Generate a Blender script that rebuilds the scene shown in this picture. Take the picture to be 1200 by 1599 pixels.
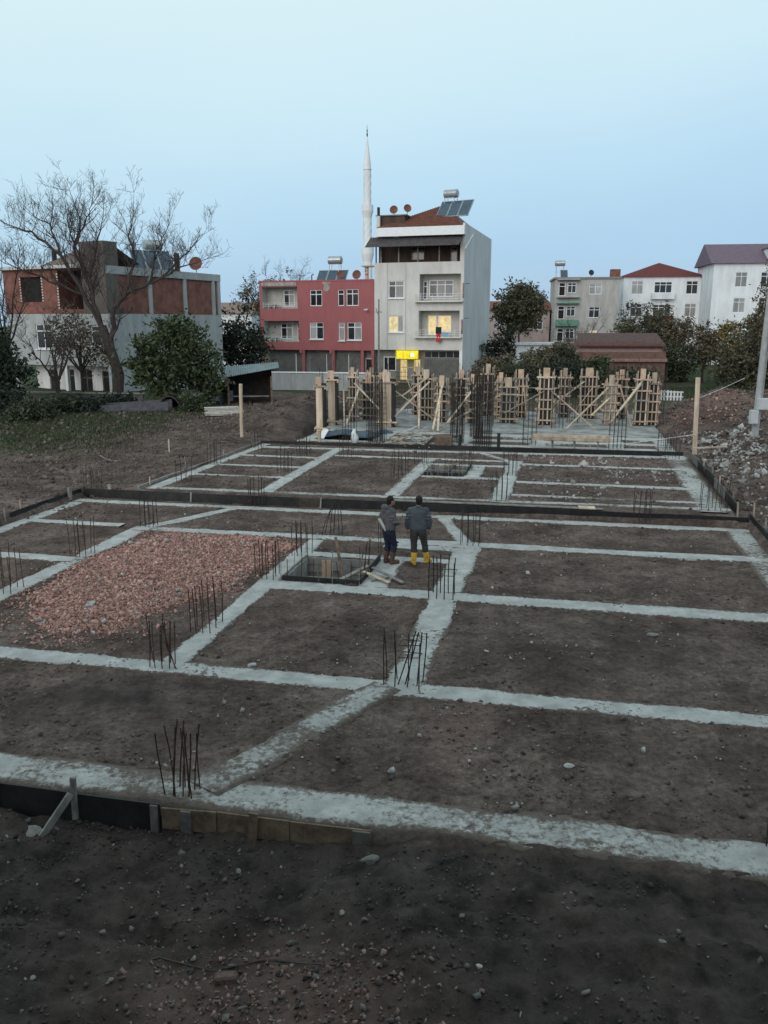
import bpy, math, random
import numpy as np
from mathutils import Vector, Matrix, Euler

for o in list(bpy.data.objects):
    bpy.data.objects.remove(o, do_unlink=True)
SC = bpy.context.scene
COL = SC.collection
random.seed(7)
RNG = np.random.default_rng(11)
R = math.radians

# ------------------------------------------------------------------ camera
cam_d = bpy.data.cameras.new("camera")
cam = bpy.data.objects.new("camera", cam_d)
COL.objects.link(cam)
cam.location = (0, 0, 6.0)
cam.rotation_euler = (R(90 - 13.0), 0, 0)
cam_d.sensor_fit = 'VERTICAL'
cam_d.sensor_height = 24.0
cam_d.lens = 24.0 * 1280 / 1599
cam_d.clip_end = 5000
SC.camera = cam

# ------------------------------------------------------------------ sky, sun, exposure
SUN_AZ, SUN_EL = R(205), R(20)       # azimuth clockwise from +Y: low behind the viewer, a little to the left
world = bpy.data.worlds.new("World")
SC.world = world
world.use_nodes = True
wn, wl = world.node_tree.nodes, world.node_tree.links
wn.clear()
sky = wn.new('ShaderNodeTexSky')
sky.sky_type = 'NISHITA'
sky.sun_disc = False
sky.sun_elevation = SUN_EL
sky.sun_rotation = SUN_AZ
sky.altitude = 0
sky.air_density = 1.0
sky.dust_density = 0.5
sky.ozone_density = 2.0
# dusk sky: the palest light stands high, the air above the horizon is a deeper blue
geo = wn.new('ShaderNodeTexCoord')
sep = wn.new('ShaderNodeSeparateXYZ')
wl.new(geo.outputs['Generated'], sep.inputs[0])
lean = wn.new('ShaderNodeMath'); lean.operation = 'MULTIPLY_ADD'       # a little paler towards the left (west)
lean.inputs[1].default_value = -0.10
wl.new(sep.outputs['X'], lean.inputs[0]); wl.new(sep.outputs['Z'], lean.inputs[2])
dusk = wn.new('ShaderNodeValToRGB')
els = dusk.color_ramp.elements
els[0].position = 0.0; els[0].color = (0.375, 0.56, 0.775, 1)
els[1].position = 0.36; els[1].color = (0.745, 0.925, 0.965, 1)
for p_, c_ in ((0.06, (0.405, 0.61, 0.825, 1)), (0.16, (0.53, 0.755, 0.91, 1)), (0.26, (0.665, 0.875, 0.955, 1))):
    e_ = els.new(p_); e_.color = c_
veil = wn.new('ShaderNodeTexNoise'); veil.inputs['Scale'].default_value = 2.2; veil.inputs['Detail'].default_value = 5   # faint uneven veil of high cloud
vmap = wn.new('ShaderNodeMapping'); vmap.inputs['Scale'].default_value = (1, 1, 3.5)
wl.new(geo.outputs['Generated'], vmap.inputs[0]); wl.new(vmap.outputs[0], veil.inputs['Vector'])
vadd = wn.new('ShaderNodeMath'); vadd.operation = 'MULTIPLY_ADD'; vadd.inputs[1].default_value = 0.10
voff = wn.new('ShaderNodeMath'); voff.operation = 'SUBTRACT'; voff.inputs[1].default_value = 0.05
wl.new(veil.outputs['Fac'], vadd.inputs[0]); wl.new(lean.outputs[0], vadd.inputs[2]); wl.new(vadd.outputs[0], voff.inputs[0])
wl.new(voff.outputs[0], dusk.inputs[0])
nish = wn.new('ShaderNodeBackground'); nish.inputs[1].default_value = 0.10
bg = wn.new('ShaderNodeBackground'); bg.inputs[1].default_value = 1.03
mixs = wn.new('ShaderNodeMixShader'); mixs.inputs[0].default_value = 0.88
wo = wn.new('ShaderNodeOutputWorld')
wl.new(sky.outputs[0], nish.inputs[0])
wl.new(dusk.outputs[0], bg.inputs[0])
wl.new(nish.outputs[0], mixs.inputs[1]); wl.new(bg.outputs[0], mixs.inputs[2])
wl.new(mixs.outputs[0], wo.inputs[0])

sun_d = bpy.data.lights.new("sun", 'SUN')
sun_d.energy = 1.5
sun_d.angle = R(45)
sun_d.color = (1.0, 0.91, 0.86)
sun = bpy.data.objects.new("sun", sun_d)
COL.objects.link(sun)
sun.location = (-30, -60, 40)
sd = Vector((math.sin(SUN_AZ) * math.cos(SUN_EL), math.cos(SUN_AZ) * math.cos(SUN_EL), math.sin(SUN_EL)))
sun.rotation_euler = sd.to_track_quat('Z', 'Y').to_euler()

vs = SC.view_settings
vs.view_transform = 'Standard'
vs.look = 'None'
vs.exposure = 0.0
vs.gamma = 1.0
vs.use_curve_mapping = False

# ------------------------------------------------------------------ helpers
SITE = R(12.45)                       # the building plot is turned this much to the right of +Y
CA, SA = math.cos(SITE), math.sin(SITE)

def S(t, s, z=0.0):
    """plot coordinates (t to the right, s into depth, metres) to world"""
    return Vector((t * CA + s * SA, -t * SA + s * CA, z))

def lattice(ix, iy, seed):
    h = (ix.astype(np.int64) * 374761393 + iy.astype(np.int64) * 668265263 + seed * 1274126177) & 0x7fffffff
    h = (h ^ (h >> 13)) * 1274126177 & 0x7fffffff
    return ((h ^ (h >> 16)) & 0xffff) / 65535.0

def vnoise(x, y, seed=0):
    x = np.asarray(x, float); y = np.asarray(y, float)
    ix = np.floor(x); iy = np.floor(y)
    fx = x - ix; fy = y - iy
    fx = fx * fx * (3 - 2 * fx); fy = fy * fy * (3 - 2 * fy)
    a = lattice(ix, iy, seed); b = lattice(ix + 1, iy, seed)
    c = lattice(ix, iy + 1, seed); d = lattice(ix + 1, iy + 1, seed)
    return (a * (1 - fx) + b * fx) * (1 - fy) + (c * (1 - fx) + d * fx) * fy

def fbm(x, y, octaves=4, seed=0):
    """-1..1"""
    v = 0; a = 0.5; f = 1.0; n = 0
    for k in range(octaves):
        v = v + a * (vnoise(np.asarray(x) * f + 17.3 * k, np.asarray(y) * f - 9.1 * k, seed + k) * 2 - 1)
        n += a; a *= 0.5; f *= 2.03
    return v / n

def sstep(a, b, x):
    x = np.clip((np.asarray(x, float) - a) / (b - a), 0, 1)
    return x * x * (3 - 2 * x)

MATS = {}
def mat(name, c1, c2=None, scale=3.0, rough=0.85, bump=0.0, bscale=None, metal=0.0, spec=0.3, c3=None, detail=6,
        stretch=(1, 1, 1), rnd=0.0, island=0.0, emit=None, emit_s=0.0, coord='Object', dist=0.02, lo=0.35, hi=0.65):
    if name in MATS: return MATS[name]
    m = bpy.data.materials.new(name); m.use_nodes = True
    nt = m.node_tree; n, l = nt.nodes, nt.links
    b = n['Principled BSDF']
    b.inputs['Roughness'].default_value = rough
    b.inputs['Metallic'].default_value = metal
    b.inputs['Specular IOR Level'].default_value = spec
    c2 = c2 or tuple(min(1, x * 1.25) for x in c1)
    tc = n.new('ShaderNodeTexCoord'); mp = n.new('ShaderNodeMapping')
    mp.inputs['Scale'].default_value = stretch
    l.new(tc.outputs[coord], mp.inputs['Vector'])
    vec = mp.outputs['Vector']
    if rnd:
        oi = n.new('ShaderNodeObjectInfo'); ad = n.new('ShaderNodeVectorMath'); ad.operation = 'ADD'
        mu = n.new('ShaderNodeMath'); mu.operation = 'MULTIPLY'; mu.inputs[1].default_value = 37.0
        l.new(oi.outputs['Random'], mu.inputs[0]); l.new(vec, ad.inputs[0]); l.new(mu.outputs[0], ad.inputs[1])
        vec = ad.outputs[0]
    no = n.new('ShaderNodeTexNoise'); no.inputs['Scale'].default_value = scale
    no.inputs['Detail'].default_value = detail; no.inputs['Roughness'].default_value = 0.65
    l.new(vec, no.inputs['Vector'])
    cr = n.new('ShaderNodeValToRGB')
    cr.color_ramp.elements[0].position = lo; cr.color_ramp.elements[0].color = (*c1, 1)
    cr.color_ramp.elements[1].position = hi; cr.color_ramp.elements[1].color = (*c2, 1)
    if c3:
        e = cr.color_ramp.elements.new(0.5 * (lo + hi)); e.color = (*c3, 1)
    l.new(no.outputs['Fac'], cr.inputs[0])
    col = cr.outputs[0]
    if rnd or island:
        hs = n.new('ShaderNodeHueSaturation')
        mr = n.new('ShaderNodeMapRange')
        k = max(rnd, island)
        mr.inputs['To Min'].default_value = 1 - k; mr.inputs['To Max'].default_value = 1 + k
        if island:
            ge = n.new('ShaderNodeNewGeometry'); l.new(ge.outputs['Random Per Island'], mr.inputs['Value'])
        else:
            l.new(oi.outputs['Random'], mr.inputs['Value'])
        l.new(mr.outputs[0], hs.inputs['Value']); l.new(col, hs.inputs['Color'])
        col = hs.outputs[0]
    l.new(col, b.inputs['Base Color'])
    if bump:
        n2 = n.new('ShaderNodeTexNoise'); n2.inputs['Scale'].default_value = bscale or scale * 4
        n2.inputs['Detail'].default_value = 8
        l.new(vec, n2.inputs['Vector'])
        bp = n.new('ShaderNodeBump'); bp.inputs['Strength'].default_value = bump; bp.inputs['Distance'].default_value = dist
        l.new(n2.outputs['Fac'], bp.inputs['Height']); l.new(bp.outputs[0], b.inputs['Normal'])
    if emit:
        er = n.new('ShaderNodeValToRGB'); er.color_ramp.elements[0].position = 0.36; er.color_ramp.elements[1].position = 0.62
        er.color_ramp.elements[0].color = (emit[0] * 0.5, emit[1] * 0.42, emit[2] * 0.35, 1); er.color_ramp.elements[1].color = (*emit, 1)
        l.new(no.outputs['Fac'], er.inputs[0]); l.new(er.outputs[0], b.inputs['Emission Color']); b.inputs['Emission Strength'].default_value = emit_s
    MATS[name] = m
    return m

class MB:
    """collects geometry; build() links it as one mesh object"""
    def __init__(self): self.v = []; self.f = []; self.m = []
    def add(self, vs_, fs, mi=0):
        k = len(self.v)
        self.v.extend([tuple(p) for p in vs_])
        for f in fs: self.f.append(tuple(i + k for i in f)); self.m.append(mi)
        return self
    def quad(self, a, b, c, d, mi=0): return self.add([a, b, c, d], [(0, 1, 2, 3)], mi)
    def box(self, x0, x1, y0, y1, z0, z1, mi=0):
        return self.add([(x0, y0, z0), (x1, y0, z0), (x1, y1, z0), (x0, y1, z0), (x0, y0, z1), (x1, y0, z1), (x1, y1, z1), (x0, y1, z1)],
                 [(0, 3, 2, 1), (4, 5, 6, 7), (0, 1, 5, 4), (1, 2, 6, 5), (2, 3, 7, 6), (3, 0, 4, 7)], mi)
    def bar(self, a, b, w, h, up=(0, 0, 1), mi=0):
        a = Vector(a); b = Vector(b); d = (b - a).normalized(); up = Vector(up)
        if abs(d.dot(up)) > 0.98: up = Vector((1, 0, 0))
        x = d.cross(up).normalized() * (w / 2); y = x.cross(d).normalized() * (h / 2)
        p = [a - x - y, a + x - y, a + x + y, a - x + y, b - x - y, b + x - y, b + x + y, b - x + y]
        return self.add(p, [(0, 3, 2, 1), (4, 5, 6, 7), (0, 1, 5, 4), (1, 2, 6, 5), (2, 3, 7, 6), (3, 0, 4, 7)], mi)
    def tube(self, pts, rad, n=6, cap=True, mi=0, sx=1.0):
        pts = [Vector(p) for p in pts]
        if not hasattr(rad, '__len__'): rad = [rad] * len(pts)
        rings = []; ref = None
        for i, p in enumerate(pts):
            d = (pts[min(i + 1, len(pts) - 1)] - pts[max(i - 1, 0)])
            if d.length < 1e-9: d = Vector((0, 0, 1))
            d.normalize()
            if ref is None: ref = Vector((1, 0, 0)) if abs(d.x) < 0.9 else Vector((0, 1, 0))
            x = (ref - d * ref.dot(d)).normalized(); ref = x; y = d.cross(x)
            rings.append([p + (x * math.cos(2 * math.pi * k / n) * sx + y * math.sin(2 * math.pi * k / n)) * rad[i] for k in range(n)])
        vs_ = [q for r_ in rings for q in r_]; fs = []
        for i in range(len(rings) - 1):
            for k in range(n):
                fs.append((i * n + k, i * n + (k + 1) % n, (i + 1) * n + (k + 1) % n, (i + 1) * n + k))
        if cap: fs.append(tuple(range(n - 1, -1, -1))); fs.append(tuple((len(rings) - 1) * n + k for k in range(n)))
        return self.add(vs_, fs, mi)
    def lathe(self, prof, n=24, c=(0, 0, 0), mi=0):
        vs_ = []; fs = []
        for r_, z in prof:
            for k in range(n):
                a = 2 * math.pi * k / n; vs_.append((c[0] + r_ * math.cos(a), c[1] + r_ * math.sin(a), c[2] + z))
        for i in range(len(prof) - 1):
            for k in range(n): fs.append((i * n + k, i * n + (k + 1) % n, (i + 1) * n + (k + 1) % n, (i + 1) * n + k))
        fs.append(tuple(range(n - 1, -1, -1))); fs.append(tuple((len(prof) - 1) * n + k for k in range(n)))
        return self.add(vs_, fs, mi)
    def ell(self, c, r, nu=12, nv=8, mi=0, rot=None):
        vs_ = []; fs = []
        M = rot.to_matrix() if rot else Matrix.Identity(3)
        for j in range(nv + 1):
            ph = math.pi * j / nv
            for i in range(nu):
                th = 2 * math.pi * i / nu
                vs_.append(Vector(c) + M @ Vector((r[0] * math.sin(ph) * math.cos(th), r[1] * math.sin(ph) * math.sin(th), r[2] * math.cos(ph))))
        for j in range(nv):
            for i in range(nu): fs.append((j * nu + i, (j + 1) * nu + i, (j + 1) * nu + (i + 1) % nu, j * nu + (i + 1) % nu))
        return self.add(vs_, fs, mi)
    def prism(self, poly, h, axis='z', off=0.0, mi=0):
        n = len(poly)
        def P(a, b, c): return {'z': (a, b, c), 'y': (a, c, b), 'x': (c, a, b)}[axis]
        vs_ = [P(a, b, off) for a, b in poly] + [P(a, b, off + h) for a, b in poly]
        fs = [tuple(range(n - 1, -1, -1)), tuple(range(n, 2 * n))] + [(i, (i + 1) % n, n + (i + 1) % n, n + i) for i in range(n)]
        return self.add(vs_, fs, mi)
    def mesh(self, name, mats):
        me = bpy.data.meshes.new(name)
        me.from_pydata(self.v, [], self.f)
        if not isinstance(mats, (list, tuple)): mats = [mats]
        for m in mats: me.materials.append(m)
        if len(mats) > 1: me.polygons.foreach_set('material_index', self.m)
        me.update()
        return me
    def build(self, name, mats, parent=None, smooth=False, bevel=0, loc=None, rz=0.0):
        me = self.mesh(name, mats)
        if smooth: me.polygons.foreach_set('use_smooth', [True] * len(me.polygons))
        return link(name, me, parent, loc, rz, bevel)

def link(name, me, parent=None, loc=None, rz=0.0, bevel=0):
    o = bpy.data.objects.new(name, me); COL.objects.link(o)
    if parent: o.parent = parent
    if loc is not None: o.location = loc
    if rz: o.rotation_euler = (0, 0, rz)
    if bevel:
        b = o.modifiers.new('bevel', 'BEVEL'); b.width = bevel; b.segments = 1; b.limit_method = 'ANGLE'
    return o

def tag(o, label=None, cat=None, group=None, kind=None):
    if label: o['label'] = label
    if cat: o['category'] = cat
    if group: o['group'] = group
    if kind: o['kind'] = kind
    return o

def thing(name, label, cat, loc=(0, 0, 0), rz=0.0, group=None):
    o = bpy.data.objects.new(name, None); COL.objects.link(o)
    o.empty_display_size = 0.2
    o.location = loc; o.rotation_euler = (0, 0, rz); o['kind'] = 'thing'
    return tag(o, label, cat, group)

def npmesh(name, verts, faces, m):
    """verts (N,3), faces (M,k) arrays, all faces with the same corner count"""
    me = bpy.data.meshes.new(name)
    N, M_, k = len(verts), len(faces), faces.shape[1]
    me.vertices.add(N); me.vertices.foreach_set('co', np.asarray(verts, np.float32).ravel())
    me.loops.add(M_ * k); me.loops.foreach_set('vertex_index', np.asarray(faces, np.int32).ravel())
    me.polygons.add(M_); me.polygons.foreach_set('loop_start', np.arange(0, M_ * k, k, dtype=np.int32))
    me.update(calc_edges=True)
    for mm in (m if isinstance(m, (list, tuple)) else [m]): me.materials.append(mm)
    return me

CUBE_V = np.array([(-1, -1, -1), (1, -1, -1), (1, 1, -1), (-1, 1, -1), (-1, -1, 1), (1, -1, 1), (1, 1, 1), (-1, 1, 1)], float)
CUBE_F = np.array([(0, 3, 2, 1), (4, 5, 6, 7), (0, 1, 5, 4), (1, 2, 6, 5), (2, 3, 7, 6), (3, 0, 4, 7)])
OCT_V = np.array([(1, 0, 0), (-1, 0, 0), (0, 1, 0), (0, -1, 0), (0, 0, 1), (0, 0, -1), ], float)
def chunks(pos, size, flat=0.7, jitter=0.35, seed=1):
    """many broken lumps: distorted cubes with random turn; pos (N,3), size (N,)"""
    g = np.random.default_rng(seed); N = len(pos)
    v = CUBE_V[None] * (1 + g.uniform(-jitter, jitter, (N, 8, 3)))
    v = v * g.uniform(0.45, 1.0, (N, 1, 3)); v[:, :, 2] *= flat
    q = g.normal(size=(N, 4)); q[:, 0] += 0.6; q /= np.linalg.norm(q, axis=1)[:, None]
    w, x, y, z = q.T
    M = np.stack([1 - 2 * (y * y + z * z), 2 * (x * y - z * w), 2 * (x * z + y * w), 2 * (x * y + z * w), 1 - 2 * (x * x + z * z), 2 * (y * z - x * w),
                  2 * (x * z - y * w), 2 * (y * z + x * w), 1 - 2 * (x * x + y * y)], 1).reshape(N, 3, 3)
    v = np.einsum('nij,nkj->nki', M, v) * (np.asarray(size)[:, None, None] * 0.5) + np.asarray(pos)[:, None, :]
    f = CUBE_F[None] + (np.arange(N) * 8)[:, None, None]
    return v.reshape(-1, 3), f.reshape(-1, 4)

# ------------------------------------------------------------------ foundation layout (plot metres: t right, s depth)
# (t0, s0, t1, s1, width, muddy 0..1)
A_BEAMS = [
    (-16.6, 8.88, 6.4, 9.06, 0.66, 0.62),        # front edge
    (-16.6, 12.42, 5.6, 12.62, 0.52, 0.15),
    (-6.95, 17.42, 5.6, 17.5, 0.60, 0.05),
    (-12.4, 21.72, 5.5, 22.1, 0.50, 0.2),
    (-16.4, 24.85, 5.5, 25.25, 0.46, 0.35),      # below the step
    (-12.3, 9.2, -12.25, 21.9, 0.55, 0.12),
    (-6.72, 12.5, -6.72, 22.1, 0.46, 0.05),
    (-2.45, 12.4, -2.42, 22.2, 0.66, 0.05),
    (5.1, 8.8, 5.15, 25.3, 0.72, 0.45),
    (-4.45, 9.0, -2.75, 12.6, 0.56, 0.7),        # diagonal
    (-16.25, 8.8, -16.25, 25.2, 0.5, 0.3),
    (-16.2, 21.9, -13.0, 21.95, 0.4, 0.25),
    (-16.2, 18.25, -12.3, 18.3, 0.42, 0.3),
    (-3.62, 25.0, -2.55, 22.1, 0.42, 0.45),
    (-12.1, 21.9, -10.4, 25.1, 0.42, 0.3),
    (-6.6, 20.15, -2.6, 20.2, 0.44, 0.02),       # behind the pit
    (-4.2, 17.6, -4.2, 20.3, 0.66, 0.02),        # right of the pit
    (-2.9, 21.25, -2.9, 22.2, 0.9, 0.05),
    (-4.7, 21.5, -2.2, 21.3, 0.5, 0.05),
]
B_Z = 0.30
B_BEAMS = [
    (-14.5, 26.15, 5.2, 26.75, 0.36, 0.55),
    (-14.15, 25.9, -14.0, 37.2, 0.5, 0.25),
    (-10.0, 26.2, -10.2, 36.6, 0.55, 0.3),
    (-5.6, 26.5, -5.55, 34.4, 0.6, 0.35),
    (-2.0, 26.5, -1.95, 34.6, 0.62, 0.3),
    (4.65, 26.3, 4.75, 37.6, 0.95, 0.55),
    (-14.0, 36.2, 5.0, 37.1, 0.5, 0.3),
    (-14.0, 28.9, -10.2, 28.95, 0.34, 0.3),
    (-14.0, 31.2, -10.2, 31.2, 0.36, 0.3),
    (-14.0, 33.7, -10.2, 33.6, 0.34, 0.35),
    (-10.2, 34.5, -1.9, 34.5, 0.40, 0.25),
    (-5.6, 30.35, -1.9, 30.4, 0.36, 0.2),
    (-3.35, 30.3, -3.35, 33.2, 0.55, 0.1),
    (-5.6, 33.1, -1.9, 33.15, 0.42, 0.25),
    (-2.0, 33.9, 4.6, 33.9, 0.40, 0.3),
    (-1.9, 30.0, 4.6, 30.0, 0.44, 0.3),
    (-1.9, 27.6, 4.6, 27.6, 0.3, 0.7),
    (-3.6, 36.6, -2.0, 34.2, 0.4, 0.4),
]
PIT_A = (-6.42, -4.56, 17.85, 19.85)
PIT_B = (-5.2, -3.68, 30.75, 32.75)

def seg_dist(t, s, b):
    ax, ay, bx, by, w, _ = b
    dx, dy = bx - ax, by - ay; L2 = dx * dx + dy * dy
    k = np.clip(((t - ax) * dx + (s - ay) * dy) / L2, 0, 1)
    return np.hypot(t - ax - k * dx, s - ay - k * dy) - w / 2

def inside(t, s, a, b, c, d, soft=0.06):
    return sstep(a - soft, a + soft, t) * (1 - sstep(b - soft, b + soft, t)) * sstep(c - soft, c + soft, s) * (1 - sstep(d - soft, d + soft, s))

def height(t, s):
    """ground level over the plot and around it"""
    t = np.asarray(t, float); s = np.asarray(s, float)
    n1 = fbm(t * 0.35, s * 0.35, 4, 3); n2 = fbm(t * 1.7, s * 1.7, 4, 21); n3 = fbm(t * 6.0, s * 6.0, 3, 40)
    # ---- surroundings
    left = 0.30 + 0.22 * sstep(-16.5, -22, t) + 0.5 * sstep(30, 44, s) * sstep(-15, -19, t) + 0.10 * n1 + 0.06 * n2
    bank = 1.15 * np.exp(-((t + 15.4) / 2.3) ** 2) * sstep(39, 43.5, s) * (1 - sstep(53, 60, s))
    left = left + bank * (1 + 0.25 * n2) + 0.30 * np.exp(-((t + 15.6) / 1.0) ** 2) * sstep(27, 33, s) * (1 - sstep(38, 41, s))
    right = 0.15 + 0.75 * sstep(5.8, 9.5, t) + (0.20 * n1 + 0.30 * n2 + 0.12 * n3) * sstep(5.5, 6.6, t)
    right = right + 1.25 * np.exp(-((t - 8.7) / 2.6) ** 2 - ((s - 50.5) / 4.2) ** 2) + 0.7 * np.exp(-((t - 13) / 5.0) ** 2 - ((s - 56) / 5.0) ** 2) \
        + 0.35 * np.exp(-((t - 7.6) / 1.6) ** 2 - ((s - 34) / 6.0) ** 2)
    back = 0.15 + 0.05 * n1 + 0 * t
    front = -0.33 + 0.30 * sstep(-2.9, -0.9, t) + 0.06 * n1 + 0.10 * fbm(t * 0.8, s * 0.8, 3, 96) * sstep(8.3, 7.3, s) + 0.12 * n2 + 0.065 * n3 + 0.03 * fbm(t * 17, s * 17, 2, 95) - 0.10 * sstep(6.5, 3, s)
    for c_ in (7.35, 5.75):                                  # wheel ruts with tread marks
        dd_ = s - c_ - 0.13 * t - 0.12 * np.sin(t * 0.7)
        front = front - (0.055 + 0.02 * np.sin(t * 26)) * np.exp(-(dd_ / 0.13) ** 2) + 0.035 * np.exp(-((np.abs(dd_) - 0.24) / 0.09) ** 2)
    front = front - 0.10 * np.exp(-((s - 7.6 - 0.15 * t) / 0.22) ** 2) * sstep(-6, -4, t) * (1 - sstep(3, 5, t)) * 0.6
    side = sstep(-6.0, -4.0, t)
    z = left * (1 - side) + right * side
    wb = sstep(58, 64, s); z = z * (1 - wb) + (back + 0.9 * sstep(8, 14, t) * 0 ) * wb
    z = z * sstep(8.62, 9.2, s) + front * (1 - sstep(8.62, 9.2, s))
    # ---- the three foundation blocks
    fa = np.minimum.reduce([seg_dist(t, s, b) for b in A_BEAMS])
    mud = np.zeros_like(t)
    for b in A_BEAMS + B_BEAMS:
        mud = np.maximum(mud, b[5] * (seg_dist(t, s, b) < 0.12))
    za = -0.012 + 0.032 * n2 + 0.030 * n3 + 0.025 * n1
    smud = 0.06 * mud * np.clip(fbm(t * 0.9, s * 0.9, 3, 77) + fbm(t * 4, s * 4, 2, 78) * 0.5 + 0.55 * mud - 0.25, 0, 1.5)
    za = za - 0.05 * (1 - sstep(-0.16, 0.04, fa)) + smud + 0.035 * np.exp(-((fa - 0.08) / 0.13) ** 2) * np.clip(fbm(t * 2.3, s * 2.3, 3, 88) * 2 + 0.1, 0, 1)
    # brick rubble bed
    rub = rubble_mask(t, s)
    za = za + 0.02 * rub * (1 + 0.5 * n2)
    fb = np.minimum.reduce([seg_dist(t, s, b) for b in B_BEAMS])
    zb = B_Z - 0.012 + 0.02 * n2 + 0.018 * n3 + 0.02 * n1 - 0.045 * (1 - sstep(-0.16, 0.05, fb)) + smud
    za = za - 0.95 * inside(t, s, *PIT_A, soft=0.03); zb = zb - 0.8 * inside(t, s, *PIT_B, soft=0.03)
    ia = inside(t, s, -16.55, 5.5, 8.72, 25.62); z = z * (1 - ia) + za * ia
    ib = inside(t, s, -14.42, 5.25, 25.75, 37.45); z = z * (1 - ib) + zb * ib
    ic = inside(t, s, -13.2, 5.0, 37.45, 54.5, soft=0.15); z = z * (1 - ic) + (0.16 + 0.05 * n2 + 0.02 * n3) * ic
    return z

RUB = [(-11.75, 15.35), (-9.6, 13.3), (-8.6, 13.9), (-7.35, 17.0), (-7.15, 20.6), (-8.0, 21.35), (-11.4, 21.35), (-11.9, 19.0)]
def rubble_mask(t, s):
    d = np.full(np.shape(t), 1e9); ins = np.zeros(np.shape(t), bool)
    for i in range(len(RUB)):
        (ax, ay), (bx, by) = RUB[i], RUB[(i + 1) % len(RUB)]
        dx, dy = bx - ax, by - ay
        k = np.clip(((t - ax) * dx + (s - ay) * dy) / (dx * dx + dy * dy), 0, 1)
        d = np.minimum(d, np.hypot(t - ax - k * dx, s - ay - k * dy))
        c = ((ay > s) != (by > s)) & (t < (bx - ax) * (s - ay) / (by - ay + 1e-9) + ax)
        ins ^= c
    sd_ = np.where(ins, d, -d) + 0.35 * fbm(t * 1.4, s * 1.4, 3, 91)
    return sstep(-0.1, 0.35, sd_)

def hz(t, s): return float(height(np.array([float(t)]), np.array([float(s)]))[0])

# ------------------------------------------------------------------ ground
def soil_material():
    m = bpy.data.materials.new('soil'); m.use_nodes = True
    n, l = m.node_tree.nodes, m.node_tree.links; b = n['Principled BSDF']
    b.inputs['Roughness'].default_value = 0.95; b.inputs['Specular IOR Level'].default_value = 0.12
    tc = n.new('ShaderNodeTexCoord')
    def noise(sc, det=6, ro=0.6):
        q = n.new('ShaderNodeTexNoise'); q.inputs['Scale'].default_value = sc; q.inputs['Detail'].default_value = det
        q.inputs['Roughness'].default_value = ro; l.new(tc.outputs['Object'], q.inputs['Vector']); return q.outputs['Fac']
    def ramp(f, a, ca, b_, cb):
        r = n.new('ShaderNodeValToRGB'); r.color_ramp.elements[0].position = a; r.color_ramp.elements[0].color = ca
        r.color_ramp.elements[1].position = b_; r.color_ramp.elements[1].color = cb; l.new(f, r.inputs[0]); return r.outputs[0]
    def mix(f, a, b_, mode='MIX'):
        q = n.new('ShaderNodeMix'); q.data_type = 'RGBA'; q.blend_type = mode
        if hasattr(f, 'links'): l.new(f, q.inputs[0])
        else: q.inputs[0].default_value = f
        l.new(a, q.inputs[6])
        if hasattr(b_, 'links'): l.new(b_, q.inputs[7])
        else: q.inputs[7].default_value = b_
        return q.outputs[2]
    c = ramp(noise(0.55, 5), 0.36, (0.080, 0.060, 0.053, 1), 0.66, (0.178, 0.139, 0.125, 1))
    c2 = ramp(noise(9.0, 8, 0.7), 0.33, (0.48, 0.45, 0.43, 1), 0.7, (1.32, 1.3, 1.28, 1))
    c = mix(1.0, c, c2, 'MULTIPLY')
    c = mix(1.0, c, ramp(noise(2.1, 7, 0.62), 0.34, (0.66, 0.64, 0.62, 1), 0.66, (1.28, 1.27, 1.26, 1)), 'MULTIPLY')
    c = mix(1.0, c, ramp(noise(45, 3, 0.6), 0.3, (0.72, 0.72, 0.72, 1), 0.7, (1.22, 1.21, 1.2, 1)), 'MULTIPLY')
    at = n.new('ShaderNodeAttribute'); at.attribute_name = 'ground_mix'
    sp = n.new('ShaderNodeSeparateColor'); l.new(at.outputs['Color'], sp.inputs[0])
    grass = ramp(noise(14, 6), 0.3, (0.018, 0.030, 0.012, 1), 0.7, (0.055, 0.075, 0.030, 1))
    red = ramp(noise(20, 6), 0.3, (0.19, 0.115, 0.095, 1), 0.7, (0.33, 0.205, 0.175, 1))
    damp = ramp(noise(1.7, 9, 0.72), 0.36, (0.012, 0.0105, 0.0105, 1), 0.66, (0.072, 0.058, 0.053, 1))  # damp earth; the same dark tone paints the shade on the rear bank
    c = mix(sp.outputs[2], c, damp)
    c = mix(sp.outputs[1], c, red)
    c = mix(sp.outputs[0], c, grass)
    l.new(c, b.inputs['Base Color'])
    bp = n.new('ShaderNodeBump'); bp.inputs['Strength'].default_value = 0.6; bp.inputs['Distance'].default_value = 0.05
    hs_ = n.new('ShaderNodeMath'); hs_.operation = 'MULTIPLY_ADD'; l.new(noise(4.2, 5, 0.55), hs_.inputs[0]); hs_.inputs[1].default_value = 1.6; l.new(noise(16, 9, 0.68), hs_.inputs[2]); l.new(hs_.outputs[0], bp.inputs['Height']); l.new(bp.outputs[0], b.inputs['Normal'])
    return m
SOIL = soil_material()

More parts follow.
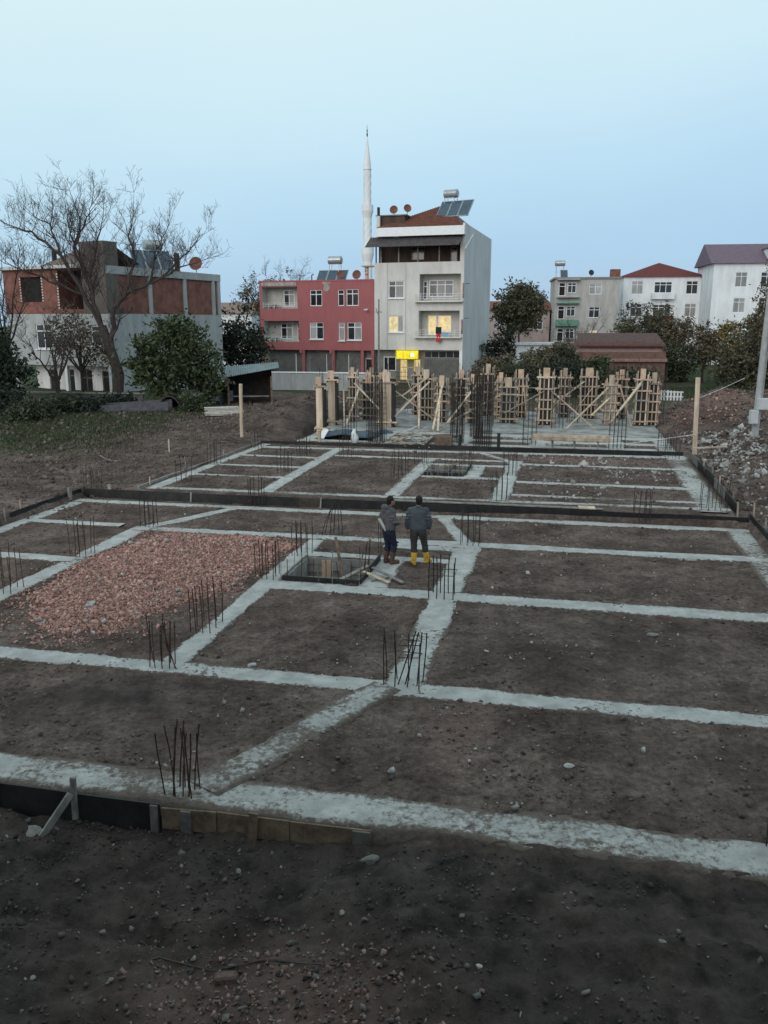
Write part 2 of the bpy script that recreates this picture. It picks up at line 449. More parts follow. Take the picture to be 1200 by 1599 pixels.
def build_ground():
    def axis(parts):
        out = [parts[0][0]]
        for a, b, st in parts:
            k = max(1, int(round((b - a) / st))); out += list(np.linspace(a, b, k + 1)[1:])
        return np.array(out)
    tt = axis([(-900, -300, 120), (-300, -80, 22), (-80, -36, 2.2), (-36, -18, 0.3), (-18, -13, 0.12), (-13, 6.2, 0.085), (6.2, 14, 0.15), (14, 30, 0.6), (30, 80, 5), (80, 300, 22), (300, 900, 120)])
    ss = axis([(-60, -6, 9), (-6, 3, 0.9), (3, 9.6, 0.05), (9.6, 18, 0.075), (18, 27, 0.09), (27, 40, 0.14), (40, 62, 0.35), (62, 110, 2.5), (110, 300, 16), (300, 1500, 120)])
    T, Sg = np.meshgrid(tt, ss)
    Z = height(T, Sg)
    far = sstep(70, 140, np.hypot(T + 10, Sg - 30)); Z = Z * (1 - far) + 0.0 * far
    X = T * CA + Sg * SA; Y = -T * SA + Sg * CA
    nt_, ns_ = len(tt), len(ss)
    idx = np.arange(nt_ * ns_).reshape(ns_, nt_)
    f = np.stack([idx[:-1, :-1], idx[:-1, 1:], idx[1:, 1:], idx[1:, :-1]], -1).reshape(-1, 4)
    me = npmesh('ground', np.stack([X, Y, Z], -1).reshape(-1, 3), f, SOIL)
    me.polygons.foreach_set('use_smooth', np.ones(len(f), bool))
    # what covers the ground: grass, brick dust, damp dark earth; also painted shade on the rear bank
    nz = fbm(T * 0.5, Sg * 0.5, 4, 55); nz2 = fbm(T * 1.5, Sg * 1.5, 4, 56)
    g = sstep(-19.5, -23.5, T + 1.8 * nz) * sstep(28.5, 33.5, Sg + 1.5 * nz) * 0.9
    g = np.maximum(g, sstep(56, 64, Sg + 2 * nz) * (0.55 + 0.4 * nz))
    g = np.maximum(g, sstep(10, 13, T + nz) * sstep(58, 62, Sg))
    r = rubble_mask(T, Sg) * 0.9
    r = np.maximum(r, 0.4 * np.exp(-((T - 8.4) / 2.2) ** 2 - ((Sg - 50) / 3.0) ** 2))
    r = np.maximum(r, 0.5 * np.exp(-((T - 0.8) / 2.2) ** 2 - ((Sg - 35.5) / 0.9) ** 2))
    r = np.maximum(r, 0.35 * np.exp(-((T + 2.6) / 1.3) ** 2 - ((Sg - 6.1) / 0.7) ** 2) * (0.8 + nz2))
    r = np.maximum(r, 0.30 * np.exp(-((T + 1.35) / 0.4) ** 2 - ((Sg - 11.4) / 0.9) ** 2))
    d = (1 - sstep(8.3, 9.2, Sg + 0.3 * nz2)) * (0.93 + 0.2 * nz2)
    d = np.maximum(d, 0.75 * np.exp(-((T + 7.0) / 2.2) ** 2 - ((Sg - 11.0) / 0.9) ** 2) * (0.8 + nz2))
    d = np.maximum(d, 0.75 * np.exp(-((T - 0.4) / 2.4) ** 2 - ((Sg - 15.3) / 1.3) ** 2) * (0.7 + nz2))
    d = np.maximum(d, 0.7 * sstep(0.5, 4.5, T) * (1 - sstep(11.5, 12.6, Sg)) * (0.7 + 0.8 * nz2))
    d = np.maximum(d, 0.6 * sstep(5.8, 7, T) * (1 - sstep(27, 31, Sg)))
    d = np.maximum(d, 0.7 * np.exp(-((T + 13.2) / 1.0) ** 2) * sstep(38, 41, Sg) * (1 - sstep(50, 55, Sg)))  # shadow on the cut bank face left of the raft, put into the colour
    d = np.clip(d, 0, 1)
    ca = me.color_attributes.new('ground_mix', 'FLOAT_COLOR', 'POINT')
    ca.data.foreach_set('color', np.stack([g, r, d, np.ones_like(g)], -1).astype(np.float32).ravel())
    o = link('ground', me); tag(o, kind='structure')
    return o
build_ground()

# ------------------------------------------------------------------ concrete ground beams
def concrete_material(name, shift):
    """pale trowelled concrete; earth trodden over it, most along its edges ('soiling' is wear stored on the mesh)"""
    m = bpy.data.materials.new(name); m.use_nodes = True
    n, l = m.node_tree.nodes, m.node_tree.links; b = n['Principled BSDF']
    b.inputs['Roughness'].default_value = 0.92; b.inputs['Specular IOR Level'].default_value = 0.15
    tc = n.new('ShaderNodeTexCoord')
    def noise(sc, det=8, ro=0.65):
        q = n.new('ShaderNodeTexNoise'); q.inputs['Scale'].default_value = sc; q.inputs['Detail'].default_value = det; q.inputs['Roughness'].default_value = ro
        l.new(tc.outputs['Object'], q.inputs['Vector']); return q.outputs['Fac']
    def ramp(f, a, ca, b_, cb):
        r = n.new('ShaderNodeValToRGB'); r.color_ramp.elements[0].position = a; r.color_ramp.elements[0].color = ca
        r.color_ramp.elements[1].position = b_; r.color_ramp.elements[1].color = cb; l.new(f, r.inputs[0]); return r.outputs[0]
    base = ramp(noise(2.2, 10, 0.7), 0.32, (0.27, 0.265, 0.255, 1), 0.66, (0.50, 0.495, 0.48, 1))
    earth = ramp(noise(12), 0.3, (0.085, 0.066, 0.055, 1), 0.7, (0.17, 0.14, 0.12, 1))
    at = n.new('ShaderNodeAttribute'); at.attribute_name = 'soiling'
    ad = n.new('ShaderNodeMath'); ad.operation = 'ADD'; l.new(at.outputs['Fac'], ad.inputs[0])
    big = n.new('ShaderNodeMath'); big.operation = 'MULTIPLY_ADD'; l.new(noise(1.1, 6), big.inputs[0]); big.inputs[1].default_value = 0.55; l.new(noise(9, 10, 0.75), big.inputs[2])
    l.new(big.outputs[0], ad.inputs[1])
    fac = ramp(ad.outputs[0], 0.98 - shift, (0, 0, 0, 1), 1.22 - shift, (1, 1, 1, 1))
    mx = n.new('ShaderNodeMix'); mx.data_type = 'RGBA'; l.new(fac, mx.inputs[0]); l.new(base, mx.inputs[6]); l.new(earth, mx.inputs[7]); l.new(mx.outputs[2], b.inputs['Base Color'])
    bp = n.new('ShaderNodeBump'); bp.inputs['Strength'].default_value = 0.7; bp.inputs['Distance'].default_value = 0.02; l.new(noise(18, 9, 0.7), bp.inputs['Height']); l.new(bp.outputs[0], b.inputs['Normal'])
    return m
CONC = concrete_material('beam_concrete', 0.0)
CONC_M = concrete_material('muddy_concrete', 0.14)

def beam_strip(parent, b, z0, k, m):
    ax, ay, bx, by, w, mud = b
    w = w + 0.07
    L = math.hypot(bx - ax, by - ay); n = max(4, int(L / 0.11)); dx, dy = (bx - ax) / L, (by - ay) / L
    u = np.linspace(0, L, n + 1); sd_ = 1000 + k * 13
    amp = 0.035 + 0.09 * mud
    e0 = -w / 2 + amp * fbm(u * 1.1, u * 0 + k * 3.1, 4, sd_) * 1.1 + 0.016 * fbm(u * 5, u * 0 + 2.2, 2, sd_ + 1)
    e1 = w / 2 + amp * fbm(u * 1.1, u * 0 + k * 5.7, 4, sd_ + 2) * 1.1 + 0.016 * fbm(u * 5, u * 0 + 7.2, 2, sd_ + 3)
    cols = [e0 - 0.015, e0, e0 * 0.62, (e0 + e1) / 2, e1 * 0.62, e1, e1 + 0.015]
    zz = [-0.22, -0.006, 0.0, 0.002, 0.0, -0.006, -0.22]
    V = []
    for c, zc in zip(cols, zz):
        t = ax + dx * u - dy * c; s = ay + dy * u + dx * c
        z = z0 + zc + 0.0035 * (k % 5) + (0.008 * fbm(t * 3, s * 3, 3, sd_ + 5) if zc > -0.1 else 0)
        V.append(np.stack([t * CA + s * SA, -t * SA + s * CA, np.broadcast_to(z, t.shape)], -1))
    V = np.stack(V, 1).reshape(-1, 3); c = len(cols)
    i = np.arange(n)[:, None] * c + np.arange(c - 1)[None]
    F = np.stack([i, i + c, i + c + 1, i + 1], -1).reshape(-1, 4)[:, ::-1]
    me = npmesh('beam', V, F, m)
    at = me.attributes.new('soiling', 'FLOAT', 'POINT')
    row = np.array([0.4, 0.27, 0.05, 0.0, 0.05, 0.27, 0.4]); along = 0.22 * fbm(u * 0.45, u * 0 + 4.4, 3, sd_ + 8)
    at.data.foreach_set('value', (row[None, :] + along[:, None] + 0.10 * mud).astype(np.float32).ravel())
    return link('beam', me, parent)

for nm, beams, z0, lab in (('foundation', A_BEAMS, 0.0, 'front grid of pale concrete ground beams around the two men and the red rubble'),
                           ('foundation', B_BEAMS, B_Z, 'raised middle grid of pale concrete ground beams behind the two men')):
    f = thing(nm, lab, 'foundation', (0, 0, 0))
    for k, b in enumerate(beams):
        beam_strip(f, b, z0, k, CONC_M if b[5] > 0.4 else CONC)

# ------------------------------------------------------------------ materials for site things
BLACK = mat('black_plywood', (0.010, 0.010, 0.011), (0.026, 0.025, 0.025), scale=4, rough=0.55, spec=0.3, rnd=0.3)
PALE = mat('pale_timber', (0.29, 0.22, 0.16), (0.57, 0.465, 0.36), scale=3, rough=0.8, stretch=(1, 1, 0.15), rnd=0.38, bump=0.2)
BROWN = mat('brown_timber', (0.085, 0.058, 0.042), (0.20, 0.142, 0.10), scale=5, rough=0.85, rnd=0.2, bump=0.3)
DARKG = mat('dark_grey_timber', (0.075, 0.07, 0.064), (0.16, 0.15, 0.138), scale=5, rough=0.9)
DARKW = mat('dark_wet_timber', (0.035, 0.028, 0.024), (0.075, 0.06, 0.05), scale=5, rough=0.85)
BLEACH = mat('bleached_slat', (0.30, 0.29, 0.27), (0.46, 0.45, 0.43), scale=5, rough=0.9, rnd=0.3)
GREYW = mat('grey_timber', (0.14, 0.13, 0.12), (0.29, 0.275, 0.25), scale=5, rough=0.9, rnd=0.25, bump=0.3)
PINKW = mat('pinkish_timber', (0.42, 0.29, 0.21), (0.60, 0.44, 0.33), scale=4, rough=0.85, rnd=0.15)
RUST = mat('rusty_steel', (0.035, 0.022, 0.018), (0.105, 0.055, 0.04), scale=8, rough=0.8, metal=0.2, rnd=0.35)
DARKS = mat('dark_steel', (0.022, 0.020, 0.020), (0.06, 0.048, 0.042), scale=8, rough=0.75, metal=0.2, rnd=0.3)
FLESH = mat('skin', (0.30, 0.16, 0.11), (0.36, 0.2, 0.14), scale=9, rough=0.6)
SLAB = mat('slab_concrete', (0.13, 0.125, 0.12), (0.40, 0.40, 0.39), scale=1.1, rough=0.9, bump=0.4, bscale=12, detail=9)
CWALL = mat('grey_concrete', (0.17, 0.165, 0.155), (0.27, 0.265, 0.25), scale=2, rough=0.9, bump=0.3)

def TS(o, t, s, z=0.0, rz=0.0):
    o.location = S(t, s, z); o.rotation_euler = (0, 0, -SITE + rz); return o

def site_thing(name, label, cat, t, s, z=0.0, rz=0.0, group=None):
    return TS(thing(name, label, cat, group=group), t, s, z, rz)

def piece(name, parent, a, b, w, h, m, up=(0, 0, 1), bevel=0.0):
    return MB().bar(a, b, w, h, up).build(name, m, parent, bevel=bevel)

# ------------------------------------------------------------------ formwork boards
def formwork(label, p0, p1, z0, z1, cuts, mats, th=0.028, stakes=(), wob=0.02, name='formwork', lean=0.0):
    """a row of upright boards from p0 to p1 (t, s); cuts are fractions; each board leans and sags a little"""
    t0, s0 = p0; t1, s1 = p1
    L = math.hypot(t1 - t0, s1 - s0); ang = math.atan2(s1 - s0, t1 - t0)
    e = site_thing(name, label, 'formwork', t0, s0, 0, ang)
    for i in range(len(cuts) - 1):
        a, b = cuts[i] * L + 0.004, cuts[i + 1] * L - 0.004
        if mats[i] is None: continue
        dz0, dz1 = random.uniform(-wob, wob), random.uniform(-wob, wob); dy = random.uniform(-0.008, 0.008)
        mb = MB()
        n = max(2, int((b - a) / 0.5)); yb = [random.uniform(-0.01, 0.01) for _ in range(n + 1)]
        V = []; F = []
        for k in range(n + 1):
            x = a + (b - a) * k / n; dz = dz0 + (dz1 - dz0) * k / n
            for y, z in ((-th / 2, z0), (th / 2, z0), (th / 2 + lean, z1 + dz), (-th / 2 + lean, z1 + dz)): V.append((x, y + dy + yb[k], z))
        for k in range(n):
            for q in range(4): F.append((k * 4 + q, k * 4 + (q + 1) % 4, k * 4 + 4 + (q + 1) % 4, k * 4 + 4 + q)[::-1])
        F.append((0, 1, 2, 3)); F.append((n * 4 + 3, n * 4 + 2, n * 4 + 1, n * 4))
        mb.add(V, F).build('board', mats[i], e, bevel=0.003)
    for st in stakes:
        f, y, za, zb, w, m = st[:6]
        lx = st[6] if len(st) > 6 else random.uniform(-0.03, 0.03)
        piece('stake', e, (f * L - lx, y, za), (f * L + lx, y + random.uniform(-0.01, 0.01), zb), w, 0.04, m, up=(0, 1, 0), bevel=0.003)
    return e

formwork('black formwork board with tall wooden stakes at the front left edge', (-9.6, 8.54), (-4.80, 8.50), -0.42, 0.035, (0, 0.42, 1.0), (BLACK, BLACK),
         stakes=((0.50, -0.045, -0.55, 0.13, 0.10, GREYW), (0.75, -0.045, -0.45, 0.27, 0.075, GREYW, 0.01), (0.985, -0.04, -0.45, 0.02, 0.10, DARKG, 0.0)))
br = site_thing('brace_board', 'grey slanting board propping the black front formwork', 'board', -6.06, 8.44, 0)
piece('plank', br, (-0.17, -0.38, -0.36), (0.05, -0.02, 0.06), 0.12, 0.028, GREYW, up=(0, 0.7, 0.7), bevel=0.004)
formwork('brown plank formwork sinking into dark soil at the front edge', (-4.78, 8.50), (-2.05, 8.60), -0.30, 0.0, (0, 0.27, 0.62, 1.0), (BROWN, BROWN, BROWN), wob=0.012,
         stakes=((0.125, -0.035, -0.4, -0.01, 0.14, DARKG, 0.0), (0.45, -0.04, -0.35, 0.075, 0.11, BROWN, 0.015), (0.955, -0.03, -0.34, -0.02, 0.22, DARKG, 0.0)))
formwork('black formwork board along the left edge of the front foundation', (-16.56, 14.5), (-16.56, 25.4), -0.05, 0.31, (0, 0.30, 0.57, 0.645, 0.82, 1.0), (BLACK, BLACK, None, BLACK, BLACK),
         stakes=((0.52, -0.04, -0.1, 0.42, 0.07, GREYW), (0.585, -0.03, -0.1, 0.33, 0.13, GREYW), (0.62, -0.03, -0.1, 0.5, 0.04, GREYW), (0.70, 0.04, -0.1, 0.55, 0.05, PALE), (0.93, -0.05, 0, 0.5, 0.2, GREYW)))
formwork('long black step board between the front and the raised middle foundation', (-16.5, 25.46), (5.55, 25.74), -0.06, 0.305,
         (0, 0.115, 0.235, 0.36, 0.395, 0.52, 0.64, 0.76, 0.88, 1.0), (BLACK, BLACK, BLACK, DARKW, BLACK, BLACK, BLACK, BLACK, BLACK), wob=0.012,
         stakes=((0.045, 0.05, 0.1, 0.47, 0.12, GREYW), (0.185, -0.03, -0.05, 0.33, 0.06, GREYW), (0.395, -0.035, -0.05, 0.33, 0.05, GREYW), (0.985, 0.05, 0, 0.75, 0.05, PALE)))
e = site_thing('plank', 'long pale plank lying on top of the black step board', 'plank', -5.6, 25.72, 0.315)
piece('board', e, (0, 0, 0.02), (6.9, 0.12, 0.02), 0.16, 0.035, GREYW, bevel=0.004)
e = site_thing('plank', 'short pale board end poking from the right of the step board', 'plank', 0.55, 25.86, 0.32)
piece('board', e, (0, 0, 0.03), (0.5, 0.04, 0.03), 0.3, 0.05, PALE, bevel=0.004)
formwork('pale edge planks along the left side of the middle foundation', (-14.52, 25.75), (-14.42, 37.3), 0.1, 0.40, (0, 0.25, 0.5, 0.74, 1.0), (GREYW, GREYW, GREYW, GREYW), th=0.06,
         stakes=((0.06, -0.06, 0.1, 0.62, 0.06, PALE), (0.3, -0.06, 0.1, 0.6, 0.05, GREYW), (0.33, 0.09, 0.1, 0.85, 0.06, PALE), (0.62, -0.06, 0.1, 0.65, 0.05, GREYW), (0.9, -0.06, 0.1, 0.7, 0.06, PALE)))
formwork('thin black board along the back of the middle foundation', (-14.4, 37.45), (5.2, 38.0), 0.2, 0.42, (0, 0.14, 0.28, 0.42, 0.56, 0.7, 0.85, 1.0), (BLACK,) * 7, wob=0.01)
formwork('dark side board with bent pegs along the right edge of the front foundation', (5.62, 19.0), (5.66, 26.2), -0.04, 0.34, (0, 0.33, 0.66, 1.0), (BLACK,) * 3,
         stakes=((0.2, -0.05, 0, 0.5, 0.06, GREYW), (0.45, -0.05, 0, 0.55, 0.06, GREYW), (0.75, -0.06, 0, 0.6, 0.1, GREYW), (0.97, -0.06, 0, 0.7, 0.07, PALE)))
formwork('dark broken boards along the right edge of the middle foundation', (5.35, 26.6), (5.42, 37.2), 0.2, 0.55, (0, 0.2, 0.42, 0.6, 0.8, 1.0), (BLACK, GREYW, BLACK, BLACK, GREYW),
         stakes=((0.1, -0.06, 0.2, 0.8, 0.05, GREYW), (0.35, -0.06, 0.2, 0.75, 0.06, PALE), (0.5, -0.06, 0.2, 0.8, 0.06, GREYW), (0.7, -0.06, 0.2, 0.75, 0.06, PALE)), wob=0.06)

# ------------------------------------------------------------------ rebar starters
def rebar(label, t, s, z, w, d, nx, ny, h, lean=0.04, seed=0, m=None, r=0.0105, stir=(), inner=False, group='rebar bundles rising from the foundation', cone=None, rz=0.0, name='rebar_bundle'):
    g = random.Random(seed); m = m or RUST
    e = site_thing(name, label, 'rebar', t, s, z, rz, group)
    for i in range(nx):
        for j in range(ny):
            if not inner and 0 < i < nx - 1 and 0 < j < ny - 1: continue
            x = (i / (nx - 1) - 0.5) * w if nx > 1 else 0; y = (j / (ny - 1) - 0.5) * d if ny > 1 else 0
            x += g.uniform(-0.02, 0.02); y += g.uniform(-0.02, 0.02)
            hh = h * g.uniform(0.86, 1.06); lx = g.gauss(0, lean) * hh; ly = g.gauss(0, lean) * hh
            if cone: lx += (cone[0] - x) * cone[2]; ly += (cone[1] - y) * cone[2]
            cx = g.uniform(-0.02, 0.02)
            MB().tube([(x, y, -0.15), (x + lx * 0.3 + cx, y + ly * 0.3, hh * 0.35), (x + lx * 0.65 + cx, y + ly * 0.65, hh * 0.7), (x + lx, y + ly, hh)], r, 5).build('rod', m, e)
    for k in stir:
        a, b = w / 2 + 0.03, d / 2 + 0.03; dz = g.uniform(-0.03, 0.03)
        MB().tube([(-a, -b, k), (a, -b, k + dz), (a, b, k + dz), (-a, b, k), (-a, -b, k)], r * 0.65, 4).build('stirrup', m, e)
    return e

rebar('splayed rusty rebar bundle behind the brown front planks', -4.66, 8.86, 0, 0.36, 0.2, 6, 2, 0.95, lean=0.07, seed=3, m=RUST, r=0.010)
rebar('rusty rebar bundle with crossed foot at the beam corner below the red rubble', -6.85, 12.55, 0, 0.40, 0.24, 4, 2, 0.90, lean=0.05, seed=5, r=0.010)
e = site_thing('bent_rebar', 'bent rods fanning down beside the rebar at the beam corner below the rubble', 'rebar', -6.62, 12.5, 0)
for k in range(3):
    MB().tube([(0.05 + 0.03 * k, -0.03 * k, -0.02), (-0.08 - 0.02 * k, 0.03, 0.4), (-0.16, 0.05 * k, 0.82)], 0.010, 5).build('rod', RUST, e)
rebar('dense rusty rebar bundle on the beam at the right edge of the red rubble', -6.88, 14.5, 0, 0.42, 0.66, 4, 3, 0.92, lean=0.03, seed=6, r=0.011)
rebar('rusty rebar bundle between the red rubble and the front pit', -6.86, 18.0, 0, 0.42, 0.5, 4, 3, 0.92, lean=0.02, seed=8, r=0.011)
rebar('thin dark rebar bundle standing at the back left corner of the front pit', -6.65, 20.0, 0, 0.42, 0.34, 4, 2, 0.92, lean=0.02, seed=9, m=DARKS)
rebar('leaning tent of rods behind the front pit', -6.5, 22.3, 0, 0.55, 0.4, 3, 2, 0.95, lean=0.05, seed=10, cone=(0.18, 0.1, 0.7), m=DARKS, r=0.012)
rebar('rebar bundle with crossed rods and hoops at the central beam crossing', -2.48, 12.72, 0, 0.6, 0.3, 4, 2, 0.95, lean=0.05, seed=12, m=DARKS, r=0.011)
e = site_thing('bent_rebar', 'crossed leaning rods with hoops at the right of the central beam crossing', 'rebar', -2.28, 12.68, 0)
for a in ((-0.28, -0.02, 0.02, 0.98), (-0.16, 0.02, 0.06, 0.95), (0.05, 0.0, 0.12, 0.96)):
    MB().tube([(a[0], a[1], -0.02), (a[2], 0.05, a[3])], 0.012, 5).build('rod', DARKS, e)
for zz in (0.56, 0.78): MB().tube([(-0.25, -0.1, zz - 0.03), (0.1, -0.1, zz), (0.12, 0.1, zz), (-0.22, 0.1, zz), (-0.25, -0.1, zz - 0.03)], 0.008, 4).build('stirrup', DARKS, e)
rebar('tall neat rebar cage in front of the man with yellow boots', -2.5, 17.42, 0, 0.52, 0.44, 4, 2, 0.95, lean=0.012, seed=14, m=DARKS, r=0.013, stir=(0.55,))
rebar('rebar cage right of the men on the wide concrete pad', -2.4, 22.0, 0, 0.52, 0.3, 4, 2, 0.95, lean=0.015, seed=15, m=DARKS)
rebar('rebar bundle on the left beam beside the far left soil panels', -12.3, 18.7, 0, 0.44, 0.45, 4, 2, 1.02, lean=0.025, seed=16)
rebar('rebar bundle cut by the left picture edge', -12.35, 15.7, 0, 0.5, 0.5, 4, 2, 1.02, lean=0.025, seed=17)
rebar('rebar bundle at the far left corner of the red rubble', -12.1, 21.95, 0, 0.42, 0.3, 4, 2, 0.95, lean=0.03, seed=18, m=DARKS)
rebar('rebar bundle standing at the step board left of the men', -9.95, 25.3, 0, 0.5, 0.3, 5, 2, 1.0, lean=0.015, seed=19, m=DARKS)
rebar('rebar bundle at the left end of the step board', -16.3, 25.75, 0.1, 0.5, 0.4, 4, 2, 0.95, lean=0.03, seed=20, m=DARKS)
rebar('few thin rods beside the man with the paper roll', -4.55, 20.75, 0, 0.3, 0.2, 2, 2, 0.85, lean=0.02, seed=21, m=DARKS, r=0.009)
rebar('rebar bundle at the right part of the step board', 2.45, 25.62, 0.0, 0.5, 0.3, 4, 2, 1.05, lean=0.015, seed=22, m=DARKS)
rebar('dim rebar bundle at the lower right picture edge', 2.72, 9.15, 0, 0.32, 0.3, 4, 2, 0.95, lean=0.05, seed=23, m=DARKS, r=0.009)
e = site_thing('pit_rods', 'row of thin rods standing along the front rim of the front pit', 'rebar', -5.45, 17.86, 0, group='rebar bundles rising from the foundation')
g_ = random.Random(31)
for k in range(13):
    x = -0.98 + 0.155 * k + g_.uniform(-0.03, 0.03); hh = g_.uniform(0.42, 0.8)
    MB().tube([(x, g_.uniform(-0.1, 0.0), 0), (x + g_.gauss(0, 0.03), 0, hh)], 0.0095, 5).build('rod', RUST if k % 2 else GREYW, e)
e = site_thing('pit_rods', 'thin rods standing along the right rim of the front pit', 'rebar', -4.62, 18.3, 0, group='rebar bundles rising from the foundation')
for k in range(6):
    hh = g_.uniform(0.5, 0.85); MB().tube([(-0.08 * (k % 2), 0.22 * k, 0), (g_.gauss(0, 0.03), 0.22 * k, hh)], 0.0095, 5).build('rod', RUST, e)
for lab, t, s, w, d, nx, sd_ in (
        ('dark rebar bundle in the middle foundation left of its pit', -6.05, 30.2, 0.55, 0.7, 5, 40),
        ('dark rebar bundle at the back left corner of the middle pit', -5.75, 33.3, 0.5, 0.6, 4, 41),
        ('rebar bundle at the right side of the middle pit', -3.75, 32.2, 0.5, 0.5, 4, 42),
        ('rebar bundle on the middle foundation beam right of the men', -2.0, 26.6, 0.45, 0.3, 4, 43),
        ('rebar bundle half way up the beam right of the middle pit', -1.95, 31.4, 0.45, 0.45, 4, 44),
        ('rebar bundle at the back left corner of the middle foundation', -14.0, 36.0, 0.45, 0.4, 4, 45),
        ('rebar bundle at the back of the middle foundation near the left', -11.2, 34.2, 0.5, 0.35, 4, 46),
        ('rebar bundle at the back of the middle foundation left of centre', -9.3, 34.5, 0.5, 0.35, 4, 47),
        ('rebar bundle where the left cross beams of the middle foundation meet', -10.6, 30.0, 0.45, 0.35, 4, 48),
        ('rebar bundle at the front right corner of the middle foundation', 4.7, 26.75, 0.75, 0.35, 5, 49),
        ('rebar bundle on the left edge beam of the middle foundation', -14.1, 31.2, 0.4, 0.35, 4, 50),
        ('rebar bundle at the front left corner of the middle foundation', -13.6, 27.4, 0.4, 0.35, 3, 51),
        ('rebar bundle at the back right corner of the middle foundation', 4.6, 37.0, 0.6, 0.4, 5, 52)):
    rebar(lab, t, s, B_Z, w, d, nx, 2, 0.95, lean=0.03, seed=sd_, m=DARKS, r=0.0105)
e = site_thing('pit_rods', 'row of short rods along the front rim of the middle pit', 'rebar', -4.45, 30.72, B_Z, group='rebar bundles rising from the foundation')
for k in range(12):
    x = -0.75 + 0.135 * k; MB().tube([(x, 0, -0.05), (x + g_.gauss(0, 0.02), 0, g_.uniform(0.3, 0.9))], 0.0095, 5).build('rod', GREYW if k % 3 else DARKS, e)

# ------------------------------------------------------------------ the two formed pits
def pit(label, P, z, depth, rim):
    t0, t1, s0, s1 = P; w, d = t1 - t0, s1 - s0
    e = site_thing('formed_pit', label, 'pit', (t0 + t1) / 2, s0, z)
    W = w / 2
    for k in range(4):                                        # inner shuttering, board by board
        za, zb = -depth + k * depth / 4 + 0.01, -depth + (k + 1) * depth / 4 - 0.006
        MB().box(-W - 0.02, W + 0.02, d - 0.02, d + 0.02, za, zb).build('wall_board', CWALL if k % 2 else GREYW, e)
        MB().box(-W - 0.03, -W + 0.01, 0.02, d - 0.03, za, zb).build('wall_board', CWALL, e)
        MB().box(W - 0.01, W + 0.03, 0.02, d - 0.03, za, zb).build('wall_board', CWALL, e)
    MB().box(-W - 0.02, W + 0.02, -0.03, 0.0, -depth, rim).build('rim_board', BLACK, e, bevel=0.003)
    MB().box(W + 0.035, W + 0.065, 0.01, d * 0.42, -0.1, rim + 0.02).build('rim_board', BLACK, e, bevel=0.003)
    MB().box(W + 0.040, W + 0.070, d * 0.50, d + 0.1, -0.1, rim + 0.06).build('rim_board', BLACK, e, bevel=0.003)
    MB().box(-W - 0.07, -W - 0.04, 0.0, d, -0.1, rim - 0.05).build('rim_board', GREYW, e, bevel=0.003)
    return e, W, d
e, W_, d_ = pit('square formed pit with black front rim left of the two men', PIT_A, 0.0, 0.85, 0.11)
piece('strut', e, (-0.05, 0.1, -0.25), (0.75, d_ - 0.2, -0.08), 0.13, 0.04, GREYW, bevel=0.003)
piece('strut', e, (-W_, 1.1, -0.3), (W_, 1.2, -0.3), 0.09, 0.09, GREYW, bevel=0.003)
for q, (xa, xb, za, zb) in enumerate(((-0.55, -0.3, -0.5, -0.06), (-0.05, 0.25, -0.42, -0.12), (-0.28, 0.22, -0.32, -0.12))):
    MB().box(xa, xb, d_ - 0.07 - 0.012 * q, d_ - 0.035 - 0.012 * q, za, zb).build('panel', (PINKW, GREYW, CWALL)[q], e)
piece('brace', e, (0.35, 0.9, -0.4), (-0.25, d_ + 0.25, 0.50), 0.075, 0.03, BROWN, bevel=0.003)
e, W_, d_ = pit('small formed pit with rods around it in the middle foundation', PIT_B, B_Z, 0.7, 0.10)
piece('strut', e, (-W_, 0.8, 0.02), (W_, 0.9, 0.02), 0.14, 0.05, GREYW, bevel=0.003)
piece('strut', e, (0.05, 0.0, 0.05), (0.15, d_, 0.05), 0.12, 0.05, BLACK, bevel=0.003)
piece('strut', e, (-0.4, 1.6, 0.08), (0.3, 2.0, 0.1), 0.12, 0.04, PALE, bevel=0.003)
# loose planks right of the front pit
for lab, a, b, w, m in (('upper grey plank of the crossed pair right of the front pit', (-4.42, 18.75, 0.16), (-3.52, 18.05, 0.05), 0.10, GREYW),
                        ('lower pale plank of the crossed pair right of the front pit', (-4.60, 18.5, 0.12), (-3.85, 18.0, 0.045), 0.09, PALE),
                        ('narrow slat poking out under the crossed planks by the front pit', (-4.3, 18.1, 0.03), (-3.95, 18.42, 0.03), 0.06, GREYW)):
    e = tag(TS(MB().bar(Vector(a) - Vector((-4, 18.4, 0)), Vector(b) - Vector((-4, 18.4, 0)), w, 0.03).build('loose_plank', m, bevel=0.003), -4, 18.4, 0), lab, 'plank')

# ------------------------------------------------------------------ back block: slab and column forms
e = thing('foundation', 'rear concrete raft carrying the timber column forms', 'foundation')
RAFT = [(-12.9, 38.75, 4.95, 38.95, 0.62, 0.3), (-9.4, 40.5, 4.9, 40.6, 0.8, 0.2), (-12.5, 38.6, -12.5, 43.5, 0.7, 0.3), (-8.9, 38.6, -8.9, 43, 0.7, 0.3), (-4.9, 38.6, -4.9, 43, 0.75, 0.2),
        (-1.2, 38.6, -1.2, 43, 0.75, 0.2), (2.4, 38.6, 2.4, 43, 0.75, 0.2), (4.6, 38.6, 4.6, 43, 0.8, 0.3), (-10, 42.4, 4.9, 42.5, 1.1, 0.1)]
for k, b in enumerate(RAFT): beam_strip(e, b, 0.33, k + 60, CONC)
mb = MB()
nx, ny = 60, 40
for j in range(ny + 1):
    for i in range(nx + 1):
        t = -12.9 + 17.8 * i / nx; s = 43.0 + 11.2 * j / ny
        mb.v.append(tuple(S(t, s, 0.37 + 0.02 * float(vnoise(t * 2, s * 2, 5)))))
for j in range(ny):
    for i in range(nx):
        k = j * (nx + 1) + i; mb.f.append((k, k + 1, k + nx + 2, k + nx + 1)); mb.m.append(0)
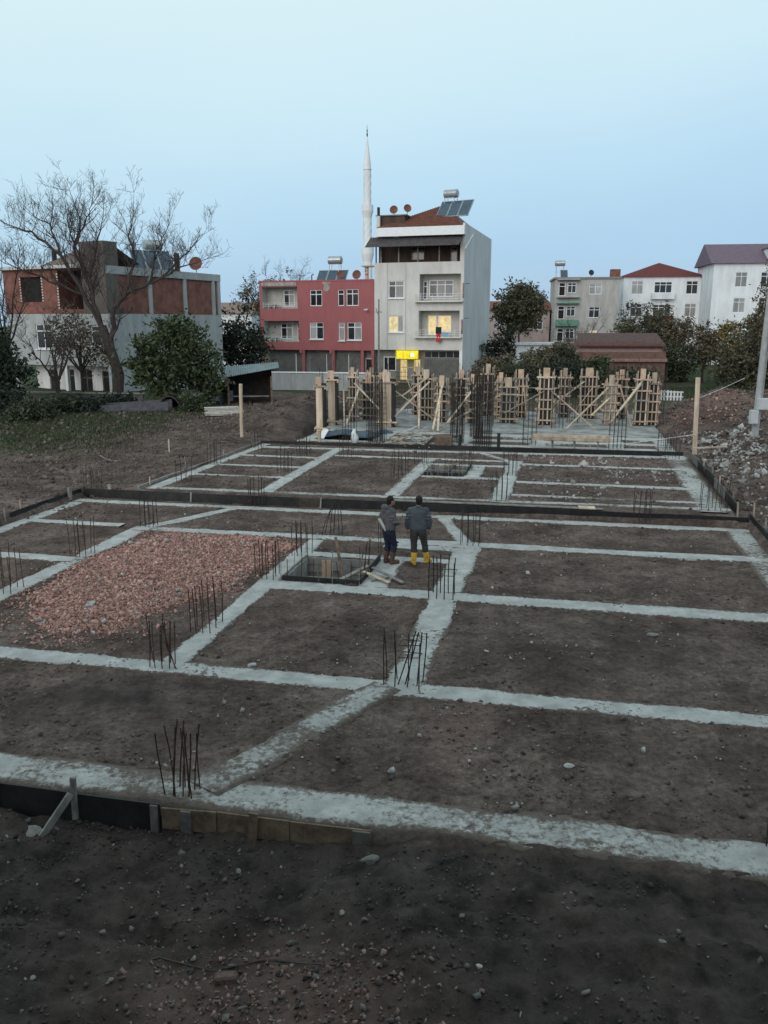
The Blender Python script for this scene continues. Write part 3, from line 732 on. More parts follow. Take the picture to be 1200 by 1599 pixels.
so = mb.build('slab', SLAB, e, smooth=True)
sl = so.modifiers.new('thick', 'SOLIDIFY'); sl.thickness = 0.3; sl.offset = -1

def column_form(label, t, s, h, w=0.6, d=0.45, style=0, seed=0, z=0.36, rz=0.0):
    g = random.Random(seed)
    e = site_thing('column_form', label, 'column form', t, s, z, rz, 'timber column forms on the rear raft')
    a, b = w / 2, d / 2
    top = h - 0.35
    # plywood sides
    for (x0, x1, y0, y1) in ((-a, a, -b, -b + 0.02), (-a, a, b - 0.02, b), (-a + 0.001, -a + 0.02, -b + 0.021, b - 0.021), (a - 0.02, a - 0.001, -b + 0.021, b - 0.021)):
        MB().box(x0, x1, y0, y1, 0.0, top).build('panel', BLACK if style != 2 else GREYW, e)
    sm_ = (PALE, PALE, PALE, GREYW, PINKW) if style != 1 else (PINKW, PINKW, GREYW, PALE)
    ns = max(2, int(round(w / 0.24)) + 1)
    if style == 3:                                             # one broad pale board and a black side
        MB().box(-a, a * 0.6, -b - 0.03, -b - 0.002, 0.0, h - 0.45).build('stud', PALE, e, bevel=0.004)
        MB().box(-a, a * 0.4, -b - 0.035, -b - 0.005, h - 0.40, h).build('stud', PINKW, e, bevel=0.004)
    else:
        for k in range(ns):
            x = -a + 0.04 + (w - 0.08) * k / (ns - 1) + g.uniform(-0.02, 0.02)
            MB().box(x - 0.035, x + 0.035, -b - 0.055, -b - 0.003, g.uniform(0, 0.1), h - g.uniform(0.0, 0.4)).build('stud', g.choice(sm_), e, bevel=0.004)
        for k in range(2):
            MB().box(a + 0.003, a + 0.055, -b + 0.1 + 0.2 * k, -b + 0.17 + 0.2 * k, 0, h - g.uniform(0, 0.4)).build('stud', g.choice(sm_), e, bevel=0.004)
            MB().box(-a - 0.055, -a - 0.003, -b + 0.1 + 0.2 * k, -b + 0.17 + 0.2 * k, 0, h - g.uniform(0, 0.4)).build('stud', g.choice(sm_), e, bevel=0.004)
    # pale stubs at the top
    MB().box(-a * 0.5, a * 0.45, -b - 0.08, -b - 0.058, h - 0.55, h + g.uniform(0.0, 0.12)).build('top_board', PINKW if g.random() < 0.6 else PALE, e, bevel=0.003)
    ny_ = 2 if style == 3 else 5
    for k in range(ny_):
        zz = (0.25 + (h - 0.8) * k / (ny_ - 1)) + g.uniform(-0.05, 0.05)
        ex = g.uniform(0.08, 0.22); ey = g.uniform(0.08, 0.22)
        MB().box(-a - ex, a + ey, -b - 0.11, -b - 0.062, zz, zz + 0.085).build('yoke', g.choice(sm_), e, bevel=0.004)
        MB().box(-a - ey, a + ex, b + 0.004, b + 0.05, zz + 0.02, zz + 0.1).build('yoke', g.choice(sm_), e, bevel=0.004)
        MB().box(a + 0.06, a + 0.11, -b - ex, b + ey, zz - 0.1, zz - 0.02).build('yoke', g.choice(sm_), e, bevel=0.004)
        MB().box(-a - 0.11, -a - 0.06, -b - ex, b + ey, zz - 0.1, zz - 0.02).build('yoke', g.choice(sm_), e, bevel=0.004)
    g2 = g
    for k in range(3):                                         # starter bars poking out on top
        x, y = g2.uniform(-a, a) * 0.8, g2.uniform(-b, b) * 0.8
        MB().tube([(x, y, top - 0.2), (x + g2.uniform(-0.04, 0.04), y, h + g2.uniform(0.1, 0.55))], 0.012, 4).build('rod', DARKS, e)
    return e

COLS = [(-12.35, 40.9, 2.95, 0.42, 3, 'leftmost column form with one broad pale board, nearest the dark bank'),
        (-12.75, 44.6, 3.05, 0.5, 3, 'column form second from the left with a black side'),
        (-12.1, 46.6, 3.1, 0.45, 0, 'column form third from the left with a leaning prop'),
        (-11.4, 47.6, 2.7, 0.75, 1, 'wide dark column form fourth from the left'),
        (-10.6, 48.6, 2.9, 0.5, 0, 'column form half hidden behind the tall dark rebar on the left'),
        (-9.6, 44.4, 3.0, 0.85, 3, 'large black panel column form with pale frame left of the big cross brace'),
        (-8.0, 48.0, 2.95, 0.7, 0, 'column form between the big cross brace and the leaning props'),
        (-7.0, 47.4, 2.6, 0.6, 1, 'column form propped by two long leaning timbers'),
        (-5.2, 47.2, 2.75, 0.45, 1, 'slim pinkish column form behind the dark central rebar'),
        (-4.75, 51.6, 3.1, 0.6, 0, 'column form in the back row below the grey building corner'),
        (-3.2, 47.6, 2.6, 0.8, 0, 'broad column form right of the central rebar cages'),
        (-2.7, 50.8, 2.9, 0.7, 0, 'column form in the back row beside the broad one right of centre'),
        (-1.1, 47.2, 3.15, 0.75, 0, 'tall column form at the left foot of the right cross brace'),
        (1.3, 51.0, 3.0, 0.9, 0, 'column form in the back row in front of the brick shed'),
        (2.45, 48.0, 2.75, 0.6, 2, 'greyish board column form right of the right cross brace'),
        (4.1, 48.0, 3.1, 0.6, 0, 'rightmost tall column form with long props on its left'),
        (-6.2, 50.0, 2.9, 0.6, 0, 'column form in the back row behind the two long leaning props'),
        (-3.8, 49.6, 2.7, 0.5, 1, 'column form behind the broad one right of centre'),
        (-9.0, 50.8, 3.0, 0.6, 0, 'column form in the back row behind the big cross brace'),
        (-0.1, 51.2, 2.9, 0.55, 1, 'column form in the back row behind the right cross brace'),
        (3.2, 51.4, 2.9, 0.6, 0, 'column form in the back row behind the greyish board form'),
        (-11.9, 50.6, 2.9, 0.55, 0, 'column form in the back row behind the left column forms'),
        (4.75, 48.4, 2.85, 0.55, 1, 'darker column form at the right end of the rear raft')]
for k, (t, s, h, w, st, lab) in enumerate(COLS):
    column_form(lab, t, s, h, w, 0.42, st, seed=200 + k)

def prop(label, a, b, w=0.10, h=0.05, m=None, nm='timber_prop', grp='timber props and cross braces between the column forms'):
    a = S(*a); b = S(*b); c = (a + b) / 2; c.z = min(a.z, b.z)
    return tag(MB().bar(a - c, b - c, w, h).build(nm, m or PALE, loc=c, bevel=0.004), label, 'timber', grp)
PROPS = [((-9.1, 44.2, 2.35), (-6.9, 45.6, 0.5), 'falling arm of the big cross brace left of centre'),
         ((-9.2, 44.3, 0.95), (-7.6, 46.4, 2.75), 'rising arm of the big cross brace left of centre'),
         ((-9.2, 46.4, 1.9), (-7.9, 47.6, 2.9), 'short upper tie above the big cross brace'),
         ((-8.35, 47.4, 2.6), (-7.7, 43.6, 0.4), 'left long leaning prop in front of the central column form'),
         ((-6.95, 46.9, 2.5), (-6.9, 43.4, 0.4), 'right long leaning prop in front of the central column form'),
         ((-7.05, 46.9, 2.3), (-6.55, 42.9, 0.4), 'inner leaning prop beside the right long prop'),
         ((-6.9, 47.0, 2.2), (-4.7, 46.6, 0.7), 'falling arm of the cross brace right of the long props'),
         ((-6.4, 44.5, 0.5), (-4.9, 47.0, 2.7), 'rising arm of the cross brace right of the long props'),
         ((-6.6, 43.5, 0.5), (-3.4, 47.0, 2.15), 'very long low prop running to the broad column form'),
         ((-3.4, 47.0, 1.0), (-1.2, 46.8, 2.3), 'rail rising between the two column forms right of centre'),
         ((-0.8, 46.9, 2.3), (1.6, 45.6, 0.4), 'falling arm of the right cross brace'),
         ((0.0, 44.6, 0.4), (2.3, 47.7, 2.5), 'rising arm of the right cross brace'),
         ((-0.7, 47.0, 1.5), (1.0, 50.5, 2.6), 'upper timber of the right cross brace'),
         ((2.3, 44.8, 0.8), (4.0, 47.5, 2.7), 'outer prop of the rightmost column form'),
         ((2.8, 45.6, 1.4), (4.1, 47.8, 2.9), 'inner prop of the rightmost column form'),
         ((1.4, 46.0, 1.1), (2.4, 47.8, 1.9), 'short prop against the greyish column form'),
         ((-12.0, 46.4, 2.6), (-10.3, 45.5, 1.2), 'falling brace between the left column forms'),
         ((-11.9, 44.2, 0.5), (-11.7, 46.3, 2.3), 'steep prop on the third column form from the left'),
         ((-12.4, 44.3, 2.0), (-11.2, 45.4, 1.2), 'short brace beside the second column form'),
         ((-10.3, 45.8, 1.7), (-9.3, 44.0, 0.7), 'brace end left of the black panel column form'),
         ((-11.85, 43.6, 0.4), (-12.0, 44.0, 2.5), 'upright pole between the left column forms')]
for a, b, lab in PROPS: prop(lab, a, b, 0.11 if random.random() < 0.5 else 0.085)
g_ = random.Random(123)
for k, (t, s) in enumerate([(-11.2, 49.5), (-10.0, 46.8), (-8.9, 50.5), (-6.2, 50.2), (-5.6, 48.4), (-4.3, 49.5), (-2.2, 49.0), (-1.7, 51.5), (0.2, 49.6), (0.9, 48.2), (3.2, 50.6), (3.6, 47.2), (-7.5, 50.8), (-3.9, 46.2)]):
    a_ = g_.uniform(0, 6.28); L_ = g_.uniform(0.5, 1.4); z_ = g_.uniform(1.6, 2.9)
    prop(('steep', 'slanting', 'crooked', 'thin', 'short', 'low', 'leaning', 'pale', 'rough', 'light', 'narrow', 'slim', 'small', 'lone')[k] + ' loose timber propped among the rear column forms', (t, s, 0.4), (t + L_ * math.cos(a_), s + L_ * math.sin(a_), z_), 0.08, 0.045, (PALE, GREYW, PINKW)[k % 3])
prop('long rail behind the column forms on the right', (-4.5, 52.2, 2.0), (4.2, 52.0, 2.2), 0.1)
prop('rail tying the two left column forms together', (-12.6, 45.0, 1.6), (-9.8, 48.9, 1.7), 0.08)

for lab, t, s, w, d, nx, ny, h, sd_ in (
        ('tall dense dark rebar cage left of the scrap timber', -8.9, 38.6, 0.8, 0.7, 9, 4, 3.3, 60),
        ('low rebar cage left of the tall dark rebar', -10.4, 39.2, 0.6, 0.5, 5, 2, 2.3, 61),
        ('tall dark rebar cage right of the scrap timber', -5.05, 39.2, 0.6, 0.5, 7, 4, 3.0, 62),
        ('very tall dense rebar cage in the centre of the rear raft edge', -3.75, 38.6, 0.8, 0.7, 9, 4, 3.6, 63),
        ('dark rebar cage behind the central one', -4.4, 41.6, 0.55, 0.5, 7, 4, 3.1, 64),
        ('thin rebar cage left of the timber bench', -1.6, 39.4, 0.6, 0.45, 4, 2, 2.6, 65),
        ('rebar cage right of the timber bench', 2.4, 39.0, 0.7, 0.45, 5, 2, 1.9, 66),
        ('rebar cage at the right front corner of the rear raft', 4.6, 39.2, 0.7, 0.5, 5, 2, 1.0, 67),
        ('rebar cage beside the tall column form right of centre', -0.4, 45.5, 0.6, 0.5, 4, 2, 3.0, 68),
        ('rebar cage behind the leaning props', -6.0, 46.0, 0.6, 0.5, 5, 2, 3.2, 69),
        ('rebar cage beyond the rightmost column form', 5.2, 49.0, 0.5, 0.5, 4, 2, 3.3, 70),
        ('rebar cage behind the left column forms', -11.6, 49.8, 0.6, 0.5, 4, 2, 3.3, 72),
        ('rebar cage between the leaning props and the broad column form', -4.2, 46.0, 0.6, 0.4, 5, 2, 3.0, 73),
        ('rebar cage behind the right cross brace', 0.4, 48.6, 0.6, 0.4, 5, 2, 2.9, 74),
        ('rebar cage behind the greyish board column form', 3.0, 50.6, 0.6, 0.4, 5, 2, 3.2, 75),
        ('rebar cage in the back row left of the grey building door', -10.2, 51.5, 0.6, 0.5, 4, 2, 3.2, 71)):
    rebar(lab, t, s, 0.2, w, d, nx, ny, h, lean=0.008, seed=sd_, m=DARKS, r=0.011, stir=[0.25 + 0.25 * q for q in range(int(h / 0.29))], inner=True, group='tall rebar cages on the rear raft', name='rebar_cage')

# bench of pale planks
e = site_thing('timber_bench', 'low trestle of long pale planks on the rear raft', 'trestle', 0.35, 38.45, 0.36)
for y, zz in ((-0.18, 0.40), (0.0, 0.405), (0.18, 0.41)): piece('plank', e, (-1.75, y, zz), (1.65, y + 0.02, zz), 0.17, 0.05, PALE, bevel=0.004)
MB().box(-1.8, -0.05, -0.31, -0.27, 0.38, 0.52).build('plank', PALE, e, bevel=0.004); MB().box(-0.045, 1.72, -0.315, -0.275, 0.375, 0.515).build('plank', PALE, e, bevel=0.004); MB().box(-1.78, 1.7, -0.312, -0.272, 0.525, 0.66).build('plank', PALE, e, bevel=0.004)
for x in (-0.85, 0.15, 1.2):
    piece('leg', e, (x, -0.22, -0.15), (x - 0.06, -0.2, 0.4), 0.09, 0.06, GREYW, bevel=0.004)
    piece('leg', e, (x, 0.2, -0.15), (x, 0.18, 0.4), 0.09, 0.06, GREYW, bevel=0.004)

# scrap timber pile: each plank a thing of its own
g_ = random.Random(77)
e = site_thing('scrap_pile', 'heap of grey scrap slats behind the middle foundation', 'timber pile', -6.95, 38.1, 0.22)
for k in range(26):
    x = g_.uniform(-1.0, 0.5); y = g_.uniform(-0.3, 0.5); a = g_.uniform(-0.9, 0.9); L = g_.uniform(0.6, 1.3); zz = 0.08 + 0.03 * k * (1 - abs(x + 0.2) / 2)
    dx, dy = L / 2 * math.cos(a), L / 2 * math.sin(a)
    piece('slat', e, (x - dx, y - dy, zz), (x + dx, y + dy, zz + g_.uniform(-0.4, 0.4)), 0.09, 0.025, BLEACH if g_.random() < 0.7 else PALE)
e = tag(TS(MB().box(-0.42, 0.42, -0.3, 0.3, 0, 0.5).add([(-0.42, -0.3, 0.5), (0.42, -0.3, 0.5), (0.3, 0.3, 0.62), (-0.42, 0.3, 0.58)], [(0, 1, 2, 3)]).build('timber_crate', BROWN, bevel=0.03), -5.55, 38.2, 0.25, 0.1), 'brown blocky crate right of the scrap slats', 'crate')
e = site_thing('scrap_sheets', 'stack of pale warped sheets beside the brown crate', 'timber pile', -6.3, 38.15, 0.25)
for k in range(7):
    piece('sheet', e, (-0.4 + 0.05 * k, -0.28, 0.04 + 0.03 * k), (0.35 - 0.03 * k, 0.3, 0.25 + 0.04 * k), 0.16, 0.02, GREYW)
for lab, t, h in (('short black post right of the scrap timber', -4.75, 0.62), ('black post behind the board in the middle of the rear edge', -2.95, 0.75), ('pale stub post left of the scrap timber', -11.6, 0.62)):
    tag(TS(MB().box(-0.07, 0.07, -0.07, 0.07, -0.1, h).box(-0.09, 0.09, -0.085, 0.085, h, h + 0.03).build('edge_post', BLACK if 'black' in lab else PALE, bevel=0.01), t, 38.0, 0.25), lab, 'post')
tag(TS(MB().bar((0, 0, 0.1), (0.15, 0.45, 0.5), 0.36, 0.03).build('white_sheet', mat('white_sheet', (0.6, 0.6, 0.58), (0.7, 0.7, 0.7)), bevel=0.004), -11.9, 39.2, 0.25), 'white tilted sheet on the left of the rear raft', 'sheet')
# blue tarp on the rear raft
mb = MB(); n = 14
for j in range(n + 1):
    for i in range(n + 1):
        x = -1.6 + 3.2 * i / n; y = -1.0 + 2.2 * j / n; edge = max(abs(x) / 1.6, abs(y) / 1.1)
        mb.v.append((x + 0.2 * math.sin(y * 2), y, 0.22 + 0.12 * math.sin(3 * x + y) * math.cos(2.3 * y) - 0.2 * max(0, edge - 0.7)))
for j in range(n):
    for i in range(n):
        k = j * (n + 1) + i; mb.f.append((k, k + 1, k + n + 2, k + n + 1)); mb.m.append(0)
o = mb.build('tarpaulin', mat('dark_blue_tarp', (0.03, 0.05, 0.075), (0.05, 0.085, 0.12), scale=2, rough=0.5), smooth=True)
tag(TS(o, -10.6, 41.2, 0.2), 'dark blue tarpaulin lying on the left of the rear raft', 'tarpaulin')
o.modifiers.new('thick', 'SOLIDIFY').thickness = 0.01
tag(TS(MB().tube([(0, 0, 0), (0.02, 0, 0.35), (-0.03, 0, 0.55), (0, 0, 0.75)], [0.16, 0.2, 0.13, 0.05], 8).build('plastic_sack', mat('white_plastic', (0.55, 0.57, 0.58), (0.7, 0.7, 0.7)), smooth=True), -9.9, 38.2, 0.25), 'small white sack by the foot of the tall dark rebar', 'sack')

# stakes and string lines
def stake(label, t, s, z, h, w, m, lean=0.0):
    return tag(TS(MB().bar((0, 0, -0.3), (lean, 0, h), w, w * 0.6, up=(0, 1, 0)).bar((lean * 0.9, -w * 0.3 - 0.012, h * 0.93), (lean, -w * 0.3 - 0.012, h - 0.02), w * 0.4, 0.02, up=(0, 1, 0)).build('marker_stake', m, bevel=0.006), t, s, z), label, 'stake')
stake('tall pale stake on the brown bank at the left', -15.3, 37.2, 0.55, 2.6, 0.15, PALE, 0.06)
stake('tall weathered post on the debris slope at the right', 5.75, 38.6, 0.45, 3.2, 0.19, PALE, -0.12)
stake('small pale peg on the left field near the stake', -17.0, 33.0, 0.4, 0.6, 0.06, PALE)
e = tag(MB().tube([S(5.72, 38.5, 1.15), S(3.0, 38.2, 0.72), S(0.9, 38.1, 0.62)], 0.012, 4).build('string_line', mat('white_string', (0.6, 0.6, 0.6))), 'white string line running left from the weathered post', 'string')
e = tag(MB().tube([S(5.72, 38.6, 2.75), S(7.5, 43, 2.9), S(9.2, 47, 3.15)], 0.012, 4).build('string_line', MATS['white_string']), 'string line rising right from the weathered post', 'string')
e = site_thing('loose_plank', 'pale plank lying at the foot of the weathered post', 'plank', 6.0, 37.6, 0.62)
piece('board', e, (-0.5, 0.1, 0.02), (0.9, -0.1, 0.16), 0.3, 0.04, PALE, bevel=0.004)

# ------------------------------------------------------------------ loose stones, clods, rubble
def scatter(n, t0, t1, s0, s1, seed, power=1.0):
    g = np.random.default_rng(seed)
    return g.uniform(t0, t1, n), s0 + (s1 - s0) * g.random(n) ** power

def lumps(name, t, s, size, m, label, cat, lift=0.25, flat=0.7, seed=1, extra=None):
    z = height(t, s) + size * lift * 0.5 + (extra if extra is not None else 0)
    pos = np.stack([t * CA + s * SA, -t * SA + s * CA, z], -1)
    v, f = chunks(pos, size, flat, seed=seed)
    return tag(link(name, npmesh(name, v, f, m)), label, cat, kind='stuff')

g = np.random.default_rng(5)
BRICK = mat('broken_brick', (0.27, 0.145, 0.12), (0.50, 0.32, 0.275), scale=6, rough=0.95, island=0.45, bump=0.3, c3=(0.38, 0.215, 0.18))
t, s = scatter(52000, -12.6, -6.6, 12.8, 22.0, 61)
k = rubble_mask(t, s) > g.random(len(t)) ** 1.6 * 0.97 + 0.03
a_ = g.normal(0, 0.45, 2600); b_ = g.normal(0, 0.45, 2600); j_ = g.integers(0, len(RUB), 2600); f_ = g.random(2600); R0 = np.array(RUB); R1 = np.roll(R0, -1, 0)
t, s = np.concatenate([t[k], R0[j_, 0] * f_ + R1[j_, 0] * (1 - f_) + a_]), np.concatenate([s[k], R0[j_, 1] * f_ + R1[j_, 1] * (1 - f_) + b_])
k = np.minimum.reduce([seg_dist(t, s, q_) for q_ in A_BEAMS]) > 0.02; t, s = t[k], s[k]; size = np.clip(g.lognormal(math.log(0.040), 0.42, len(t)), 0.016, 0.12)
lumps('brick_rubble', t, s, size, BRICK, 'bed of broken red brick rubble inside the front foundation', 'rubble', lift=0.2, flat=0.42, seed=2, extra=g.uniform(0, 0.014, len(t)))
CONCR = mat('pale_stone', (0.22, 0.205, 0.19), (0.42, 0.40, 0.38), scale=5, rough=0.95, island=0.45)
t, s = scatter(260, -12.3, -7, 13, 21.8, 62); k = rubble_mask(t, s) > 0.3; t, s = t[k], s[k]
lumps('rubble_flecks', t, s, np.clip(g.lognormal(math.log(0.055), 0.4, len(t)), 0.03, 0.12), CONCR, 'pale mortar pieces among the red brick rubble', 'rubble', lift=0.9, seed=3, extra=0.015)
# clods of earth
CLOD = mat('earth_clod', (0.072, 0.055, 0.049), (0.155, 0.122, 0.109), scale=4, rough=0.97, island=0.35)
CLODD = mat('dark_clod', (0.036, 0.030, 0.028), (0.095, 0.079, 0.072), scale=4, rough=0.97, island=0.4)
t, s = scatter(16000, -16.2, 5.4, 9.2, 25.2, 63, 1.3); k = vnoise(t * 0.8, s * 0.8, 9) ** 1.5 > g.random(len(t)) * 0.9
t, s = t[k], s[k]
lumps('earth_clods', t, s, np.clip(g.lognormal(math.log(0.030), 0.5, len(t)), 0.012, 0.10), CLOD, 'small earth clods strewn over the soil panels', 'earth', seed=4)
t, s = scatter(26000, -9.5, 6.5, 3.2, 8.5, 64); k = vnoise(t * 1.1, s * 1.1, 10) ** 1.3 > g.random(len(t)) * 0.85
t, s = t[k], s[k]
lumps('earth_clods', t, s, np.clip(g.lognormal(math.log(0.021), 0.45, len(t)), 0.008, 0.085), CLODD, 'dark damp clods over the churned soil in front', 'earth', seed=5)
t, s = scatter(5000, -14, 5, 26.5, 37, 65); lumps('earth_clods', t, s, np.clip(g.lognormal(math.log(0.05), 0.4, len(t)), 0.02, 0.15), CLOD, 'small earth clods on the middle foundation soil', 'earth', seed=6)
t, s = scatter(9000, -32, -14.8, 22, 50, 66); lumps('earth_clods', t, s, np.clip(g.lognormal(math.log(0.07), 0.5, len(t)), 0.02, 0.25), CLOD, 'clods on the bare field left of the foundations', 'earth', seed=7)
# pale gravel flecks
t, s = scatter(2600, -15.5, 5.2, 9.3, 25, 67, 1.2); k = vnoise(t * 0.6, s * 0.6, 12) ** 2 > g.random(len(t)) * 0.8
t, s = t[k], s[k]
lumps('gravel_flecks', t, s, np.clip(g.lognormal(math.log(0.028), 0.5, len(t)), 0.012, 0.10), CONCR, 'pale stone chips scattered over the front soil panels', 'gravel', lift=0.6, seed=8)
t, s = scatter(900, -8, 5, 3.4, 8.4, 68)
t = np.concatenate([t, g.normal(-2.6, 0.9, 500)]); s = np.concatenate([s, g.normal(5.9, 0.55, 500)])
size = np.clip(g.lognormal(math.log(0.026), 0.55, len(t)), 0.01, 0.085)
lumps('gravel_flecks', t, s, size, mat('dim_chip', (0.08, 0.072, 0.067), (0.22, 0.20, 0.185), scale=5, rough=0.95, island=0.6), 'small pale chips in the dark soil in front', 'gravel', lift=0.3, flat=0.45, seed=9)
t = np.concatenate([g.normal(-2.4, 0.8, 900), g.normal(-1.35, 0.3, 120)]); s = np.concatenate([g.normal(6.1, 0.5, 900), g.normal(11.3, 0.6, 120)])
lumps('brick_chips', t, s, np.clip(g.lognormal(math.log(0.030), 0.45, len(t)), 0.012, 0.075), mat('brick_chip', (0.12, 0.075, 0.063), (0.27, 0.18, 0.155), rough=0.95, island=0.4), 'brick chips lying in the dark front soil', 'rubble', lift=0.25, flat=0.45, seed=10)
# debris on the right slope and right part of the middle block
t, s = scatter(2600, 5.8, 12.5, 25, 46, 69); k = vnoise(t * 0.9, s * 0.9, 13) ** 2 > g.random(len(t)) * 0.55; t, s = t[k], s[k]
lumps('debris', t, s, np.clip(g.lognormal(math.log(0.085), 0.5, len(t)), 0.03, 0.45), mat('pale_debris', (0.14, 0.125, 0.11), (0.40, 0.38, 0.36), scale=4, rough=0.95, island=0.5), 'pale lumps of broken concrete on the slope at the right', 'debris', lift=0.4, flat=0.5, seed=11)
t, s = scatter(6500, 5.7, 14, 24, 58, 71); lumps('earth_clods', t, s, np.clip(g.lognormal(math.log(0.075), 0.5, len(t)), 0.03, 0.3), CLOD, 'brown clods on the slope at the right', 'earth', lift=0.3, seed=12)
t, s = scatter(500, -1.6, 4.6, 27, 36.5, 72); k = vnoise(t * 0.9, s * 0.9, 14) > 0.45; t, s = t[k], s[k]
lumps('debris', t, s, np.clip(g.lognormal(math.log(0.08), 0.5, len(t)), 0.03, 0.35), CONCR, 'pale crumbs on the right soil panels of the middle foundation', 'debris', lift=0.3, flat=0.35, seed=13)
t = g.normal(8.3, 1.6, 500); s = g.normal(49.0, 2.2, 500); lumps('brick_rubble', t, s, np.clip(g.lognormal(math.log(0.07), 0.4, len(t)), 0.03, 0.2), BRICK, 'reddish rubble on the mound at the far right', 'rubble', lift=0.4, seed=14)

t = g.normal(7.4, 0.9, 900); s = g.uniform(31, 43, 900); k = t > 5.9; t, s = t[k], s[k]
lumps('debris', t, s, np.clip(g.lognormal(math.log(0.10), 0.55, len(t)), 0.04, 0.45), mat('whitish_rubble', (0.21, 0.20, 0.19), (0.45, 0.435, 0.42), scale=4, rough=0.95, island=0.4), 'whitish flat rubble strewn below the utility pole', 'debris', lift=0.3, flat=0.3, seed=15)
# larger stones that stand out singly
def stone(label, t, s, size, m, flat=0.6, seed=0, group=None, name='stone'):
    g = random.Random(seed); import_bm = MB().ell((0, 0, 0), (1, 1, 1), 9, 6)
    v = []
    ax = [Vector((g.gauss(0, 1), g.gauss(0, 1), g.gauss(0, 1))).normalized() for _ in range(9)]
    off = [g.uniform(0.55, 0.95) for _ in ax]
    for p in import_bm.v:
        p = Vector(p)
        for a, o_ in zip(ax, off):
            d = p.dot(a)
            if d > o_: p = p - a * (d - o_)
        v.append((p.x * size * 0.6, p.y * size * 0.45, p.z * size * 0.45 * flat))
    import_bm.v = v
    o = import_bm.build(name, m)
    o.location = S(t, s, hz(t, s) + size * 0.05); o.rotation_euler = (g.uniform(-0.2, 0.2), g.uniform(-0.2, 0.2), g.uniform(0, 6))
    return tag(o, label, 'stone', group)
WST = mat('white_stone', (0.30, 0.29, 0.28), (0.43, 0.42, 0.41), scale=6, rough=0.9)
GST = mat('grey_stone', (0.13, 0.122, 0.115), (0.24, 0.225, 0.21), scale=6, rough=0.9, rnd=0.3)
stone('white lump on the soil panel left of the central beam crossing', -5.3, 12.95, 0.17, WST, seed=1)
stone('pale stone on the soil panel behind the small left rebar bundle', -12.4 + 1.0, 20.0, 0.2, WST, seed=2)
stone('white lump lying on the left part of the red rubble', -9.85, 15.1, 0.25, WST, seed=3)
stone('white lump at the near left corner of the red rubble', -10.3, 14.0, 0.2, WST, seed=14)
stone('pale stone on the right soil panel behind the yellow-booted man\'s rebar', -0.7, 19.6, 0.17, WST, seed=4)
stone('grey flat slab lying in the dark soil by the slanting board', -6.45, 8.2, 0.26, GST, 0.3, seed=5)
stone('roundish grey stone at the end of the brown front planks', -2.0, 8.25, 0.22, GST, seed=6)
stone('flat pale stone on the right front soil panel', 0.3, 10.6, 0.16, WST, 0.4, seed=7)
stone('pale stone on the dark right soil panel', 1.9, 14.6 + 1.4, 0.22, GST, 0.4, seed=8)
stone('pale pebble in the middle of the dark front soil', -0.55, 6.75, 0.07, WST, seed=9)
rb = tag(TS(MB().box(-0.11, 0.11, -0.055, 0.055, -0.02, 0.075).build('broken_brick', mat('dull_brick', (0.075, 0.05, 0.042), (0.15, 0.095, 0.078), scale=14), bevel=0.018), -3.0, 6.35, hz(-3.0, 6.35) - 0.025, 0.35), 'broken brown brick among chips in the dark front soil', 'brick')
for k, (a, b, z_, lab) in enumerate((
        (-4.9, 6.0, 0.10, 'lone stone near the lower left corner'), (-4.2, 7.2, 0.09, 'small stone below the black front board'), (-3.5, 7.9, 0.12, 'stone just below the brown front planks'), (-2.9, 5.4, 0.09, 'stone at the bottom edge below the broken brick'),
        (-2.4, 6.6, 0.08, 'stone right of the broken brick'), (-2.1, 7.4, 0.10, 'stone below the end of the brown front planks'), (-1.2, 5.2, 0.09, 'stone at the bottom edge right of the brick chips'), (0.3, 5.5, 0.08, 'stone at the bottom edge near the bent pale wire'),
        (1.2, 7.4, 0.10, 'lone stone below the right front beam'), (-5.3, 7.4, 0.08, 'small stone below the slanting board'))):
    stone('grey ' + lab + ' in the dark front soil', a, b, z_ * 0.75, GST, seed=30 + k, group='small grey stones in the front soil')
# twigs and bent wire on the ground
for lab, pts, r_, m in (
        ('thin dark root lying across the dark front soil', [(-4.3, 6.15), (-3.8, 6.5), (-3.2, 6.45), (-2.7, 6.62), (-1.9, 6.6)], 0.009, CLODD),
        ('bent pale wire near the lower right corner', [(0.9, 5.0), (1.3, 5.1), (1.7, 4.75)], 0.012, GREYW),
        ('bent wire curling on the soil left of the central rebar', [(-3.2, 13.6), (-2.9, 13.3), (-2.5, 13.25), (-2.3, 13.3)], 0.010, GREYW),
        ('thin branch lying on the brown field at the left', [(-19.3, 31.2), (-18.6, 30.6), (-18.0, 30.4)], 0.03, GREYW),
        ('forked dead branch on the brown bank', [(-16.0, 34.4), (-15.5, 34.6), (-15.2, 35.6)], 0.03, BROWN)):
    p = [S(a, b, hz(a, b) + r_) for a, b in pts]; c = p[0].copy()
    mb = MB().tube([q - c for q in p], r_, 5); mb.tube([p[1] - c, p[1] - c + Vector((0.1, 0.12, 0.05))], r_ * 0.6, 4)
    tag(mb.build('twig', m, loc=c), lab, 'twig')

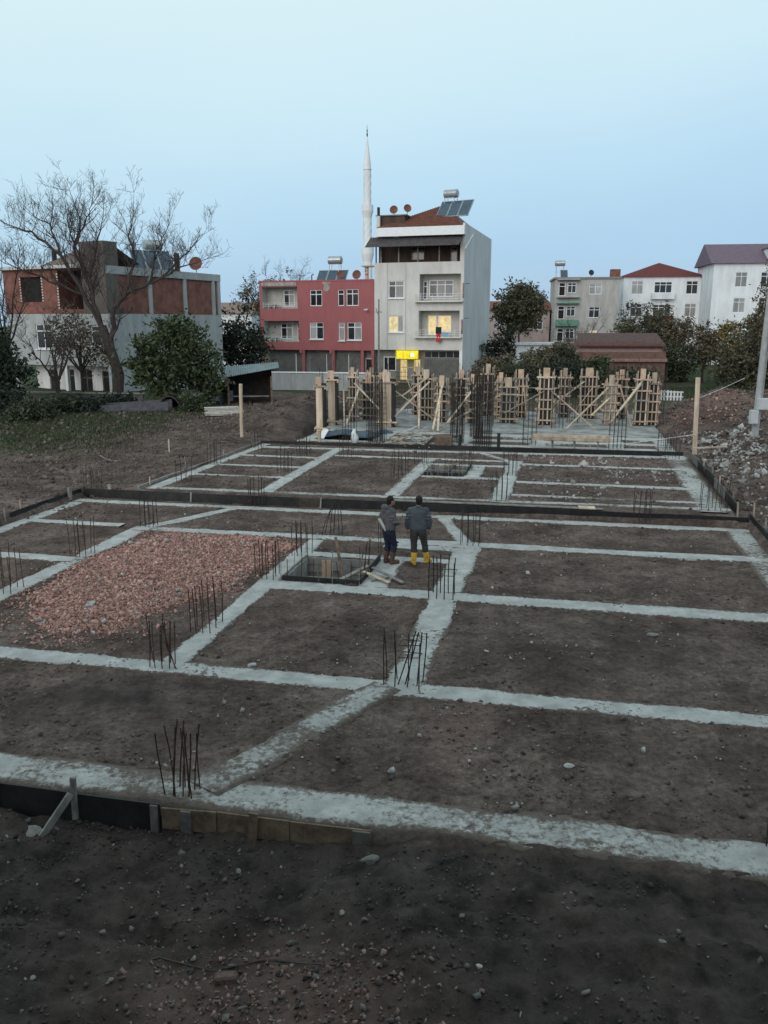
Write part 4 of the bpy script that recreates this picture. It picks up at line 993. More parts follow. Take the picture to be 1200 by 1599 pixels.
# ------------------------------------------------------------------ buildings
def plaster(name, c, var=0.82, scale=0.9): return mat(name, tuple(x * var * 0.86 for x in c), c, scale=scale * 1.3, stretch=(1, 1, 0.35), rough=0.92, bump=0.15, bscale=14, detail=10, lo=0.3, hi=0.6)
GLASS = mat('window_glass', (0.012, 0.014, 0.016), (0.03, 0.035, 0.04), scale=1.5, rough=0.12, spec=0.6, rnd=0.4)
CURT = mat('curtained_glass', (0.20, 0.20, 0.20), (0.36, 0.36, 0.35), scale=3, rough=0.35, stretch=(6, 1, 0.3), rnd=0.3)
LIT = mat('lit_window', (0.5, 0.4, 0.2), (0.6, 0.5, 0.3), scale=2, rough=0.5, emit=(1.0, 0.78, 0.36), emit_s=0.55)
PVC = mat('white_window_frame', (0.70, 0.71, 0.72), (0.78, 0.78, 0.78), scale=4, rough=0.5)
TILE = mat('roof_tile', (0.13, 0.055, 0.038), (0.21, 0.095, 0.068), scale=3, rough=0.9, bump=0.5, bscale=9)
TANK = mat('galvanised_steel', (0.30, 0.32, 0.33), (0.45, 0.47, 0.48), scale=3, rough=0.4, metal=0.6)
PANEL = mat('solar_glass', (0.03, 0.055, 0.085), (0.05, 0.085, 0.12), scale=2, rough=0.25, spec=0.5)
DISHM = mat('rusty_dish', (0.13, 0.055, 0.042), (0.22, 0.10, 0.075), scale=5, rough=0.8)
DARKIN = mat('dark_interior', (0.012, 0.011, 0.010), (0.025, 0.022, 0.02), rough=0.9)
STEEL = mat('grey_shutter', (0.13, 0.13, 0.125), (0.19, 0.19, 0.18), scale=2, rough=0.6)
WRAIL = mat('white_rail', (0.6, 0.61, 0.62), (0.7, 0.7, 0.7), rough=0.5)

def facade(mb, x0, x1, z0, z1, ops, y=0.0, mi=0):
    """front wall in the xz plane looking to -y, with real openings (x0,x1,z0,z1,depth,back material index or None)"""
    xs = sorted({x0, x1, *[a for o in ops for a in o[:2]]}); zs = sorted({z0, z1, *[a for o in ops for a in o[2:4]]})
    for i in range(len(xs) - 1):
        for j in range(len(zs) - 1):
            cx, cz = (xs[i] + xs[i + 1]) / 2, (zs[j] + zs[j + 1]) / 2
            if any(o[0] < cx < o[1] and o[2] < cz < o[3] for o in ops): continue
            mb.quad((xs[i], y, zs[j]), (xs[i + 1], y, zs[j]), (xs[i + 1], y, zs[j + 1]), (xs[i], y, zs[j + 1]), mi)
    for o in ops:
        a, b, c, d, dep = o[:5]; k = o[5] if len(o) > 5 else None
        rm = mi if len(o) < 7 else o[6]
        mb.quad((a, y, c), (a, y, d), (a, y + dep, d), (a, y + dep, c), rm); mb.quad((b, y, d), (b, y, c), (b, y + dep, c), (b, y + dep, d), rm)
        mb.quad((a, y, d), (b, y, d), (b, y + dep, d), (a, y + dep, d), rm); mb.quad((b, y, c), (a, y, c), (a, y + dep, c), (b, y + dep, c), rm)
        if k is not None: mb.quad((a, y + dep, c), (b, y + dep, c), (b, y + dep, d), (a, y + dep, d), k)

def window(parent, x0, x1, z0, z1, y, mull=(0.5,), tr=0.72, fm=None, gm=None, fw=0.075, sill=True, name='window'):
    fm = fm or PVC; mb = MB(); d = 0.05
    mb.box(x0, x0 + fw, y - d, y, z0, z1).box(x1 - fw, x1, y - d, y, z0, z1).box(x0 + fw, x1 - fw, y - d, y, z0, z0 + fw).box(x0 + fw, x1 - fw, y - d, y, z1 - fw, z1)
    for m in mull: x = x0 + (x1 - x0) * m; mb.box(x - fw / 2, x + fw / 2, y - d + 0.003, y, z0 + fw, z1 - fw)
    if tr:
        z = z0 + (z1 - z0) * tr; e_ = [x0 + fw] + [x0 + (x1 - x0) * m for m in mull] + [x1 - fw]
        for i in range(len(e_) - 1):
            a = e_[i] + (fw / 2 if i else 0); b = e_[i + 1] - (fw / 2 if i < len(e_) - 2 else 0)
            mb.box(a, b, y - d + 0.003, y, z - fw / 2, z + fw / 2)
    w = mb.build(name, fm, parent)
    ed = [x0 + fw / 2] + [x0 + (x1 - x0) * m for m in mull] + [x1 - fw / 2]
    for i in range(len(ed) - 1):
        gmm = gm[i % len(gm)] if isinstance(gm, (list, tuple)) else (gm or GLASS)
        MB().box(ed[i] + 0.002, ed[i + 1] - 0.002, y - 0.02, y - 0.008, z0 + fw / 2, z1 - fw / 2).build('pane', gmm, w)
    if sill: MB().box(x0 - 0.06, x1 + 0.06, y - d - 0.22, y - d - 0.002, z0 - 0.09, z0 - 0.01).build('sill', fm, w)
    return w

def dish(parent, x, y, z, r, rz=0.0, top=True, m=None):
    mb = MB(); n = 16
    prof = [(r * k / 5, 0.35 * r * (k / 5) ** 2) for k in range(1, 6)]
    vs_ = [(0, 0, 0)]; fs = []
    for rr, h in prof:
        for k in range(n): a = 2 * math.pi * k / n; vs_.append((rr * math.cos(a), -h, rr * math.sin(a)))
    for k in range(n): fs.append((0, 1 + k, 1 + (k + 1) % n))
    for i in range(len(prof) - 1):
        for k in range(n): fs.append((1 + i * n + k, 1 + (i + 1) * n + k, 1 + (i + 1) * n + (k + 1) % n, 1 + i * n + (k + 1) % n))
    mb.add(vs_, fs)
    mb.tube([(0, 0.02, 0), (0, 0.1, -r * 0.5), (0, 0.1, -r - 0.45)], 0.03, 6); mb.tube([(0, -r * 0.3, -r * 0.9), (0, -r * 0.9, 0)], 0.015, 4)
    o = mb.build('satellite_dish', m or DISHM, smooth=False)
    o.location = (x, y, z); o.rotation_euler = (R(-12), 0, rz); o.parent = parent
    return o

def solar(parent, x, y, z, npan, pw=0.95, ph=1.9, tilt=45, tank=True, tx=0.0, rz=0.0, tz=1.25):
    e = bpy.data.objects.new('solar_heater', None); COL.objects.link(e); e.parent = parent; e.location = (x, y, z); e.rotation_euler = (0, 0, rz)
    c, s_ = math.cos(R(tilt)), math.sin(R(tilt))
    for k in range(npan):
        x0 = (k - npan / 2) * (pw + 0.08)
        mb = MB(); q = [(x0, 0, 0), (x0 + pw, 0, 0), (x0 + pw, ph * c, ph * s_), (x0, ph * c, ph * s_)]
        nn = Vector((0, s_, -c)) * 0.08
        mb.add(q + [tuple(Vector(p) + nn) for p in q], [(0, 1, 2, 3), (7, 6, 5, 4), (0, 4, 5, 1), (1, 5, 6, 2), (2, 6, 7, 3), (3, 7, 4, 0)])
        mb.build('solar_panel', PANEL, e)
        fr = MB()
        for a, b in ((0, 1), (1, 2), (2, 3), (3, 0)): fr.bar(Vector(q[a]) - nn * 0.1, Vector(q[b]) - nn * 0.1, 0.05, 0.05)
        fr.build('panel_frame', TANK, e)
    st = MB()
    for sx in (-0.5, 0.5):
        st.bar((tx + sx, ph * c * 0.9, 0), (tx + sx, ph * c * 0.9, tz), 0.06, 0.06).bar((tx + sx, ph * c + 0.6, 0), (tx + sx, ph * c + 0.6, tz), 0.06, 0.06)
    st.bar((tx - 0.5, ph * c * 0.9, tz), (tx + 0.5, ph * c * 0.9, tz), 0.06, 0.06).bar((tx - 0.5, ph * c * 0.9, tz * 0.5), (tx + 0.5, ph * c * 0.9, tz * 0.5), 0.05, 0.05)
    st.build('stand', TANK, e)
    if tank:
        yy = ph * c + 0.25
        MB().tube([(tx - 0.72, yy, tz + 0.42), (tx - 0.66, yy, tz + 0.42), (tx + 0.66, yy, tz + 0.42), (tx + 0.72, yy, tz + 0.42)], [0.28, 0.4, 0.4, 0.28], 16).build('water_tank', TANK, e)
    return e

BR = R(-17)
# ---------- red three-storey building
RED = plaster('red_plaster', (0.36, 0.12, 0.125), 0.95)
CREAM = plaster('cream_plaster', (0.52, 0.50, 0.46))
GREYP = plaster('grey_plaster', (0.64, 0.615, 0.58), 0.92)
rb_ = thing('apartment_building', 'red three-storey building with white framed windows and two loggias', 'building', (-12.75, 86.7, 0.0), BR)
def rx(zx): return (zx - 100) / 930 * 12.3
def rzz(zy): return 10 - (zy - 335) / 530 * 6.7
wins = [(520, 618, 398, 522), (745, 795, 398, 522), (812, 910, 395, 522), (512, 625, 648, 780), (748, 797, 648, 790), (818, 932, 648, 785)]
ops = [(rx(a), rx(b), rzz(d), rzz(c), 0.16) for a, b, c, d in wins]
logs = [(rx(122), rx(416), rzz(540), rzz(372), 1.35, 1, 1), (rx(130), rx(424), rzz(802), rzz(636), 1.35, 1, 1)]
mb = MB(); facade(mb, 0, 12.3, 3.3, 10.0, ops + logs)
mb.quad((0, 0, 3.3), (0, 0, 10), (0, 10, 10), (0, 10, 3.3)); mb.quad((12.3, 0, 10), (12.3, 0, 3.3), (12.3, 10, 3.3), (12.3, 10, 10)); mb.quad((0, 10, 3.3), (0, 10, 10), (12.3, 10, 10), (12.3, 10, 3.3))
mb.quad((0, 0, 10), (12.3, 0, 10), (12.3, 10, 10), (0, 10, 10)); mb.quad((0, 10, 3.3), (12.3, 10, 3.3), (12.3, 0, 3.3), (0, 0, 3.3))
mb.build('wall', [RED, CREAM], rb_)
for k, (a, b, c, d) in enumerate(wins):
    window(rb_, rx(a), rx(b), rzz(d), rzz(c), 0.13, mull=(0.5,) if b - a > 60 else (), gm=[GLASS, GLASS] if k < 3 else [CURT, GLASS][::1 if k != 5 else -1], sill=(k >= 3))
for k, (zo, zw) in enumerate(((0, 0), (0, 0))):
    zb = rzz(540) if k == 0 else rzz(802); zt = rzz(372) if k == 0 else rzz(636)
    window(rb_, rx(262 if k == 0 else 232), rx(352 if k == 0 else 330), zb + 0.25, zt - 0.25, 1.33, mull=(0.5,), gm=[GLASS, CURT], sill=False)
    window(rb_, rx(380 if k == 0 else 372), rx(412 if k == 0 else 420), zb + 0.05, zt - 0.25, 1.33, mull=(), name='balcony_door', sill=False)
    r_ = MB(); xa, xb = rx(124), rx(415)
    for q in range(3): r_.bar((xa, 0.06, zb + 0.2 + 0.18 * q), (xb, 0.06, zb + 0.2 + 0.18 * q), 0.03, 0.03)
    for q in range(7): x = xa + 0.03 + (xb - xa - 0.06) * q / 6; r_.bar((x, 0.06, zb), (x, 0.06, zb + 0.6), 0.03, 0.03)
    r_.build('railing', WRAIL, rb_)
    st = MB()                                                   # odds and ends stored on the loggia
    for q in range(3): x = xa + 0.4 + 0.5 * q; st.box(x, x + 0.35, 0.35, 0.75, zb + 0.005, zb + 0.3 + 0.12 * (q % 2))
    st.build('stored_boxes', GREYW, rb_)
# ground floor set back behind piers
mb = MB(); mb.quad((0.5, 0.9, 0), (12.3, 0.9, 0), (12.3, 0.9, 3.3), (0.5, 0.9, 3.3)); mb.quad((0.5, 0.9, 0), (0.5, 0.9, 3.3), (0.5, 10, 3.3), (0.5, 10, 0)); mb.quad((12.3, 10, 0), (12.3, 10, 3.3), (12.3, 0.9, 3.3), (12.3, 0.9, 0))
mb.build('shop_wall', CWALL, rb_)
for a, b in ((0.65, 3.5), (3.65, 4.5), (5.2, 6.9), (7.0, 7.75), (8.2, 9.3), (9.4, 10.8)):
    mb = MB(); n = 14
    for q in range(n): z = 0.05 + 2.75 * q / n; mb.quad((a, 0.86, z), (b, 0.86, z), (b, 0.82, z + 2.75 / n), (a, 0.82, z + 2.75 / n))
    mb.build('shutter', STEEL, rb_)
for x in (0.0, 4.55, 7.8, 10.9, 12.0): MB().box(x, x + 0.3, 0.0, 0.34, 0, 3.29).build('pier', RED, rb_, bevel=0.01)
for x in (4.35, 7.6): MB().box(x, x + 0.28, -0.12, 0.3, 2.98, 3.34).build('corbel', RED, rb_)
MB().box(3.52, 3.63, 0.76, 0.84, 0, 2.9).build('door_jamb', WRAIL, rb_); MB().box(9.31, 9.39, 0.76, 0.84, 0, 2.9).build('door_jamb', WRAIL, rb_); MB().box(6.91, 6.99, 0.76, 0.84, 0, 2.9).build('door_jamb', WRAIL, rb_)
window(rb_, 11.15, 11.98, 0.05, 2.5, 0.8, mull=(), tr=0.45, name='door', sill=False)
# roof edge, worn patch, roof things
MB().box(-0.03, 12.33, -0.03, 0.25, 10.0, 10.16).build('parapet', RED, rb_, bevel=0.01)
MB().box(0.25, 4.1, -0.06, 0.2, 9.62, 9.98).build('worn_beam', plaster('worn_plaster', (0.42, 0.36, 0.34), 0.5, 3.0), rb_, bevel=0.02)
MB().prism([(7.0, 9.2), (7.35, 9.0), (7.7, 9.3), (7.65, 9.7), (7.9, 9.95), (6.85, 9.97), (7.1, 9.6)], 0.012, 'y', off=-0.013).build('repair_patch', MATS['worn_plaster'], rb_)
solar(rb_, 7.65, 0.6, 10.16, 3, 0.98, 1.35, 48, tx=0.0, tz=1.55)
dish(rb_, 8.75, 0.3, 10.65, 0.36); dish(rb_, 10.4, 0.5, 10.6, 0.45)
MB().tube([(5.55, 0.6, 10.0), (5.55, 0.6, 10.65), (5.75, 0.6, 10.75)], 0.06, 8).build('vent_pipe', DARKS, rb_)
mb = MB(); mb.box(11.2, 11.5, 0.5, 0.8, 10.0, 11.35).box(10.95, 12.3, 0.2, 1.3, 11.35, 11.47); mb.build('chimney', mat('patched_brick', (0.22, 0.10, 0.08), (0.5, 0.46, 0.43), scale=5, rough=0.9, lo=0.4, hi=0.55), rb_)
MB().bar((11.6, -0.35, 7.25), (11.6, 0.0, 7.35), 0.08, 0.06).box(11.42, 11.78, -0.5, -0.3, 7.2, 7.3).build('wall_lamp', WRAIL, rb_)

# ---------- grey five-storey building
gb = thing('apartment_building', 'tall grey building with brown tiled roof, awning terrace and lit yellow shop sign', 'building', (-0.95, 83.05, 0.0), BR)
GW, GD = 8.9, 14.5
def gx(zx): return (zx - 170) / 502 * 8.9
def gz(zy): return 3.4 + (1335 - zy) * 0.0170
SIDEP = plaster('side_render', (0.60, 0.60, 0.60), 0.92, 0.5)
ops = [(gx(252), gx(340), gz(1045), gz(950), 0.15), (gx(252), gx(338), gz(1236), gz(1142), 0.15),
       (gx(428), gx(655), gz(1060), gz(915), 1.3, 1, 1), (gx(425), gx(652), gz(1258), gz(1115), 1.3, 1, 1)]
mb = MB(); facade(mb, 0, GW, 3.4, 11.65, ops)
mb.quad((0, 0, 3.4), (0, 0, 11.65), (0, GD, 11.65), (0, GD, 3.4)); mb.quad((0, 0, 11.2), (GW, 0, 11.2), (GW, GD, 11.2), (0, GD, 11.2)); mb.quad((0, GD, 3.4), (GW, GD, 3.4), (GW, 0, 3.4), (0, 0, 3.4))
mb.quad((0.0, 0.15, 11.2), (GW, 0.15, 11.2), (GW, 0.15, 11.65), (0, 0.15, 11.65)); mb.quad((0, 0, 11.65), (GW, 0, 11.65), (GW, 0.15, 11.65), (0, 0.15, 11.65))
mb.build('wall', [GREYP, CREAM], gb)
mb = MB(); mb.quad((GW, 0, 0), (GW, GD, 0), (GW, GD, 14.9), (GW, 0, 15.1)); mb.quad((GW, 0, 14.0), (GW, 0, 15.1), (GW - 0.2, 0, 15.1), (GW - 0.2, 0, 14.0)); mb.quad((GW, 0, 15.1), (GW, GD, 14.9), (GW - 0.2, GD, 14.9), (GW - 0.2, 0, 15.1)); mb.quad((GW - 0.2, 0, 14.0), (GW - 0.2, 0, 15.1), (GW - 0.2, GD, 14.9), (GW - 0.2, GD, 14.0)); mb.quad((0, GD, 0), (0, GD, 14.6), (GW, GD, 14.6), (GW, GD, 0)); mb.quad((0, 1.5, 11.65), (0, 1.5, 14.8), (0, GD, 14.6), (0, GD, 11.65))
mb.build('side_wall', SIDEP, gb)
for x in (1.33, 3.2): MB().box(x - 0.025, x + 0.025, -0.02, -0.002, 3.4, 11.6).build('facade_groove', mat('groove_grey', (0.33, 0.33, 0.33)), gb)
window(gb, gx(252), gx(340), gz(1045), gz(950), 0.12, mull=(0.45,), gm=[GLASS, CURT]); window(gb, gx(252), gx(338), gz(1236), gz(1142), 0.12, mull=(0.3, 0.62), tr=None, gm=[LIT, LIT, CURT])
window(gb, gx(465), gx(600), gz(1038), gz(945), 1.28, mull=(0.33, 0.66), gm=[GLASS, CURT, CURT], sill=False); window(gb, gx(432), gx(455), gz(1055), gz(950), 1.28, mull=(), name='balcony_door', sill=False)
window(gb, gx(460), gx(510), gz(1252), gz(1140), 1.28, mull=(), tr=None, gm=LIT, name='balcony_door', sill=False); window(gb, gx(514), gx(592), gz(1235), gz(1140), 1.28, mull=(), tr=None, gm=LIT, sill=False)
for zb, xa, xb in ((gz(1060), gx(405), gx(672)), (gz(1258), gx(405), gx(668))):
    MB().box(xa, xb, -0.55, -0.003, zb - 0.16, zb - 0.02).build('balcony_slab', GREYP, gb, bevel=0.01)
    r_ = MB()
    for q in range(3): zz = zb + 0.18 + 0.22 * q; r_.bar((xa + 0.05, -0.5, zz), (xb - 0.05, -0.5, zz), 0.035, 0.035)
    for q in range(9): x = xa + 0.05 + (xb - xa - 0.1) * q / 8; r_.bar((x, -0.5, zb - 0.02), (x, -0.5, zb + 0.62), 0.03, 0.03)
    for sx in (xa + 0.05, xb - 0.05):
        for q in range(3): r_.bar((sx, -0.5, zb + 0.18 + 0.22 * q), (sx, 0.0, zb + 0.18 + 0.22 * q), 0.03, 0.03)
    r_.build('railing', WRAIL, gb)
    MB().box(xb - 0.10, xb + 0.06, -0.03, -0.004, zb + 0.25, zb + 1.6).build('brick_jamb', mat('jamb_brick', (0.17, 0.09, 0.075), (0.3, 0.2, 0.17), scale=9), gb)
# laundry on the lower balcony
for nm, xa, xb, za, zb, c in (('red_cloth', gx(531), gx(556), gz(1288), gz(1240), (0.42, 0.03, 0.035)), ('blue_cloth', gx(560), gx(600), gz(1256), gz(1238), (0.20, 0.33, 0.50)), ('dark_cloth', gx(528), gx(560), gz(1242), gz(1205), (0.02, 0.02, 0.022))):
    mb = MB(); n = 8
    for q in range(n):
        for w_ in (0, 1):
            pass
        x0, x1 = xa + (xb - xa) * q / n, xa + (xb - xa) * (q + 1) / n; y0, y1 = -0.56 + 0.02 * math.sin(q * 1.7), -0.56 + 0.02 * math.sin((q + 1) * 1.7)
        mb.add([(x0, y0, za), (x1, y1, za), (x1, y1 + 0.015, zb), (x0, y0 + 0.015, zb), (x0, y0 + 0.02, za), (x1, y1 + 0.02, za), (x1, y1 + 0.035, zb), (x0, y0 + 0.035, zb)], [(0, 1, 2, 3), (7, 6, 5, 4), (3, 2, 6, 7), (0, 4, 5, 1)])
    o = mb.build('hanging_cloth', mat(nm, c), gb); o['label'] = nm.replace('_', ' ') + ' hung over the lower balcony rail'
# ground floor
mb = MB(); mb.quad((0, 0.8, 0), (GW, 0.8, 0), (GW, 0.8, 3.4), (0, 0.8, 3.4)); mb.quad((0, 0, 0), (0, 0, 3.4), (0, 0.8, 3.4), (0, 0.8, 0)); mb.build('shop_wall', CWALL, gb)
MB().box(GW - 0.3, GW - 0.003, 0.0, 0.3, 0, 3.39).build('corner_pier', PVC, gb)
window(gb, gx(212), gx(285), 1.3, 2.7, 0.76, mull=(0.35,), tr=None, sill=False)
window(gb, gx(308), gx(428), 0.4, 2.5, 0.76, mull=(0.35, 0.68), tr=0.6, gm=[LIT, CURT, LIT], fm=mat('yellow_frame', (0.5, 0.42, 0.12), (0.6, 0.5, 0.2)), name='shop_window', sill=False)
sg = MB().box(gx(300), gx(426), -0.32, -0.02, gz(1386), gz(1338)).build('shop_sign', mat('yellow_sign', (0.8, 0.62, 0.02), (0.85, 0.7, 0.03), rough=0.5, emit=(1.0, 0.80, 0.0), emit_s=0.55), gb, bevel=0.02)
for q in range(3): x = gx(300) + 0.06 + 0.68 * q; MB().box(x, x + 0.02, -0.34, -0.323, gz(1384), gz(1340)).build('sign_joint', BROWN, sg)
MB().box(gx(385), gx(405), -0.36, -0.323, gz(1372), gz(1352)).build('sign_lamp', mat('sign_lamp', (1, 1, 0.8), (1, 1, 0.8), emit=(1, 0.95, 0.55), emit_s=1.4), sg, bevel=0.02)
for a, b in ((gx(448), gx(556)), (gx(562), gx(655))):
    mb = MB(); n = 16
    for q in range(n): z = 0.05 + 2.45 * q / n; mb.quad((a, 0.74, z), (b, 0.74, z), (b, 0.70, z + 2.45 / n), (a, 0.70, z + 2.45 / n))
    mb.build('shutter', STEEL, gb)
window(gb, gx(448), gx(655), 2.62, 3.3, 0.76, mull=(0.2, 0.4, 0.6, 0.8), tr=None, fm=GREYW, sill=False)
# terrace under the awning
DBR = plaster('terrace_brown', (0.10, 0.065, 0.05), 0.6)
mb = MB(); mb.quad((0, 2.6, 11.2), (GW, 2.6, 11.2), (GW, 2.6, 14.2), (0, 2.6, 14.2)); mb.build('terrace_wall', DBR, gb)
for x in (0.12, 0.62, 2.4, 4.3, 6.4): MB().box(x, x + 0.11, 0.02, 0.13, 11.66, 13.9).build('terrace_post', GREYW if x > 0.3 else BROWN, gb)
window(gb, 7.0, 7.7, 11.7, 13.2, 2.56, mull=(), fm=GREYW, sill=False, name='door'); window(gb, 3.0, 4.4, 12.0, 13.3, 2.56, mull=(0.5,), fm=BROWN, sill=False)
MB().box(gx(645), GW - 0.003, 0.3, 2.6, 11.66, 14.1).build('terrace_end', GREYP, gb)
mb = MB(); n = 40
for q in range(n):
    x0 = -0.45 + (GW + 0.25) * q / n; x1 = -0.45 + (GW + 0.25) * (q + 1) / n; xm = (x0 + x1) / 2
    def aw(x, dz): return [(x, 0.25, 14.02 + dz), (x - 0.12, -1.25, 13.02 + dz)]
    a, b, c = aw(x0, 0), aw(xm, 0.05), aw(x1, 0)
    mb.quad(a[1], b[1], b[0], a[0]); mb.quad(b[1], c[1], c[0], b[0])
aw_o = mb.build('awning', mat('dark_awning', (0.05, 0.042, 0.045), (0.085, 0.072, 0.075), scale=2, rough=0.7), gb)
aw_o.modifiers.new('thick', 'SOLIDIFY').thickness = 0.04
MB().box(0.3, GW + 0.02, -0.35, -0.004, 14.03, 14.85).build('fascia', PVC, gb, bevel=0.02)
# tiled hip roof
apex = (5.8, 4.6, 17.35); ev = [(0.3, -0.36, 14.86), (GW - 0.21, -0.36, 14.86), (GW - 0.21, GD - 0.2, 14.7), (0.3, GD - 0.2, 14.7)]
rf = MB()
for i in range(4): rf.add([ev[i], ev[(i + 1) % 4], apex], [(0, 1, 2)])
roof_o = rf.build('roof', TILE, gb)
for i in range(26):                                             # tile courses on the front slope
    k = (i + 0.5) / 26
    a = Vector(ev[0]).lerp(Vector(apex), k); b = Vector(ev[1]).lerp(Vector(apex), k)
    MB().bar(a + Vector((0, -0.01, 0.02)), b + Vector((0, -0.01, 0.02)), 0.05, 0.035).build('tile_course', TILE, roof_o)
MB().box(0.1, 2.9, 0.6, 3.6, 14.6, 16.0).build('roof_store', DBR, gb); MB().box(0.0, 3.1, 0.45, 3.8, 16.0, 16.1).build('roof_store_cap', GREYW, gb)
MB().box(0.18, 0.5, 0.2, 0.5, 14.85, 16.0).build('chimney', GREYP, gb); MB().tube([(0.34, 0.35, 16.0), (0.34, 0.35, 16.8)], 0.14, 10).build('flue', DARKS, gb)
dish(gb, 1.75, 0.8, 16.55, 0.40, 0.1); dish(gb, 3.05, 0.9, 16.65, 0.38, 0.5)
solar(gb, 7.3, 1.6, 15.9, 3, 1.05, 2.1, 48, tx=-0.9, tz=1.85, rz=R(-12))
MB().tube([(GW + 0.02, 0.2, 12.8), (GW + 0.06, 3.2, 14.2), (GW + 0.06, 3.6, 14.35)], 0.05, 6).build('drain_pipe', PVC, gb)
for zb in (9.6, 6.4): MB().bar((GW, 0.5, zb), (GW + 0.5, 0.4, zb + 0.05), 0.04, 0.04).build('bracket', DARKS, gb)

# ---------- street lamp pole in front of the joint of the two
lp = thing('utility_pole', 'thin grey pole at the joint of the red and grey buildings', 'pole', (-0.5, 81.0, 0))
MB().tube([(0, 0, 0), (0, 0, 8.2)], [0.11, 0.07], 8).build('shaft', CWALL, lp); MB().bar((-0.35, 0, 7.0), (0.3, 0, 7.0), 0.08, 0.08).build('crossarm', CWALL, lp)
MB().tube([(0, 0, 6.6), (-0.3, 0.6, 7.4)], 0.04, 5).build('stay', CWALL, lp)

# ---------- minaret
mn_scale = (0.86, 0.86, 0.985)
mn = thing('minaret', 'slender white minaret with two balconies and pointed cap', 'minaret', (-2.86, 150.0, 0))
WH = mat('white_stone_cladding', (0.66, 0.66, 0.67), (0.78, 0.77, 0.77), scale=0.8, rough=0.8, stretch=(1, 1, 0.3))
mn.scale = mn_scale
MB().lathe([(1.5, 0), (1.5, 8), (0.95, 11), (0.93, 16.6)], 24).build('shaft', WH, mn)
MB().lathe([(0.93, 16.6), (1.0, 16.9), (1.25, 18.0), (1.25, 19.1), (1.17, 19.1), (1.17, 18.1), (0.86, 18.1), (0.85, 20.0)], 24).build('balcony', WH, mn)
MB().lathe([(0.85, 19.0), (0.82, 24.3)], 24).build('shaft', WH, mn)
MB().lathe([(0.82, 24.0), (0.9, 24.3), (1.18, 25.2), (1.18, 26.2), (1.1, 26.2), (1.1, 25.3), (0.78, 25.3), (0.76, 26.5)], 24).build('balcony', WH, mn)
MB().lathe([(0.76, 26.3), (0.74, 31.9), (0.84, 32.0), (0.84, 32.15)], 24).build('shaft', WH, mn)
for k in range(6):                                              # carved bands round the upper shaft
    a0 = 2 * math.pi * k / 6
    MB().tube([(0.77 * math.cos(a0 + 0.35 * q), 0.77 * math.sin(a0 + 0.35 * q), 26.9 + 0.45 * q) for q in range(11)], 0.035, 5).build('spiral_band', PVC, mn)
    MB().tube([(0.86 * math.cos(a0 + 0.35 * q), 0.86 * math.sin(a0 + 0.35 * q), 19.3 + 0.42 * q) for q in range(11)], 0.035, 5).build('spiral_band', PVC, mn)
MB().lathe([(0.80, 32.15), (0.5, 34.4), (0.18, 36.6), (0.05, 37.4)], 24).build('cap', WH, mn)
MB().lathe([(0.06, 37.3), (0.16, 37.7), (0.06, 38.0), (0.12, 38.3), (0.04, 38.6), (0.03, 39.2)], 10).build('finial', DARKS, mn)

# ---------- unfinished brick house at the left
lh = thing('brick_house', 'unfinished three-storey house with white lower floors and bare red brick top', 'house', (-19.6, 60.0, 0.2), 0)
# local frame: x along the front from the left end to the near corner, y along the side going back
d_front = Vector((12, -5.7)).normalized(); ang = math.atan2(d_front.y, d_front.x)
lh.rotation_euler = (0, 0, ang)
LBR = mat('red_hollow_brick', (0.14, 0.062, 0.05), (0.26, 0.115, 0.09), scale=1.4, rough=0.95, bump=0.3, bscale=10)
LWH = plaster('house_white', (0.62, 0.62, 0.61), 0.75, 1.2); LGR = plaster('house_grey', (0.40, 0.41, 0.41), 0.8, 0.8)
FWD, SDP = 10.2, 13.3     # front width, side depth
def F(x): return x - FWD
ops2 = [(F(1.8), F(3.9), 7.3, 9.1, 0.25, 1), (F(5.6), F(8.0), 6.75, 9.5, 2.0, 1)]
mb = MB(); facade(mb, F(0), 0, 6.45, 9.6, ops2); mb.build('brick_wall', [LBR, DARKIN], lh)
ops1 = [(F(2.9), F(4.5), 3.9, 5.7, 0.15), (F(8.4), F(9.3), 4.2, 5.6, 0.15)]
mb = MB(); facade(mb, F(0.1), 0.0, 2.7, 6.44, ops1); mb.quad((F(0.1), 0, 2.7), (F(0.1), 0, 6.44), (F(0.1), SDP, 6.44), (F(0.1), SDP, 2.7)); mb.quad((F(0.1), SDP, 2.7), (0, SDP, 2.7), (0, 0, 2.7), (F(0.1), 0, 2.7)); mb.build('upper_wall', LGR, lh)
window(lh, F(2.9), F(4.5), 3.9, 5.7, 0.12, mull=(0.5,)); window(lh, F(8.4), F(9.3), 4.2, 5.6, 0.12, mull=())
ops0 = [(F(2.6), F(3.5), 0.7, 2.3, 0.15), (F(4.3), F(5.2), 0.6, 2.35, 0.15), (F(5.8), F(7.0), 0.15, 2.35, 0.2), (F(8.0), F(9.0), 0.7, 2.3, 0.15)]
mb = MB(); facade(mb, F(1.3), F(9.9), 0, 2.7, ops0, y=1.2); mb.build('lower_wall', LWH, lh)
for o_ in ops0: window(lh, o_[0], o_[1], o_[2], o_[3], 1.32, mull=(0.5,) if o_[1] - o_[0] > 1 else (), fm=BROWN, sill=False, name='window')
for x in (F(0.3), F(5.5), F(9.8)): MB().box(x, x + 0.25, 0.0, 0.25, -0.3, 2.69).build('pier', LWH, lh)
MB().box(F(-0.25), -2.3, -0.35, SDP * 0.4, 9.62, 9.84).build('roof_slab', LWH, lh, bevel=0.01)
